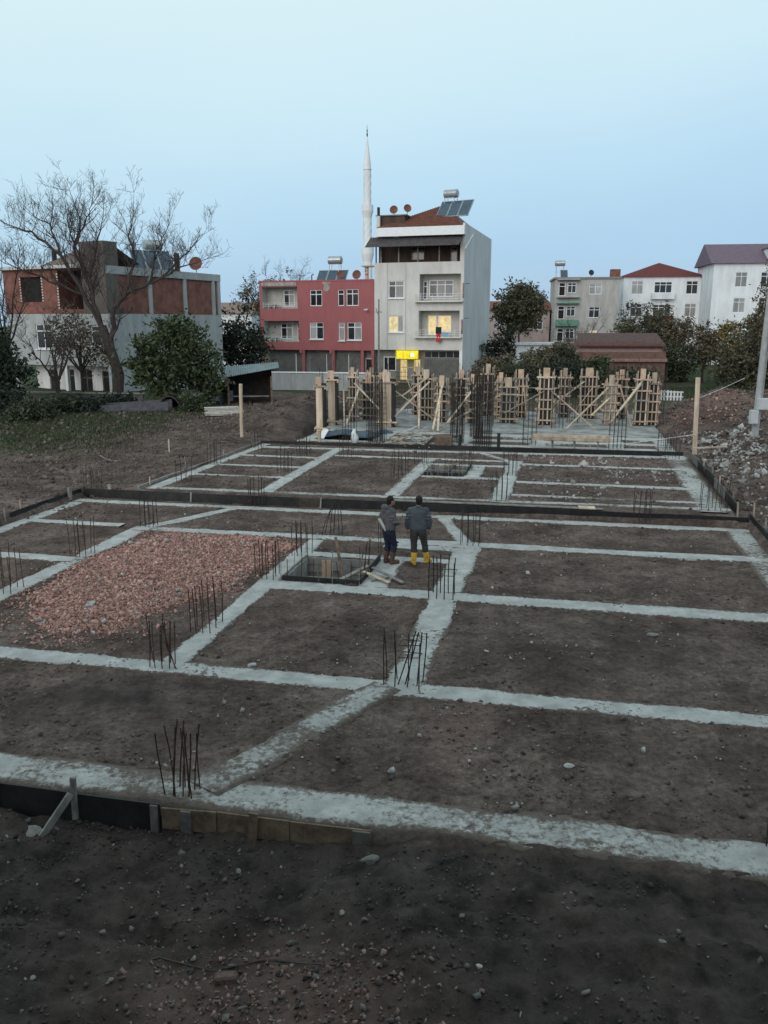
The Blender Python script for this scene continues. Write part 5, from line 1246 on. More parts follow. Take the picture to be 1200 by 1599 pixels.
# quoins: pale chips round the brick openings
for (a, b, c, d) in ((F(1.8), F(3.9), 7.3, 9.1),):
    for q in range(9):
        z = c + 0.03 + 0.2 * q
        MB().box(a - 0.12, a - 0.002, -0.02, -0.002, z, z + 0.1).build('quoin', LWH, lh); MB().box(b + 0.002, b + 0.12, -0.02, -0.002, z, z + 0.1).build('quoin', LWH, lh)
for q in range(13):
    z = 6.8 + 0.2 * q; MB().box(F(5.46), F(5.59), -0.02, -0.002, z, z + 0.1).build('quoin', LWH, lh)
# right-hand side wall with concrete frame and brick panels
mb = MB(); mb.quad((0, 0, -0.3), (0, SDP, -0.3), (0, SDP, 6.44), (0, 0, 6.44)); mb.build('side_wall', LGR, lh)
mb = MB(); mb.quad((-0.12, 0.0, 6.44), (-0.12, SDP, 6.44), (-0.12, SDP, 9.2), (-0.12, 0, 9.2)); mb.quad((F(0), SDP, 0), (F(0), SDP, 9.2), (-0.12, SDP, 9.2), (-0.12, SDP, 0)); mb.quad((F(0), 0, 6.44), (F(0), 0, 9.6), (F(0), SDP, 9.6), (F(0), SDP, 6.44)); mb.build('brick_panel_wall', LBR, lh)
for y in (0.0, 4.4, 8.5, 12.2, 12.95): MB().box(-0.2, 0.0 + 0.012, y, y + 0.35, 6.45, 9.19).build('column', LGR, lh)
MB().box(-0.3, 0.03, -0.02, SDP + 0.05, 9.2, 9.75).build('ring_beam', LGR, lh)
MB().box(F(0), -0.31, SDP * 0.4, SDP, 9.2, 9.4).build('roof_deck', LGR, lh)
# roof over the front with its gable
mb = MB(); yb = 5.5
gp_ = [(F(4.6), 9.85), (-0.4, 9.85), (-0.4, 12.6), (F(8.6), 12.6)]
mb.add([(F(3.8), 0.1, 9.85), (-2.3, 0.1, 9.85), (-2.3, 3.2, 11.55), (F(6.0), 3.2, 11.6)], [(0, 1, 2, 3)]).add([(F(3.8), 0.1, 9.85), (F(6.0), 3.2, 11.6), (F(3.8), 7, 9.85)], [(0, 1, 2)]).add([(F(3.8), 7, 9.85), (F(6.0), 3.2, 11.6), (-2.3, 3.2, 11.55), (-2.3, 7, 9.85)], [(0, 1, 2, 3)])
mb.build('roof', mat('brown_tile', (0.13, 0.10, 0.085), (0.2, 0.15, 0.13), scale=4, rough=0.9, bump=0.4), lh)
MB().box(-2.25, 0.02, -0.06, 1.3, 6.46, 11.4).build('stair_tower', plaster('tower_brown', (0.16, 0.135, 0.12), 0.7), lh, bevel=0.02)
MB().tube([(F(4.4), 1.0, 9.8), (F(4.4), 1.0, 11.0)], 0.18, 8).build('chimney', DARKS, lh)
s_ = solar(lh, -1.5, 7.0, 9.8, 3, 1.0, 1.9, 55, tx=0.4, tz=1.6, rz=R(60)); dish(lh, -0.6, 11.0, 10.5, 0.55, R(20))
MB().box(-0.9, -0.6, 8.6, 8.9, 9.75, 11.2).build('chimney', DBR, lh)

# ---------- houses on the right
def simple_house(label, loc, rz, W, D, H, wallm, roofm, roof, wins_, frm=None, apex_h=2.0, name='house', base=0.0, over=0.4, glass=None):
    e = thing(name, label, 'house', loc, rz)
    ops = [(a, b, c, d, 0.15) for a, b, c, d, *_ in wins_]
    mb = MB(); facade(mb, 0, W, base, H, ops)
    mb.quad((0, D, base), (0, 0, base), (0, 0, H), (0, D, H)); mb.quad((W, 0, base), (W, D, base), (W, D, H), (W, 0, H)); mb.quad((W, D, base), (0, D, base), (0, D, H), (W, D, H)); mb.quad((0, 0, H - 0.001), (W, 0, H - 0.001), (W, D, H - 0.001), (0, D, H - 0.001))
    mb.build('wall', wallm, e)
    for q, (a, b, c, d, *x) in enumerate(wins_):
        window(e, a, b, c, d, 0.12, mull=(0.5,) if b - a < 1.9 else (0.33, 0.66), fm=frm, gm=(x[0] if x else (CURT if q % 3 == 0 else GLASS)), sill=False)
    o = over; E_ = [(-o, -o, H + 0.003), (W + o, -o, H + 0.003), (W + o, D + o, H + 0.003), (-o, D + o, H + 0.003)]
    mb = MB()
    if roof == 'hip':
        a, b = (W * 0.5, D * 0.4, H + apex_h), (W * 0.5, D * 0.6, H + apex_h)
        mb.add(E_ + [a, b], [(0, 1, 4), (1, 2, 5, 4), (2, 3, 5), (3, 0, 4, 5), (3, 2, 1, 0)])
    elif roof == 'gable':
        a, b = (-o, D * 0.5, H + apex_h), (W + o, D * 0.5, H + apex_h)
        mb.add(E_ + [a, b], [(0, 1, 5, 4), (2, 3, 4, 5), (1, 2, 5), (3, 0, 4), (3, 2, 1, 0)])
    else:
        mb.box(-o, W + o, -o, D + o, H + 0.003, H + 0.25)
    r_ = mb.build('roof', roofm, e)
    return e, r_

HGR = plaster('weathered_grey', (0.44, 0.42, 0.40), 0.75, 0.7); HWH = plaster('bright_white', (0.74, 0.76, 0.78), 0.88, 0.6)
GRN = mat('green_balcony', (0.10, 0.24, 0.17), (0.16, 0.34, 0.25))
e, r_ = simple_house('weathered grey four-storey house with green balconies on the right', (24.2, 120.0, 0), R(-7), 8.9, 9, 12.0, HGR, mat('grey_roof_edge', (0.20, 0.18, 0.17)), 'flat',
                     [(4.7, 6.4, 9.9, 11.3), (4.8, 6.3, 6.7, 8.2), (5.1, 6.1, 3.6, 5.0, LIT), (4.9, 6.2, 0.7, 2.0)], over=0.2)
for z, m in ((9.6, HGR), (6.4, GRN), (3.3, GRN)):
    MB().box(0.25, 3.4, -0.9, -0.003, z - 0.75 if m is GRN else z - 0.15, z).build('balcony', m, e, bevel=0.02)
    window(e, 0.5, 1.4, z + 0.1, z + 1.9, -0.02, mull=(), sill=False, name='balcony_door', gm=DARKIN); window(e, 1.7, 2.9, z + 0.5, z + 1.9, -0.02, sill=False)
    MB().box(0.25, 3.4, -0.9, -0.003, z + 2.25, z + 2.4).build('balcony_roof', m, e)
window(e, 0.9, 2.0, 0.4, 2.2, -0.02, mull=(), sill=False, name='lit_door', gm=mat('orange_lit', (0.5, 0.25, 0.1), (0.5, 0.3, 0.1), emit=(1, 0.4, 0.1), emit_s=0.5))
MB().box(7.6, 8.9, 0.2, 1.4, 12.25, 13.3).build('chimney', LBR, e); dish(e, 4.9, 0.6, 12.85, 0.4, 0.3, m=DARKS); solar(e, 1.3, 1.0, 12.25, 1, 1.0, 1.4, 50, tx=-0.6, tz=1.6)
DRED = mat('dark_red_tile', (0.10, 0.022, 0.022), (0.15, 0.035, 0.033), scale=3, rough=0.8, bump=0.4)
wv = []
for z in (10.2, 6.9, 3.7, 0.7):
    wv += [(1.2, 2.9, z, z + 1.9), (9.2, 10.9, z, z + 1.9)]
e, r_ = simple_house('white four-storey house with dark red hip roof', (36.1, 128.0, 0), R(-5), 12.0, 11, 12.7, HWH, DRED, 'hip', wv, apex_h=2.3)
for z in (10.0, 6.7, 3.5):
    MB().box(4.1, 7.4, -0.9, -0.003, z - 0.55, z + 0.35).build('balcony', DRED if z < 9 else HWH, e, bevel=0.02)
    window(e, 4.5, 7.1, z + 0.36, z + 2.0, -0.02, mull=(0.33, 0.66), sill=False)
PUR = mat('purple_roof', (0.115, 0.075, 0.105), (0.16, 0.11, 0.145), scale=3, rough=0.6)
wv = []
for z in (10.9, 7.4, 4.0): wv += [(3.0, 4.6, z, z + 2.0), (6.4, 8.0, z, z + 2.0), (10.4, 12.0, z, z + 2.0)]
e, r_ = simple_house('white house with purple roof and dormer windows at the right edge', (46.4, 120.0, 0), R(-8), 15.0, 10, 14.1, HWH, PUR, 'gable', wv, apex_h=3.0, over=0.5)
for x in (7.2, 9.6):
    dm = MB().box(x, x + 1.5, 0.3, 3.5, 14.7, 16.1).build('dormer', HWH, r_)
    MB().box(x - 0.15, x + 1.65, 0.15, 3.7, 16.1, 16.25).build('dormer_roof', PUR, r_); MB().box(x + 0.25, x + 1.25, 0.27, 0.298, 15.0, 15.9).build('dormer_pane', GLASS, r_)
# far low houses seen between trees
e, r_ = simple_house('distant pinkish house behind the dark round tree', (15.5, 125.0, 0), R(-3), 9, 8, 7.8, plaster('far_pink', (0.42, 0.34, 0.32)), TILE, 'gable', [(1, 2.4, 5, 6.5), (4, 5.4, 5, 6.5), (6.6, 8, 5, 6.5), (1, 2.4, 1.6, 3), (4, 5.4, 1.6, 3)], apex_h=1.4)
e, r_ = simple_house('small white house peeping out left of the red building', (-25.5, 112.0, 0), R(-4), 8, 8, 7.2, HWH, mat('faded_roof', (0.20, 0.14, 0.12)), 'gable', [(1, 2.4, 4.5, 6), (4.5, 6, 4.5, 6)], apex_h=1.5)
e, r_ = simple_house('low white house behind the shrubs right of the grey building', (16.5, 104.0, 0), R(-8), 7.5, 6, 3.3, HWH, mat('flat_white_roof', (0.5, 0.5, 0.5)), 'flat', [(1, 2.2, 1.2, 2.4), (4, 5.4, 1.2, 2.4)], over=0.3)

# ---------- long brick shed
bs = thing('brick_shed', 'low brown brick shed with two stepped roofs behind the right column forms', 'shed', (17.6, 77.5, 0.15), R(-6))
SBR = mat('shed_brick', (0.105, 0.060, 0.050), (0.185, 0.105, 0.088), scale=2.5, rough=0.95, bump=0.3)
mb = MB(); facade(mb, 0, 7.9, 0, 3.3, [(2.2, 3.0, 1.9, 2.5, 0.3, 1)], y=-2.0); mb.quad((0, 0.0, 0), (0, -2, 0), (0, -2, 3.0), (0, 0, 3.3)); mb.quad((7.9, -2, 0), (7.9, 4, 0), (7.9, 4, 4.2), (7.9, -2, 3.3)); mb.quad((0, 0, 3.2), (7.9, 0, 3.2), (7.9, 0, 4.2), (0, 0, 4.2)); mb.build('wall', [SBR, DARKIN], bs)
PNK = mat('faded_tile', (0.16, 0.095, 0.085), (0.24, 0.15, 0.135), scale=3, rough=0.9, bump=0.5, bscale=8); DKT = mat('dark_tile', (0.075, 0.045, 0.042), (0.11, 0.07, 0.065), scale=3, rough=0.9, bump=0.5, bscale=8)
MB().add([(-0.1, -2.35, 2.55), (8.0, -2.35, 2.55), (8.0, -0.01, 3.55), (-0.1, -0.01, 3.55), (-0.1, -2.35, 2.43), (8.0, -2.35, 2.43), (8.0, -0.01, 3.43), (-0.1, -0.01, 3.43)], [(0, 1, 2, 3), (7, 6, 5, 4), (0, 4, 5, 1), (1, 5, 6, 2), (0, 3, 7, 4)]).build('lean_to_roof', PNK, bs)
MB().add([(0.4, -0.35, 3.85), (8.2, -0.35, 3.85), (8.0, 3.0, 4.9), (0.6, 3.0, 4.9), (0.4, -0.35, 3.72), (8.2, -0.35, 3.72), (8.0, 3.0, 4.77), (0.6, 3.0, 4.77)], [(0, 1, 2, 3), (7, 6, 5, 4), (0, 4, 5, 1), (1, 5, 6, 2), (0, 3, 7, 4)]).build('roof', DKT, bs)

# ---------- shed with corrugated roof at the left
sh = thing('tool_shed', 'small dark shed with blue-grey corrugated roof behind the lumber', 'shed', (-10.0, 51.5, 0.75), R(8))
mb = MB(); mb.quad((0.2, 2.4, 0), (3.0, 2.4, 0), (3.0, 2.4, 2.3), (0.2, 2.4, 2.3)); mb.quad((3.0, 0.0, 0), (3.0, 2.4, 0), (3.0, 2.4, 2.3), (3.0, 0, 2.1)); mb.quad((0.2, 0, 0), (0.2, 2.4, 0), (0.2, 2.4, 2.2), (0.2, 0, 1.8)); mb.build('wall', mat('dark_boards', (0.035, 0.03, 0.028), (0.07, 0.06, 0.055)), sh)
mb = MB(); n = 26
for q in range(n):
    x0, x1 = -0.25 + 3.7 * q / n, -0.25 + 3.7 * (q + 1) / n; xm = (x0 + x1) / 2
    P_ = lambda x, dz: ((x, -0.6, 1.95 + 0.17 * x + dz), (x, 2.6, 2.45 + 0.08 * x + dz))
    a, b, c = P_(x0, 0), P_(xm, 0.05), P_(x1, 0); mb.quad(a[0], b[0], b[1], a[1]); mb.quad(b[0], c[0], c[1], b[1])
o = mb.build('roof', mat('corrugated_blue', (0.11, 0.15, 0.16), (0.22, 0.27, 0.28), scale=1.5, rough=0.6), sh); o.modifiers.new('thick', 'SOLIDIFY').thickness = 0.02
for x in (0.25, 2.9): MB().box(x, x + 0.12, -0.4, -0.28, -0.2, 2.0).build('post', BROWN, sh)
MB().box(0.3, 2.8, 0.0, 0.5, 0.72, 0.78).build('shelf', GREYW, sh)

# ---------- low grey wall in front of the red building and dark garden wall at the left
w_ = thing('garden_wall', 'low grey concrete wall in front of the red building', 'wall', (-13.0, 74.5, 0.1), R(-10))
for k in range(5): MB().box(2.4 * k + 0.008, 2.4 * k + 2.392, 0, 0.25, -0.3, 1.5 + 0.04 * (k % 2)).build('panel', LGR, w_, bevel=0.01)
MB().box(-0.05, 12.05, -0.06, 0.31, 1.56, 1.66).build('coping', PVC, w_)
w_ = thing('garden_wall', 'low dark wall with sloping cap in front of the unfinished house', 'wall', (-24.5, 55.2, 0.3), R(-8))
for k in range(4): MB().box(2.2 * k + 0.008, 2.2 * k + 2.192, 0, 0.25, -0.3, 1.05 + 0.06 * (k % 2)).build('panel', mat('dark_wall', (0.07, 0.068, 0.07), (0.13, 0.125, 0.125)), w_, bevel=0.01)
MB().box(-0.05, 8.9, -0.08, 0.33, 1.14, 1.22).build('coping', GREYW, w_)

# ---------- building the photograph is taken from, behind the viewer
hb = thing('apartment_building', 'plain apartment block rising behind the viewpoint over the dark front soil', 'building', tuple(S(-14, -2.2, -0.5)), -SITE)
mb = MB(); wv = [(1.5 + 3.4 * i, 3.1 + 3.4 * i, 1.5 + 3.0 * j, 3.0 + 3.0 * j) for i in range(8) for j in range(4)]
facade(mb, 0, 28, 0, 13, [(a, b, c, d, -0.2) for a, b, c, d in wv]); mb.quad((0, -10, 0), (0, 0, 0), (0, 0, 13), (0, -10, 13)); mb.quad((28, 0, 0), (28, -10, 0), (28, -10, 13), (28, 0, 13)); mb.quad((0, 0, 13), (28, 0, 13), (28, -10, 13), (0, -10, 13)); mb.quad((0, -10, 0), (28, -10, 0), (28, -10, 13), (0, -10, 13))
mb.build('wall', GREYP, hb)
for a, b, c, d in wv:
    w = MB().box(a, b, -0.18, -0.16, c, d).build('window', GLASS, hb)

# ------------------------------------------------------------------ trees and shrubs
BARK = mat('dark_bark', (0.030, 0.024, 0.022), (0.065, 0.052, 0.046), scale=6, rough=0.95, bump=0.4)
TWIG = mat('twig_bark', (0.045, 0.036, 0.034), (0.085, 0.068, 0.062), scale=6, rough=0.95)
def foliage(name, a, b): return mat(name, a, b, scale=1.2, rough=0.7, spec=0.25, island=0.45)
LEAF = foliage('dark_leaf', (0.028, 0.036, 0.020), (0.066, 0.074, 0.042))
LEAFG = foliage('green_leaf', (0.028, 0.042, 0.020), (0.070, 0.085, 0.038))
LEAFB = foliage('brown_leaf', (0.065, 0.053, 0.033), (0.125, 0.10, 0.062))
LEAFY = foliage('yellow_leaf', (0.11, 0.085, 0.022), (0.19, 0.14, 0.035))
LEAFO = foliage('dull_olive_leaf', (0.050, 0.050, 0.032), (0.112, 0.102, 0.064))
LEAFE = foliage('evergreen_leaf', (0.014, 0.022, 0.016), (0.034, 0.045, 0.030))

def branch(mb, p, d, L, r, depth, g, up=0.25, wig=0.16, kids=4, lead=0):
    n = 4 if depth > 1 else 3
    pts = [p]; rad = [r]; q = p.copy(); dd = d.normalized(); out = []
    for i in range(n):
        dd = (dd + Vector((g.gauss(0, wig), g.gauss(0, wig), g.gauss(0, wig) + up * 0.35))).normalized()
        q = q + dd * (L / n); pts.append(q.copy()); rad.append(max(0.006, r * (1 - 0.75 * (i + 1) / n))); out.append((q.copy(), dd.copy()))
    mb.tube(pts, rad, 5 if depth > 2 else (4 if depth == 2 else 3), cap=False)
    if depth <= 0: return
    for k in range(kids):
        j = g.randrange(0 if depth > 1 else 0, n); q, dd = out[j]
        side = Vector((g.gauss(0, 1), g.gauss(0, 1), g.gauss(0, 0.6) + up)); nd = (dd * 0.75 + side.normalized() * 0.85).normalized()
        branch(mb, q, nd, L * g.uniform(0.45, 0.75), max(0.0075, r * 0.5), depth - 1, g, up, wig, kids)

def limb(mb, pts, r0, r1, g, step=0.5, kids=4, depth=2, L=1.9, up=0.5, start=0.25):
    pts = [Vector(p) for p in pts]
    fine = []
    for i in range(len(pts) - 1):
        for k in range(4):
            f = k / 4; q = pts[i].lerp(pts[i + 1], f) + Vector((g.gauss(0, 0.05), g.gauss(0, 0.05), g.gauss(0, 0.05))); fine.append(q)
    fine.append(pts[-1]); N = len(fine)
    mb.tube(fine, [r0 + (r1 - r0) * i / (N - 1) for i in range(N)], 7, cap=False)
    tot = sum((fine[i + 1] - fine[i]).length for i in range(N - 1)); acc = 0; nxt = tot * start
    for i in range(N - 1):
        seg = fine[i + 1] - fine[i]; acc += seg.length
        while acc > nxt:
            f = nxt / tot; dd = seg.normalized(); side = Vector((g.gauss(0, 1), g.gauss(0, 1), g.gauss(0, 0.5) + up))
            branch(mb, fine[i + 1], (dd * 0.6 + side.normalized()).normalized(), L * g.uniform(0.6, 1.15) * (1.15 - 0.5 * f), 0.034 * (1.2 - 0.6 * f), depth, g, up * 0.6, 0.07, kids)
            nxt += step * g.uniform(0.7, 1.3)
    branch(mb, fine[-1], (fine[-1] - fine[-3]).normalized(), L, r1, depth, g, up * 0.6, 0.08, kids + 1)

def leaves(ells, n, size, seed, shell=0.55, clump=0.5, gap=0.42):
    """leaf faces spread through the crown's ellipsoids in clumps with gaps"""
    g = np.random.default_rng(seed); P = []
    vol = np.array([e[3] * e[4] * e[5] for e in ells]) ** 0.75; vol /= vol.sum()
    for e, k in zip(ells, vol):
        m = int(n * k); c = np.array(e[:3]); r = np.array(e[3:6])
        nc = max(6, int(m / 26))
        d = g.normal(size=(nc, 3)); d /= np.linalg.norm(d, axis=1)[:, None]
        cc = d * (shell + (1.06 - shell) * g.random((nc, 1))) * g.uniform(0.62, 1.25, (nc, 1))
        cc = cc[g.random(nc) > gap * 0.3]
        idx = g.integers(0, len(cc), m)
        p = cc[idx] * r + c + g.normal(size=(m, 3)) * clump * 0.5 * (0.4 + 0.9 * g.random((m, 1)))
        P.append(p)
    P = np.concatenate(P); N = len(P)
    a = g.normal(size=(N, 3)); a /= np.linalg.norm(a, axis=1)[:, None]; b = np.cross(a, g.normal(size=(N, 3))); b /= np.linalg.norm(b, axis=1)[:, None]
    s = size * g.uniform(0.5, 1.2, (N, 1))
    V = np.stack([P - a * s, P + b * s * 0.42, P + a * s, P - b * s * 0.42], 1).reshape(-1, 3)
    return V, np.arange(N * 4).reshape(-1, 4)

def leafy_tree(name, label, loc, ells, n, size, m, seed, cat='tree', trunk=None, clump=0.5, shell=0.5, group=None, bm=None, gap=0.42):
    e = thing(name, label, cat, loc, 0, group)
    V, F = leaves(ells, n, size, seed, shell, clump, gap)
    link('crown', npmesh('crown', V, F, m), e)
    g = random.Random(seed); mb = MB()
    base = trunk or [(0, 0, -0.2), (0.05, 0, ells[0][2] * 0.5)]
    mb.tube(base, [0.16 * (1 - 0.5 * i / max(1, len(base) - 1)) * (ells[0][5] / 2.2) ** 0.5 for i in range(len(base))], 7)
    top = Vector(base[-1])
    for q in ells:
        for k in range(3):
            d = Vector((g.uniform(-0.7, 0.7) * q[3], g.uniform(-0.7, 0.7) * q[4], g.uniform(-0.2, 0.8) * q[5])); t_ = Vector(q[:3]) + d
            mid = top.lerp(t_, 0.5) + Vector((g.gauss(0, 0.15), g.gauss(0, 0.15), 0.1)); mb.tube([top, mid, t_], [0.07, 0.045, 0.015], 5)
            branch(mb, t_, d.normalized() if d.length > 0.1 else Vector((0, 0, 1)), 0.8, 0.02, 1, g, 0.2, 0.25, 3)
    mb.build('trunk', bm or BARK, e)
    return e

# the big bare tree in front of the unfinished house
bt = thing('bare_tree', 'large leafless tree with spreading crown in front of the unfinished house', 'tree', (-17.9, 55.0, 0.35))
g = random.Random(4); q = 0.0418
def P2(u, v, dy=0.0):
    v = v if v > 500 else 500 - (500 - v) * 0.84
    return ((u - 187) * q * (0.92 if u < 187 else 1.03), dy, (640 - v) * q)
mb = MB(); mb.tube([P2(187, 648), P2(190, 620), P2(194, 585, 0.1), P2(183, 545, 0.1), P2(172, 510)], [0.50, 0.40, 0.36, 0.33, 0.30], 10); mb.build('trunk', BARK, bt, smooth=True)
mb = MB()
for pts, r0, r1, L in (([P2(172, 512), P2(150, 455, -0.5), P2(120, 385, -0.8), P2(80, 350, -1.2), P2(48, 338, -1.4)], 0.20, 0.05, 1.9),
                       ([P2(170, 510), P2(150, 430, 0.6), P2(128, 372, 0.8), P2(140, 330, 1.2), P2(135, 305, 1.2)], 0.18, 0.04, 1.8),
                       ([P2(185, 545), P2(192, 480, 0.2), P2(218, 452, -0.2), P2(255, 437, -0.6), P2(292, 412, -0.9), P2(325, 402, -1.0)], 0.22, 0.04, 1.6),
                       ([P2(172, 510), P2(165, 430, -1.0), P2(185, 375, -1.3), P2(192, 335, -1.0)], 0.17, 0.04, 1.8),
                       ([P2(218, 452, -0.2), P2(226, 395, 0.5), P2(220, 352, 0.8), P2(226, 318, 0.8)], 0.12, 0.035, 1.5),
                       ([P2(255, 437, -0.6), P2(268, 385, -1.0), P2(285, 352, -1.3)], 0.10, 0.03, 1.5),
                       ([P2(275, 425, -0.8), P2(305, 385, 0.0), P2(322, 362, 0.4)], 0.09, 0.03, 1.4),
                       ([P2(150, 455, -0.5), P2(105, 432, -1.4), P2(62, 412, -2.0), P2(38, 400, -2.2)], 0.10, 0.03, 1.5),
                       ([P2(120, 385, -0.8), P2(95, 330, 0.2), P2(70, 318, 0.4)], 0.09, 0.03, 1.4),
                       ([P2(128, 372, 0.8), P2(160, 320, 0.2), P2(170, 300, 0.0)], 0.08, 0.03, 1.5),
                       ([P2(183, 540), P2(205, 505, -0.6), P2(212, 497, -0.8)], 0.10, 0.04, 0.8),
                       ([P2(150, 430, 0.6), P2(118, 345, 1.6), P2(112, 310, 1.8)], 0.08, 0.03, 1.5)):
    limb(mb, pts, r0 * 0.85, r1 * 0.7, g, step=0.27, kids=3, depth=3, L=L * 1.05, up=0.5, start=0.16)
mb.build('crown', TWIG, bt)

def bare_tree(label, loc, H, spread, seed, n=6, kids=4, name='bare_tree', step=0.45, L=1.4):
    e = thing(name, label, 'tree', loc); g = random.Random(seed)
    tr = MB(); tr.tube([(0, 0, -0.2), (0.1, 0, H * 0.18), (0.05, 0.1, H * 0.32)], [0.2, 0.15, 0.13], 8); tr.build('trunk', BARK, e)
    mb = MB(); b0 = Vector((0.05, 0.1, H * 0.3))
    for k in range(n):
        a = 2 * math.pi * k / n + g.uniform(-0.4, 0.4); s_ = spread * g.uniform(0.5, 1.0); h = H * g.uniform(0.7, 0.95)
        limb(mb, [b0, b0 + Vector((math.cos(a) * s_ * 0.4, math.sin(a) * s_ * 0.4, (h - b0.z) * 0.4)), Vector((math.cos(a) * s_, math.sin(a) * s_, h))], 0.09, 0.02, g, step, kids, 2, L, 0.4)
    mb.build('crown', TWIG, e); return e
bare_tree('leafless tree at the left picture edge behind the hedge', (-24.6, 54.0, 0.3), 11.5, 3.0, 15, 6)
bare_tree('thin dark leafless tree close to the unfinished house front', (-20.6, 52.0, 0.4), 6.2, 2.2, 16, 5, step=0.4, L=1.2)
bare_tree('leafless reddish tree showing behind the red building roof', (-13.0, 104.0, 0.1), 12.2, 3.6, 17, 7, L=1.5)
leafy_tree('shrub', 'brownish bush rising above the left end of the red building roof', (-15.0, 102.0, 0.1), [(0, 0, 9.0, 3.2, 2, 2.2), (2.6, 0, 9.5, 2.0, 2, 2.0)], 2600, 0.20, LEAFB, 21, clump=0.8, trunk=[(0, 0, 0), (0, 0, 7.5)])
# leafy tree left of centre
leafy_tree('leafy_tree', 'dense dark green tree in front of the unfinished house side', (-12.75, 50.2, 0.45), [(0, 0, 3.9, 2.1, 1.9, 1.9), (-1.0, -0.4, 2.6, 1.5, 1.5, 1.6), (1.3, 0.2, 3.0, 1.6, 1.4, 1.8), (0.3, -0.2, 5.1, 1.3, 1.2, 0.9), (1.9, 0.4, 1.9, 0.9, 0.9, 1.4), (-1.7, 0, 3.6, 0.8, 0.8, 1.2)],
           11000, 0.17, LEAFG, 22, clump=0.55, trunk=[(0, 0, -0.2), (0.1, 0, 1.2), (0, 0, 2.2)])
leafy_tree('shrub', 'low green bush at the foot of the dense tree by the lumber', (-11.1, 47.6, 0.5), [(0, 0, 0.8, 0.8, 0.7, 0.9)], 1400, 0.13, LEAFG, 23, clump=0.3, trunk=[(0, 0, -0.1), (0, 0, 0.5)])
# dark hedge and evergreen at the left edge
leafy_tree('evergreen_tree', 'tall dark evergreen cut by the left picture edge', (-24.0, 50.0, 0.4), [(0, 0, 3.2, 1.7, 1.6, 3.0), (-0.6, 0, 5.2, 1.1, 1.1, 1.6), (1.3, -0.3, 2.4, 1.5, 1.2, 2.4)], 8500, 0.17, LEAFE, 24, clump=0.5)
for k, (x, y, w, h, lab) in enumerate(((-21.6, 46.5, 2.0, 1.5, 'leftmost dark hedge bush on the grass strip'), (-19.0, 46.6, 1.7, 1.25, 'second dark hedge bush from the left'), (-17.3, 47.2, 1.2, 1.1, 'third dark hedge bush, left of the cart'), (-19.3, 44.3, 1.6, 1.3, 'low bush in front of the dark hedge'), (-16.9, 51.5, 1.4, 1.0, 'dark hedge bush behind the left end of the cart'))):
    leafy_tree('hedge_bush', lab, (x, y, 0.4), [(0, 0, h * 0.5, w, 1.1, h * 0.75)], 3200, 0.13, LEAFE if k % 2 == 0 else LEAF, 30 + k, clump=0.35, cat='bush', group='dark hedge bushes at the left', trunk=[(0, 0, -0.1), (0, 0, h * 0.4)])
leafy_tree('shrub', 'loose brownish shrub before the white ground floor of the unfinished house', (-20.3, 55.6, 0.3), [(0, 0, 4.9, 1.7, 1.0, 1.8), (1.3, 0, 3.6, 1.0, 0.8, 1.2), (-1.2, 0, 4.0, 0.8, 0.8, 1.0)], 2600, 0.13, LEAFB, 36, clump=0.7)
# between the unfinished house and the red building
leafy_tree('leafy_tree', 'dark tree in the gap between the unfinished house and the red building', (-13.2, 76.0, 0.2), [(0, 0, 4.2, 2.2, 2, 2.6), (1.6, 0, 3.0, 1.5, 1.5, 2.2), (-1.5, 0, 3.2, 1.6, 1.6, 2.2)], 5200, 0.22, LEAFE, 37, clump=0.7)
# right of the grey building
leafy_tree('leafy_tree', 'round dark brown-green tree right of the grey building', (17.2, 108.0, 0.1), [(0, 0, 8.2, 3.0, 3, 2.2), (-1.7, 0, 7.2, 1.9, 2, 1.8), (1.7, 0, 8.0, 2.0, 2, 2.0), (0.2, 0, 9.6, 2.2, 1.8, 1.2), (0.6, 0, 6.0, 2.0, 2, 1.6)], 7800, 0.27, foliage('olive_leaf', (0.050, 0.050, 0.030), (0.110, 0.098, 0.058)), 38, clump=0.8, trunk=[(0, 0, 0), (0.2, 0, 3), (0.1, 0, 6.5)])
for k, (x, y, w, h, m, lab) in enumerate(((10.6, 70.0, 1.8, 2.0, LEAF, 'dark bush against the corner of the grey building'), (12.6, 72.0, 2.2, 2.9, LEAFO, 'first dark bush right of the grey building wall'), (15.2, 74.0, 2.4, 3.3, LEAF, 'taller dark bush left of the brick shed'),
                                         (9.4, 75.0, 1.5, 2.4, LEAFB, 'brownish twiggy bush at the grey building foot'), (17.0, 86.0, 3.0, 3.4, LEAFB, 'broad dark bush behind the brick shed'), (12.2, 90.0, 2.5, 4.6, LEAFE, 'rounded bush below the distant pinkish house'), (20.0, 68.5, 2.6, 2.0, LEAF, 'low bush in front of the brick shed'), (7.6, 66.0, 1.4, 1.9, LEAFB, 'low twiggy bush before the grey building shutters'), (13.8, 66.5, 2.6, 2.4, LEAFE, 'nearest dark bush behind the right column forms'), (17.6, 71.5, 1.9, 2.6, LEAFG, 'green bush touching the left end of the brick shed'), (19.6, 95.0, 2.8, 3.4, LEAFO, 'dark bush above the brick shed roof'))):
    leafy_tree('wild_bush', lab, (x, y, 0.1), [(0, 0, h * 0.5, w, 1.4, h * 0.55), (w * 0.4, 0, h * 0.8, w * 0.5, 1.0, h * 0.35)], 3400, 0.2, m, 40 + k, clump=0.5, cat='bush', group='bushes right of the grey building', trunk=[(0, 0, -0.1), (0, 0, h * 0.4)])
bare_tree('leafless bush before the weathered grey house', (23.0, 100.0, 0.1), 6.0, 3.0, 19, 7, L=1.2)
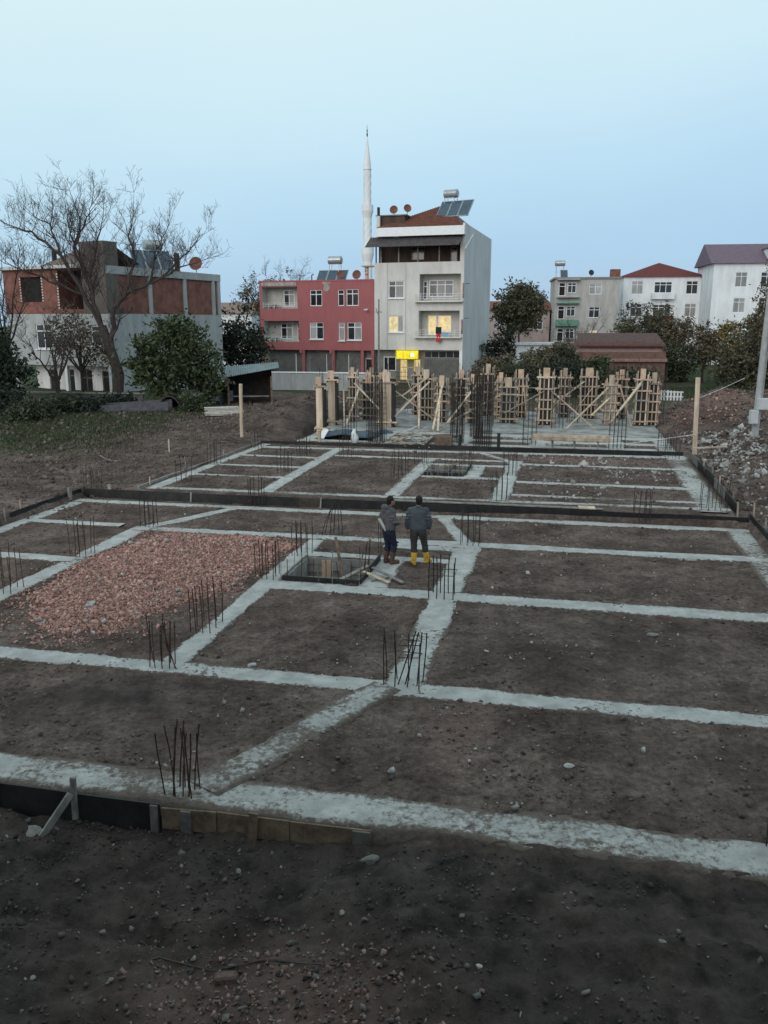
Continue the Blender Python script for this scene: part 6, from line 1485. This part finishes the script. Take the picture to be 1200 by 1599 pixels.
for k, (x, y, els, m, n, lab) in enumerate((
        (29.5, 98.0, [(0, 0, 4.0, 3.0, 2, 3.4), (2.4, 0, 5.2, 2.2, 1.6, 2.6)], LEAFO, 6200, 'yellow-green tree in front of the white red-roofed house'),
        (33.5, 96.0, [(0, 0, 4.2, 1.8, 1.8, 2.8)], LEAFB, 2600, 'thin brownish tree right of the yellow-green one'),
        (35.0, 86.0, [(0, 0, 3.6, 1.7, 1.6, 2.6), (1.0, 0, 2.2, 1.4, 1.3, 1.6)], LEAFY, 3000, 'yellow autumn tree before the white houses'),
        (32.2, 84.0, [(0, 0, 3.4, 1.2, 1.2, 2.4)], LEAFB, 2000, 'slim green tree left of the yellow autumn tree'),
        (37.0, 80.0, [(0, 0, 3.4, 3.0, 2, 3.4), (1.0, 0, 6.5, 2.4, 1.8, 3.2), (-1.6, 0, 4.6, 1.6, 1.5, 2.2)], LEAFO, 8500, 'large olive tree at the right edge behind the pole'),
        (32.0, 74.0, [(0, 0, 2.0, 3.2, 1.8, 2.0), (2.6, 0, 3.0, 2.4, 1.6, 2.8)], LEAFO, 7500, 'broad dark bush at the right edge behind the pole'),
        (26.8, 84.0, [(0, 0, 1.8, 2.6, 1.6, 2.0), (2.8, 0, 1.8, 2.4, 1.5, 2.2)], LEAF, 5200, 'low dark bushes right of the brick shed'))):
    leafy_tree('leafy_tree', lab, (x, y, 0.2), els, n, 0.21, m, 60 + k, clump=0.7, group='trees before the white houses on the right')
tp = leafy_tree('poplar_tree', 'tall sparse tree standing at the right picture edge', (33.6, 72.0, 0.2), [(0, 0, 7.0, 2.2, 1.5, 3.6), (0.4, 0, 9.4, 1.5, 1.1, 2.0), (-0.8, 0, 5.2, 2.0, 1.4, 2.2)], 4200, 0.16, LEAFB, 70, clump=0.5, trunk=[(0, 0, 0), (0.1, 0, 4), (0.1, 0, 9.0)])

# grass on the left strip and dry weeds
def grass(name, label, t, s, h, m, seed):
    g = np.random.default_rng(seed); N = len(t); z = height(t, s)
    x = t * CA + s * SA; y = -t * SA + s * CA; a = g.uniform(0, 6.28, N); w = 0.012 + 0.02 * g.random(N); hh = h * g.uniform(0.4, 1.2, N); lx = g.normal(0, 0.35, N) * hh; ly = g.normal(0, 0.35, N) * hh
    V = np.stack([np.stack([x - w * np.cos(a), y - w * np.sin(a), z], -1), np.stack([x + w * np.cos(a), y + w * np.sin(a), z], -1), np.stack([x + lx, y + ly, z + hh], -1)], 1).reshape(-1, 3)
    return tag(link(name, npmesh(name, V, np.arange(N * 3).reshape(-1, 3), m)), label, 'grass', kind='stuff')
g = np.random.default_rng(8)
t = g.uniform(-34, -17.5, 26000); s = g.uniform(29, 46, 26000); k = sstep(-18.5, -22.5, t + 1.5 * fbm(t * 0.5, s * 0.5, 3, 55)) * sstep(29.5, 34, s) > g.random(len(t)); t, s = t[k], s[k]
grass('grass', 'green grass strip below the dark hedge at the left', t, s, 0.16, foliage('grass_blade', (0.024, 0.034, 0.014), (0.052, 0.064, 0.028)), 3)
t = g.uniform(9, 30, 16000); s = g.uniform(56, 80, 16000)
grass('grass', 'green grass bank beyond the mound at the right', t, s, 0.3, MATS['grass_blade'], 4)
t = g.uniform(-26, -15.5, 2500); s = g.uniform(24, 40, 2500)
grass('dry_weeds', 'sparse dry stalks on the bare field at the left', t, s, 0.12, foliage('dry_stalk', (0.10, 0.085, 0.06), (0.18, 0.15, 0.11)), 5)
# hill line far behind so the town closes the horizon

# ------------------------------------------------------------------ the two men
def remeshed(name, mb, m, parent, vox=0.014, smooth=4):
    o = mb.build(name, m, parent)
    r = o.modifiers.new('skin', 'REMESH'); r.mode = 'VOXEL'; r.voxel_size = vox; r.use_smooth_shade = True
    s_ = o.modifiers.new('smooth', 'SMOOTH'); s_.iterations = smooth; s_.factor = 0.5
    return o

def hand(mb, wrist, d, side, palm_n):
    """palm and five bent fingers; d points from wrist to finger tips"""
    d = Vector(d).normalized(); n = Vector(palm_n).normalized(); w = d.cross(n).normalized() * side; wrist = Vector(wrist)
    mb.tube([wrist, wrist + d * 0.05, wrist + d * 0.10], [0.026, 0.036, 0.034], 8, sx=0.6)
    for k, L in enumerate((0.075, 0.085, 0.08, 0.062)):
        b = wrist + d * 0.09 + w * (0.027 - 0.018 * k)
        mb.tube([b, b + d * L * 0.45 + n * 0.006, b + d * L * 0.78 + n * 0.022, b + d * L * 0.92 + n * 0.04], [0.0105, 0.0100, 0.009, 0.008], 6)
    b = wrist + d * 0.03 + w * 0.028
    mb.tube([b, b + d * 0.035 + w * 0.022 + n * 0.01, b + d * 0.065 + w * 0.018 + n * 0.022], [0.013, 0.011, 0.009], 6)

def head(mb, c, face, tilt=0.0):
    """skull, jaw, neck, nose, ears, brow; face is the horizontal direction looked at"""
    f = Vector((face[0], face[1], 0)).normalized(); r = Vector((f.y, -f.x, 0)); c = Vector(c)
    rot = Euler((0, 0, math.atan2(f.x, f.y) * -1))
    mb.ell(c + f * -0.01, (0.078, 0.098, 0.108), 16, 12, rot=rot); mb.ell(c + f * 0.022 + Vector((0, 0, -0.065)), (0.058, 0.070, 0.062), 14, 10, rot=rot)
    mb.tube([c + f * 0.095 + Vector((0, 0, 0.02)), c + f * 0.118 + Vector((0, 0, -0.025)), c + f * 0.098 + Vector((0, 0, -0.035))], [0.009, 0.016, 0.012], 6)
    for sgn in (-1, 1):
        mb.ell(c + r * sgn * 0.080 + Vector((0, 0, -0.015)), (0.012, 0.022, 0.032), 8, 6, rot=rot); mb.ell(c + f * 0.082 + r * sgn * 0.032 + Vector((0, 0, 0.012)), (0.016, 0.012, 0.009), 8, 6, rot=rot)
    mb.tube([c + f * 0.088 + r * -0.022 + Vector((0, 0, -0.066)), c + f * 0.096 + Vector((0, 0, -0.064)), c + f * 0.088 + r * 0.022 + Vector((0, 0, -0.066))], 0.008, 6)

def hair(mb, c, face):
    f = Vector((face[0], face[1], 0)).normalized(); c = Vector(c); rot = Euler((0, 0, -math.atan2(f.x, f.y)))
    mb.ell(c + f * -0.022 + Vector((0, 0, 0.018)), (0.088, 0.100, 0.108), 16, 12, rot=rot); mb.ell(c + f * -0.055 + Vector((0, 0, -0.035)), (0.074, 0.055, 0.075), 14, 10, rot=rot)
    g = random.Random(3)
    for k in range(50):
        a, b = g.uniform(0, 6.28), g.uniform(0.0, 1.2); v = Vector((math.sin(b) * math.cos(a) * 0.086, math.sin(b) * math.sin(a) * 0.098, math.cos(b) * 0.108))
        mb.ell(c + f * -0.022 + Vector((0, 0, 0.02)) + rot.to_matrix() @ v, (0.02, 0.02, 0.014), 5, 4)

HAIR = mat('black_hair', (0.008, 0.007, 0.007), (0.018, 0.016, 0.015), scale=30, rough=0.7)
def man(label, loc, rz, pose, mats_):
    e = thing('person', label, 'person', loc, rz)
    J = {k: Vector(v) for k, v in pose.items() if k not in ('face', 'hood')}
    face = pose['face']; jk, tr, bt_, = mats_
    up = Vector((0, 0, 1))
    # continuous body: head, neck, trunk, limbs, hands, feet
    b = MB(); head(b, J['head'], face)
    b.tube([J['head'] + Vector((0, 0, -0.07)) - Vector((*face, 0)).normalized() * 0.02, J['neck'], J['chest']], [0.055, 0.058, 0.085], 10)
    b.tube([J['chest'] + up * 0.06, J['chest'], J['waist'], J['hip']], [0.085, 0.105, 0.10, 0.11], 12)
    for s_ in ('L', 'R'):
        sg_ = -1 if s_ == 'L' else 1
        b.tube([J['chest'] + up * 0.05, J['sh' + s_], J['el' + s_], J['wr' + s_]], [0.07, 0.055, 0.042, 0.028], 8)
        hand(b, J['wr' + s_], J['hd' + s_] - J['wr' + s_], sg_, Vector((*face, 0)) if s_ == 'L' else Vector((*face, 0)))
        b.tube([J['hip'], J['th' + s_], J['kn' + s_], J['an' + s_]], [0.10, 0.085, 0.055, 0.04], 8); b.tube([J['an' + s_], J['to' + s_]], [0.04, 0.035], 8)
    remeshed('body', b, FLESH, e, 0.010, 3)
    h = MB(); hair(h, J['head'], face); remeshed('hair', h, HAIR, e, 0.010, 2)
    # jacket
    j = MB(); side = (J['shR'] - J['shL']).normalized()
    for off in (-0.085, -0.03, 0.03, 0.085):
        o_ = side * off
        j.tube([J['neck'] + o_ * 0.45 + up * -0.02, J['chest'] + o_ * 1.15 + up * 0.05, J['chest'] + o_ * 1.15 - up * 0.12, J['waist'] + o_ * 1.1, J['hip'] + o_ * 1.12 + up * 0.06, J['hip'] + o_ * 1.12 - up * 0.03], [0.075, 0.135, 0.142, 0.138, 0.140, 0.128], 12)
    for s_ in ('L', 'R'):
        sh, el, wr = J['sh' + s_], J['el' + s_], J['wr' + s_]
        j.ell(sh - up * 0.02, (0.082, 0.085, 0.085), 12, 8)
        j.tube([J['chest'] + up * 0.07, sh, sh.lerp(el, 0.5), el, el.lerp(wr, 0.3), el.lerp(wr, 0.75), wr], [0.10, 0.082, 0.078, 0.068, 0.070, 0.058, 0.050], 10)
        g = random.Random(5)
        for q in range(4): p = sh.lerp(el, 0.25 + 0.25 * q); j.ell(p + Vector((g.gauss(0, 0.03), g.gauss(0, 0.03), 0)), (0.07, 0.07, 0.022), 10, 6)
    j.tube([J['neck'] + side * -0.06 + up * 0.0, J['neck'] + side * 0.06 + up * 0.0], 0.062, 10)
    if pose.get('hood'):
        hb_ = J['neck'] - Vector((*face, 0)).normalized() * 0.09
        j.ell(hb_ + up * 0.0, (0.13, 0.10, 0.085), 14, 10); j.ell(hb_ - up * 0.07 - Vector((*face, 0)).normalized() * 0.01, (0.10, 0.085, 0.10), 14, 10)
    remeshed('jacket', j, jk, e, 0.013, 4)
    # trousers
    t_ = MB()
    for off in (-0.07, 0.07): t_.tube([J['hip'] + side * off + up * 0.06, J['hip'] + side * off - up * 0.08], [0.115, 0.125], 12)
    for s_ in ('L', 'R'):
        th, kn, an = J['th' + s_], J['kn' + s_], J['an' + s_]
        t_.tube([J['hip'].lerp(th, 0.6), th, th.lerp(kn, 0.5), kn, kn.lerp(an, 0.35), kn.lerp(an, 0.72)], [0.115, 0.118, 0.098, 0.080, 0.082, 0.072], 12)
        g = random.Random(8)
        for q in range(4): t_.ell(kn.lerp(an, -0.15 + 0.18 * q) + Vector((g.gauss(0, 0.02), g.gauss(0, 0.02), 0)), (0.082, 0.082, 0.02), 10, 6)
    remeshed('trousers', t_, tr, e, 0.013, 4)
    # boots
    for s_ in ('L', 'R'):
        kn, an, to = J['kn' + s_], J['an' + s_], J['to' + s_]; d = Vector(((to - an).x, (to - an).y, 0)).normalized()
        bo = MB(); gz_ = an.z - 0.085
        bo.tube([kn.lerp(an, 0.42), kn.lerp(an, 0.75), an + up * 0.02], [0.084, 0.072, 0.066], 12)
        heel = Vector((an.x, an.y, gz_)) - d * 0.05
        bo.tube([heel + up * 0.05, heel + d * 0.10 + up * 0.055, heel + d * 0.20 + up * 0.048, heel + d * 0.265 + up * 0.04], [0.052, 0.056, 0.052, 0.036], 12)
        bo.tube([heel + up * 0.018, heel + d * 0.14 + up * 0.016, heel + d * 0.26 + up * 0.016], [0.047, 0.05, 0.042], 10)
        remeshed('boot', bo, bt_, e, 0.011, 3)
    return e

SLATE = mat('slate_jacket', (0.050, 0.058, 0.070), (0.085, 0.096, 0.112), scale=5, rough=0.75, bump=0.4, bscale=18)
OLIVE = mat('olive_trousers', (0.032, 0.033, 0.030), (0.058, 0.059, 0.053), scale=6, rough=0.9, bump=0.4, bscale=18)
YBOOT = mat('yellow_rubber', (0.22, 0.15, 0.07), (0.70, 0.42, 0.035), scale=11, rough=0.55, lo=0.36, hi=0.5)
GHOOD = mat('grey_hooded_jacket', (0.075, 0.072, 0.078), (0.125, 0.12, 0.125), scale=5, rough=0.85, bump=0.4, bscale=18)
NAVY = mat('navy_trousers', (0.012, 0.015, 0.032), (0.026, 0.03, 0.055), scale=6, rough=0.9, bump=0.4, bscale=18)
BBOOT = mat('brown_rubber', (0.085, 0.045, 0.036), (0.14, 0.08, 0.065), scale=6, rough=0.5)

poseR = dict(head=(0.02, 0.03, 1.645), neck=(0.0, -0.005, 1.49), chest=(0, 0, 1.32), waist=(0, 0.0, 1.09), hip=(0, 0, 0.93), face=(0.1, 1.0),
             shL=(-0.20, 0, 1.41), shR=(0.20, 0, 1.41), elL=(-0.275, -0.02, 1.14), elR=(0.285, -0.01, 1.14), wrL=(-0.275, 0.06, 0.91), wrR=(0.275, 0.07, 0.91), hdL=(-0.27, 0.09, 0.74), hdR=(0.265, 0.11, 0.74),
             thL=(-0.10, 0, 0.84), thR=(0.11, 0, 0.84), knL=(-0.105, 0.03, 0.48), knR=(0.17, 0.08, 0.48), anL=(-0.095, 0.0, 0.085), anR=(0.22, 0.13, 0.085), toL=(-0.14, 0.18, 0.06), toR=(0.32, 0.29, 0.06))
man('man seen from behind in slate jacket, olive trousers and yellow rubber boots', tuple(S(-3.48, 19.75, 0.015)), R(-4), poseR, (SLATE, OLIVE, YBOOT))
poseL = dict(head=(0.03, 0.05, 1.63), neck=(0.0, 0.0, 1.475), chest=(0, 0, 1.31), waist=(0, 0.01, 1.08), hip=(0, 0, 0.93), face=(0.35, 1.0), hood=True,
             shL=(-0.19, 0.03, 1.40), shR=(0.19, -0.02, 1.40), elL=(-0.26, -0.04, 1.13), elR=(0.25, -0.02, 1.13), wrL=(-0.22, 0.16, 0.99), wrR=(0.14, 0.20, 1.03), hdL=(-0.17, 0.30, 0.96), hdR=(0.02, 0.28, 1.05),
             thL=(-0.09, 0.0, 0.84), thR=(0.09, 0.0, 0.84), knL=(-0.09, 0.05, 0.48), knR=(0.10, 0.10, 0.49), anL=(-0.09, -0.02, 0.085), anR=(0.09, 0.03, 0.085), toL=(-0.10, 0.18, 0.06), toR=(0.13, 0.23, 0.06))
man('man in grey hooded jacket and navy trousers turned to the right', tuple(S(-4.22, 19.66, 0.015)), R(-52), poseL, (GHOOD, NAVY, BBOOT))
pr = thing('paper_roll', 'white rolled plan tucked under the arm of the man in the grey hood', 'paper roll', tuple(S(-4.36, 19.56, 1.02)), 0)
MB().tube([(0.09, 0.0, -0.12), (-0.08, -0.08, 0.20)], 0.036, 10).build('sheet', mat('white_paper', (0.62, 0.61, 0.58), (0.7, 0.7, 0.68), rough=0.8), pr)
MB().tube([(-0.075, -0.0775, 0.19), (-0.082, -0.081, 0.203)], 0.024, 10).build('roll_core', GREYW, pr)

# ------------------------------------------------------------------ yard things at the left
cart = thing('farm_trailer', 'grey flatbed trailer parked under the bare tree', 'trailer', (-13.9, 47.6, 0.42), R(6))
CARTM = mat('cart_grey', (0.055, 0.055, 0.065), (0.10, 0.10, 0.115), scale=4, rough=0.7)
MB().box(-2.3, 1.5, -0.8, 0.8, 0.62, 0.72).build('bed', CARTM, cart, bevel=0.01)
for y in (-0.8, 0.76): MB().add([(-2.3, y, 0.72), (1.5, y, 0.72), (1.5, y, 1.2), (-2.3, y, 1.0), (-2.3, y + 0.04, 0.72), (1.5, y + 0.04, 0.72), (1.5, y + 0.04, 1.2), (-2.3, y + 0.04, 1.0)], [(0, 1, 2, 3), (7, 6, 5, 4), (3, 2, 6, 7), (0, 3, 7, 4), (1, 5, 6, 2)]).build('side_board', CARTM, cart)
for x in (0.4,):
    for y in (-0.86, 0.86):
        w = MB().tube([(x, y - 0.09, 0.33), (x, y - 0.085, 0.33), (x, y + 0.085, 0.33), (x, y + 0.09, 0.33)], [0.24, 0.33, 0.33, 0.24], 18).build('wheel', mat('tyre', (0.012, 0.012, 0.012), (0.025, 0.025, 0.025)), cart)
        MB().tube([(x, y - 0.10, 0.33), (x, y + 0.10, 0.33)], 0.17, 12).build('rim', GREYW, w)
MB().bar((1.5, 0, 0.6), (2.7, 0, 0.42), 0.08, 0.08).build('drawbar', CARTM, cart); MB().tube([(2.5, 0, 0.45), (2.5, 0, -0.02)], 0.03, 6).build('jockey_leg', CARTM, cart)

def lumber(label, loc, rz, n, L, lay, m):
    e = thing('lumber_stack', label, 'lumber', loc, rz); g = random.Random(n)
    for k in range(lay):
        for q in range(n - k):
            y = (q - (n - k) / 2) * 0.2 + g.uniform(-0.03, 0.03); a = g.uniform(-0.15, 0.15)
            piece('plank', e, (-L / 2 + a, y, 0.06 + 0.075 * k), (L / 2 + a, y + g.uniform(-0.06, 0.06), 0.06 + 0.075 * k), 0.17, 0.06, m, bevel=0.004)
    return e
lumber('stack of pale planks lying on the bank by the shed', (-9.0, 46.2, 0.95), R(18), 6, 1.9, 7, mat('bleached_timber', (0.36, 0.34, 0.30), (0.52, 0.50, 0.46), scale=4, rnd=0.2))
lumber('low stack of grey planks under the dense tree', (-12.0, 46.0, 0.68), R(14), 4, 1.9, 2, GREYW)
van = thing('white_van', 'white van half hidden between the dense tree and the shed', 'van', (-10.9, 53.2, 0.55), R(75))
VW = mat('white_paint', (0.66, 0.67, 0.68), (0.72, 0.72, 0.73), rough=0.35, spec=0.5)
MB().prism([(-2.1, 0.35), (2.1, 0.35), (2.15, 0.95), (1.5, 1.1), (1.0, 1.75), (-2.05, 1.8), (-2.15, 0.9)], 1.6, 'y', off=-0.8).build('body', VW, van, bevel=0.06)
MB().prism([(1.42, 1.12), (1.0, 1.68), (0.99, 1.69), (1.44, 1.14)], 1.4, 'y', off=-0.7).build('windscreen', GLASS, van)
for y in (-0.805, 0.793): MB().prism([(-1.6, 1.15), (1.2, 1.15), (0.88, 1.62), (-1.6, 1.66)], 0.012, 'y', off=y).build('side_window', GLASS, van)
for x in (-1.35, 1.35):
    for y in (-0.74, 0.74):
        w = MB().tube([(x, y - 0.1, 0.32), (x, y + 0.1, 0.32)], 0.32, 18).build('wheel', MATS['tyre'], van); MB().tube([(x, y - 0.11, 0.32), (x, y + 0.11, 0.32)], 0.17, 12).build('rim', TANK, w)
for y in (-0.55, 0.55): MB().box(2.1, 2.17, y - 0.15, y + 0.15, 0.7, 0.88).build('headlight', PVC, van, bevel=0.02)
# dark kennel opening under the dense tree
kn_ = thing('kennel', 'dark domed kennel under the dense green tree', 'kennel', (-12.6, 48.3, 0.5), R(5))
mb = MB(); n = 12; arc = [(0.75 * math.cos(math.pi * k / n), 1.3 * math.sin(math.pi * k / n)) for k in range(n + 1)]
for k in range(n): a, b = arc[k], arc[k + 1]; mb.quad((a[0], 0, a[1]), (b[0], 0, b[1]), (b[0], 1.3, b[1]), (a[0], 1.3, a[1]))
mb.add([(x, 1.3, z) for x, z in arc], [tuple(range(n + 1))])
mb.build('shell', mat('kennel_black', (0.012, 0.012, 0.012), (0.03, 0.03, 0.03)), kn_)
MB().tube([(x, -0.02, z) for x, z in arc], 0.05, 6).build('hoop', DARKS, kn_)

# ------------------------------------------------------------------ utility pole at the right
up_ = thing('utility_pole', 'pale concrete utility pole with grey meter boxes at the right edge', 'pole', tuple(S(8.7, 41.0, 0.9)), 0)
POLE = mat('pole_concrete', (0.30, 0.30, 0.30), (0.42, 0.42, 0.42), scale=3, rough=0.85)
MB().tube([(0, 0, -0.5), (0.02, 0, 4), (0.06, 0, 8.2)], [0.17, 0.14, 0.10], 12).build('shaft', POLE, up_)
BOXM = mat('meter_box_grey', (0.46, 0.47, 0.48), (0.56, 0.57, 0.58), rough=0.6)
mbx = MB().box(-0.16, 0.44, -0.46, -0.18, 1.2, 1.72).build('meter_box', BOXM, up_, bevel=0.015); MB().box(-0.12, 0.40, -0.472, -0.461, 1.24, 1.68).build('door', BOXM, mbx)
mbx = MB().box(-0.44, -0.1, -0.44, -0.17, 0.55, 1.18).build('meter_box', BOXM, up_, bevel=0.015); MB().box(-0.41, -0.13, -0.452, -0.441, 0.59, 1.14).build('door', BOXM, mbx)
MB().tube([(0.1, -0.18, 1.6), (0.14, -0.16, 4), (0.16, -0.12, 7.8)], 0.025, 6).build('conduit', GREYW, up_)
# short fence of white pickets beyond the raft
fe = thing('picket_fence', 'low white picket fence left of the weathered post', 'fence', tuple(S(4.9, 55.5, 0.25)), -SITE)
for k in range(12): MB().box(0.2 * k, 0.2 * k + 0.1, 0, 0.03, 0.9, 1.6 - 0.01 * k).build('picket', WRAIL, fe)
MB().box(-0.1, 2.4, 0.032, 0.07, 1.1, 1.17).build('rail', WRAIL, fe); MB().box(-0.1, 2.4, 0.032, 0.07, 1.4, 1.47).build('rail', WRAIL, fe)
for x in (0.0, 2.25): MB().box(x, x + 0.1, 0.072, 0.17, -0.3, 1.5).build('post', GREYW, fe)
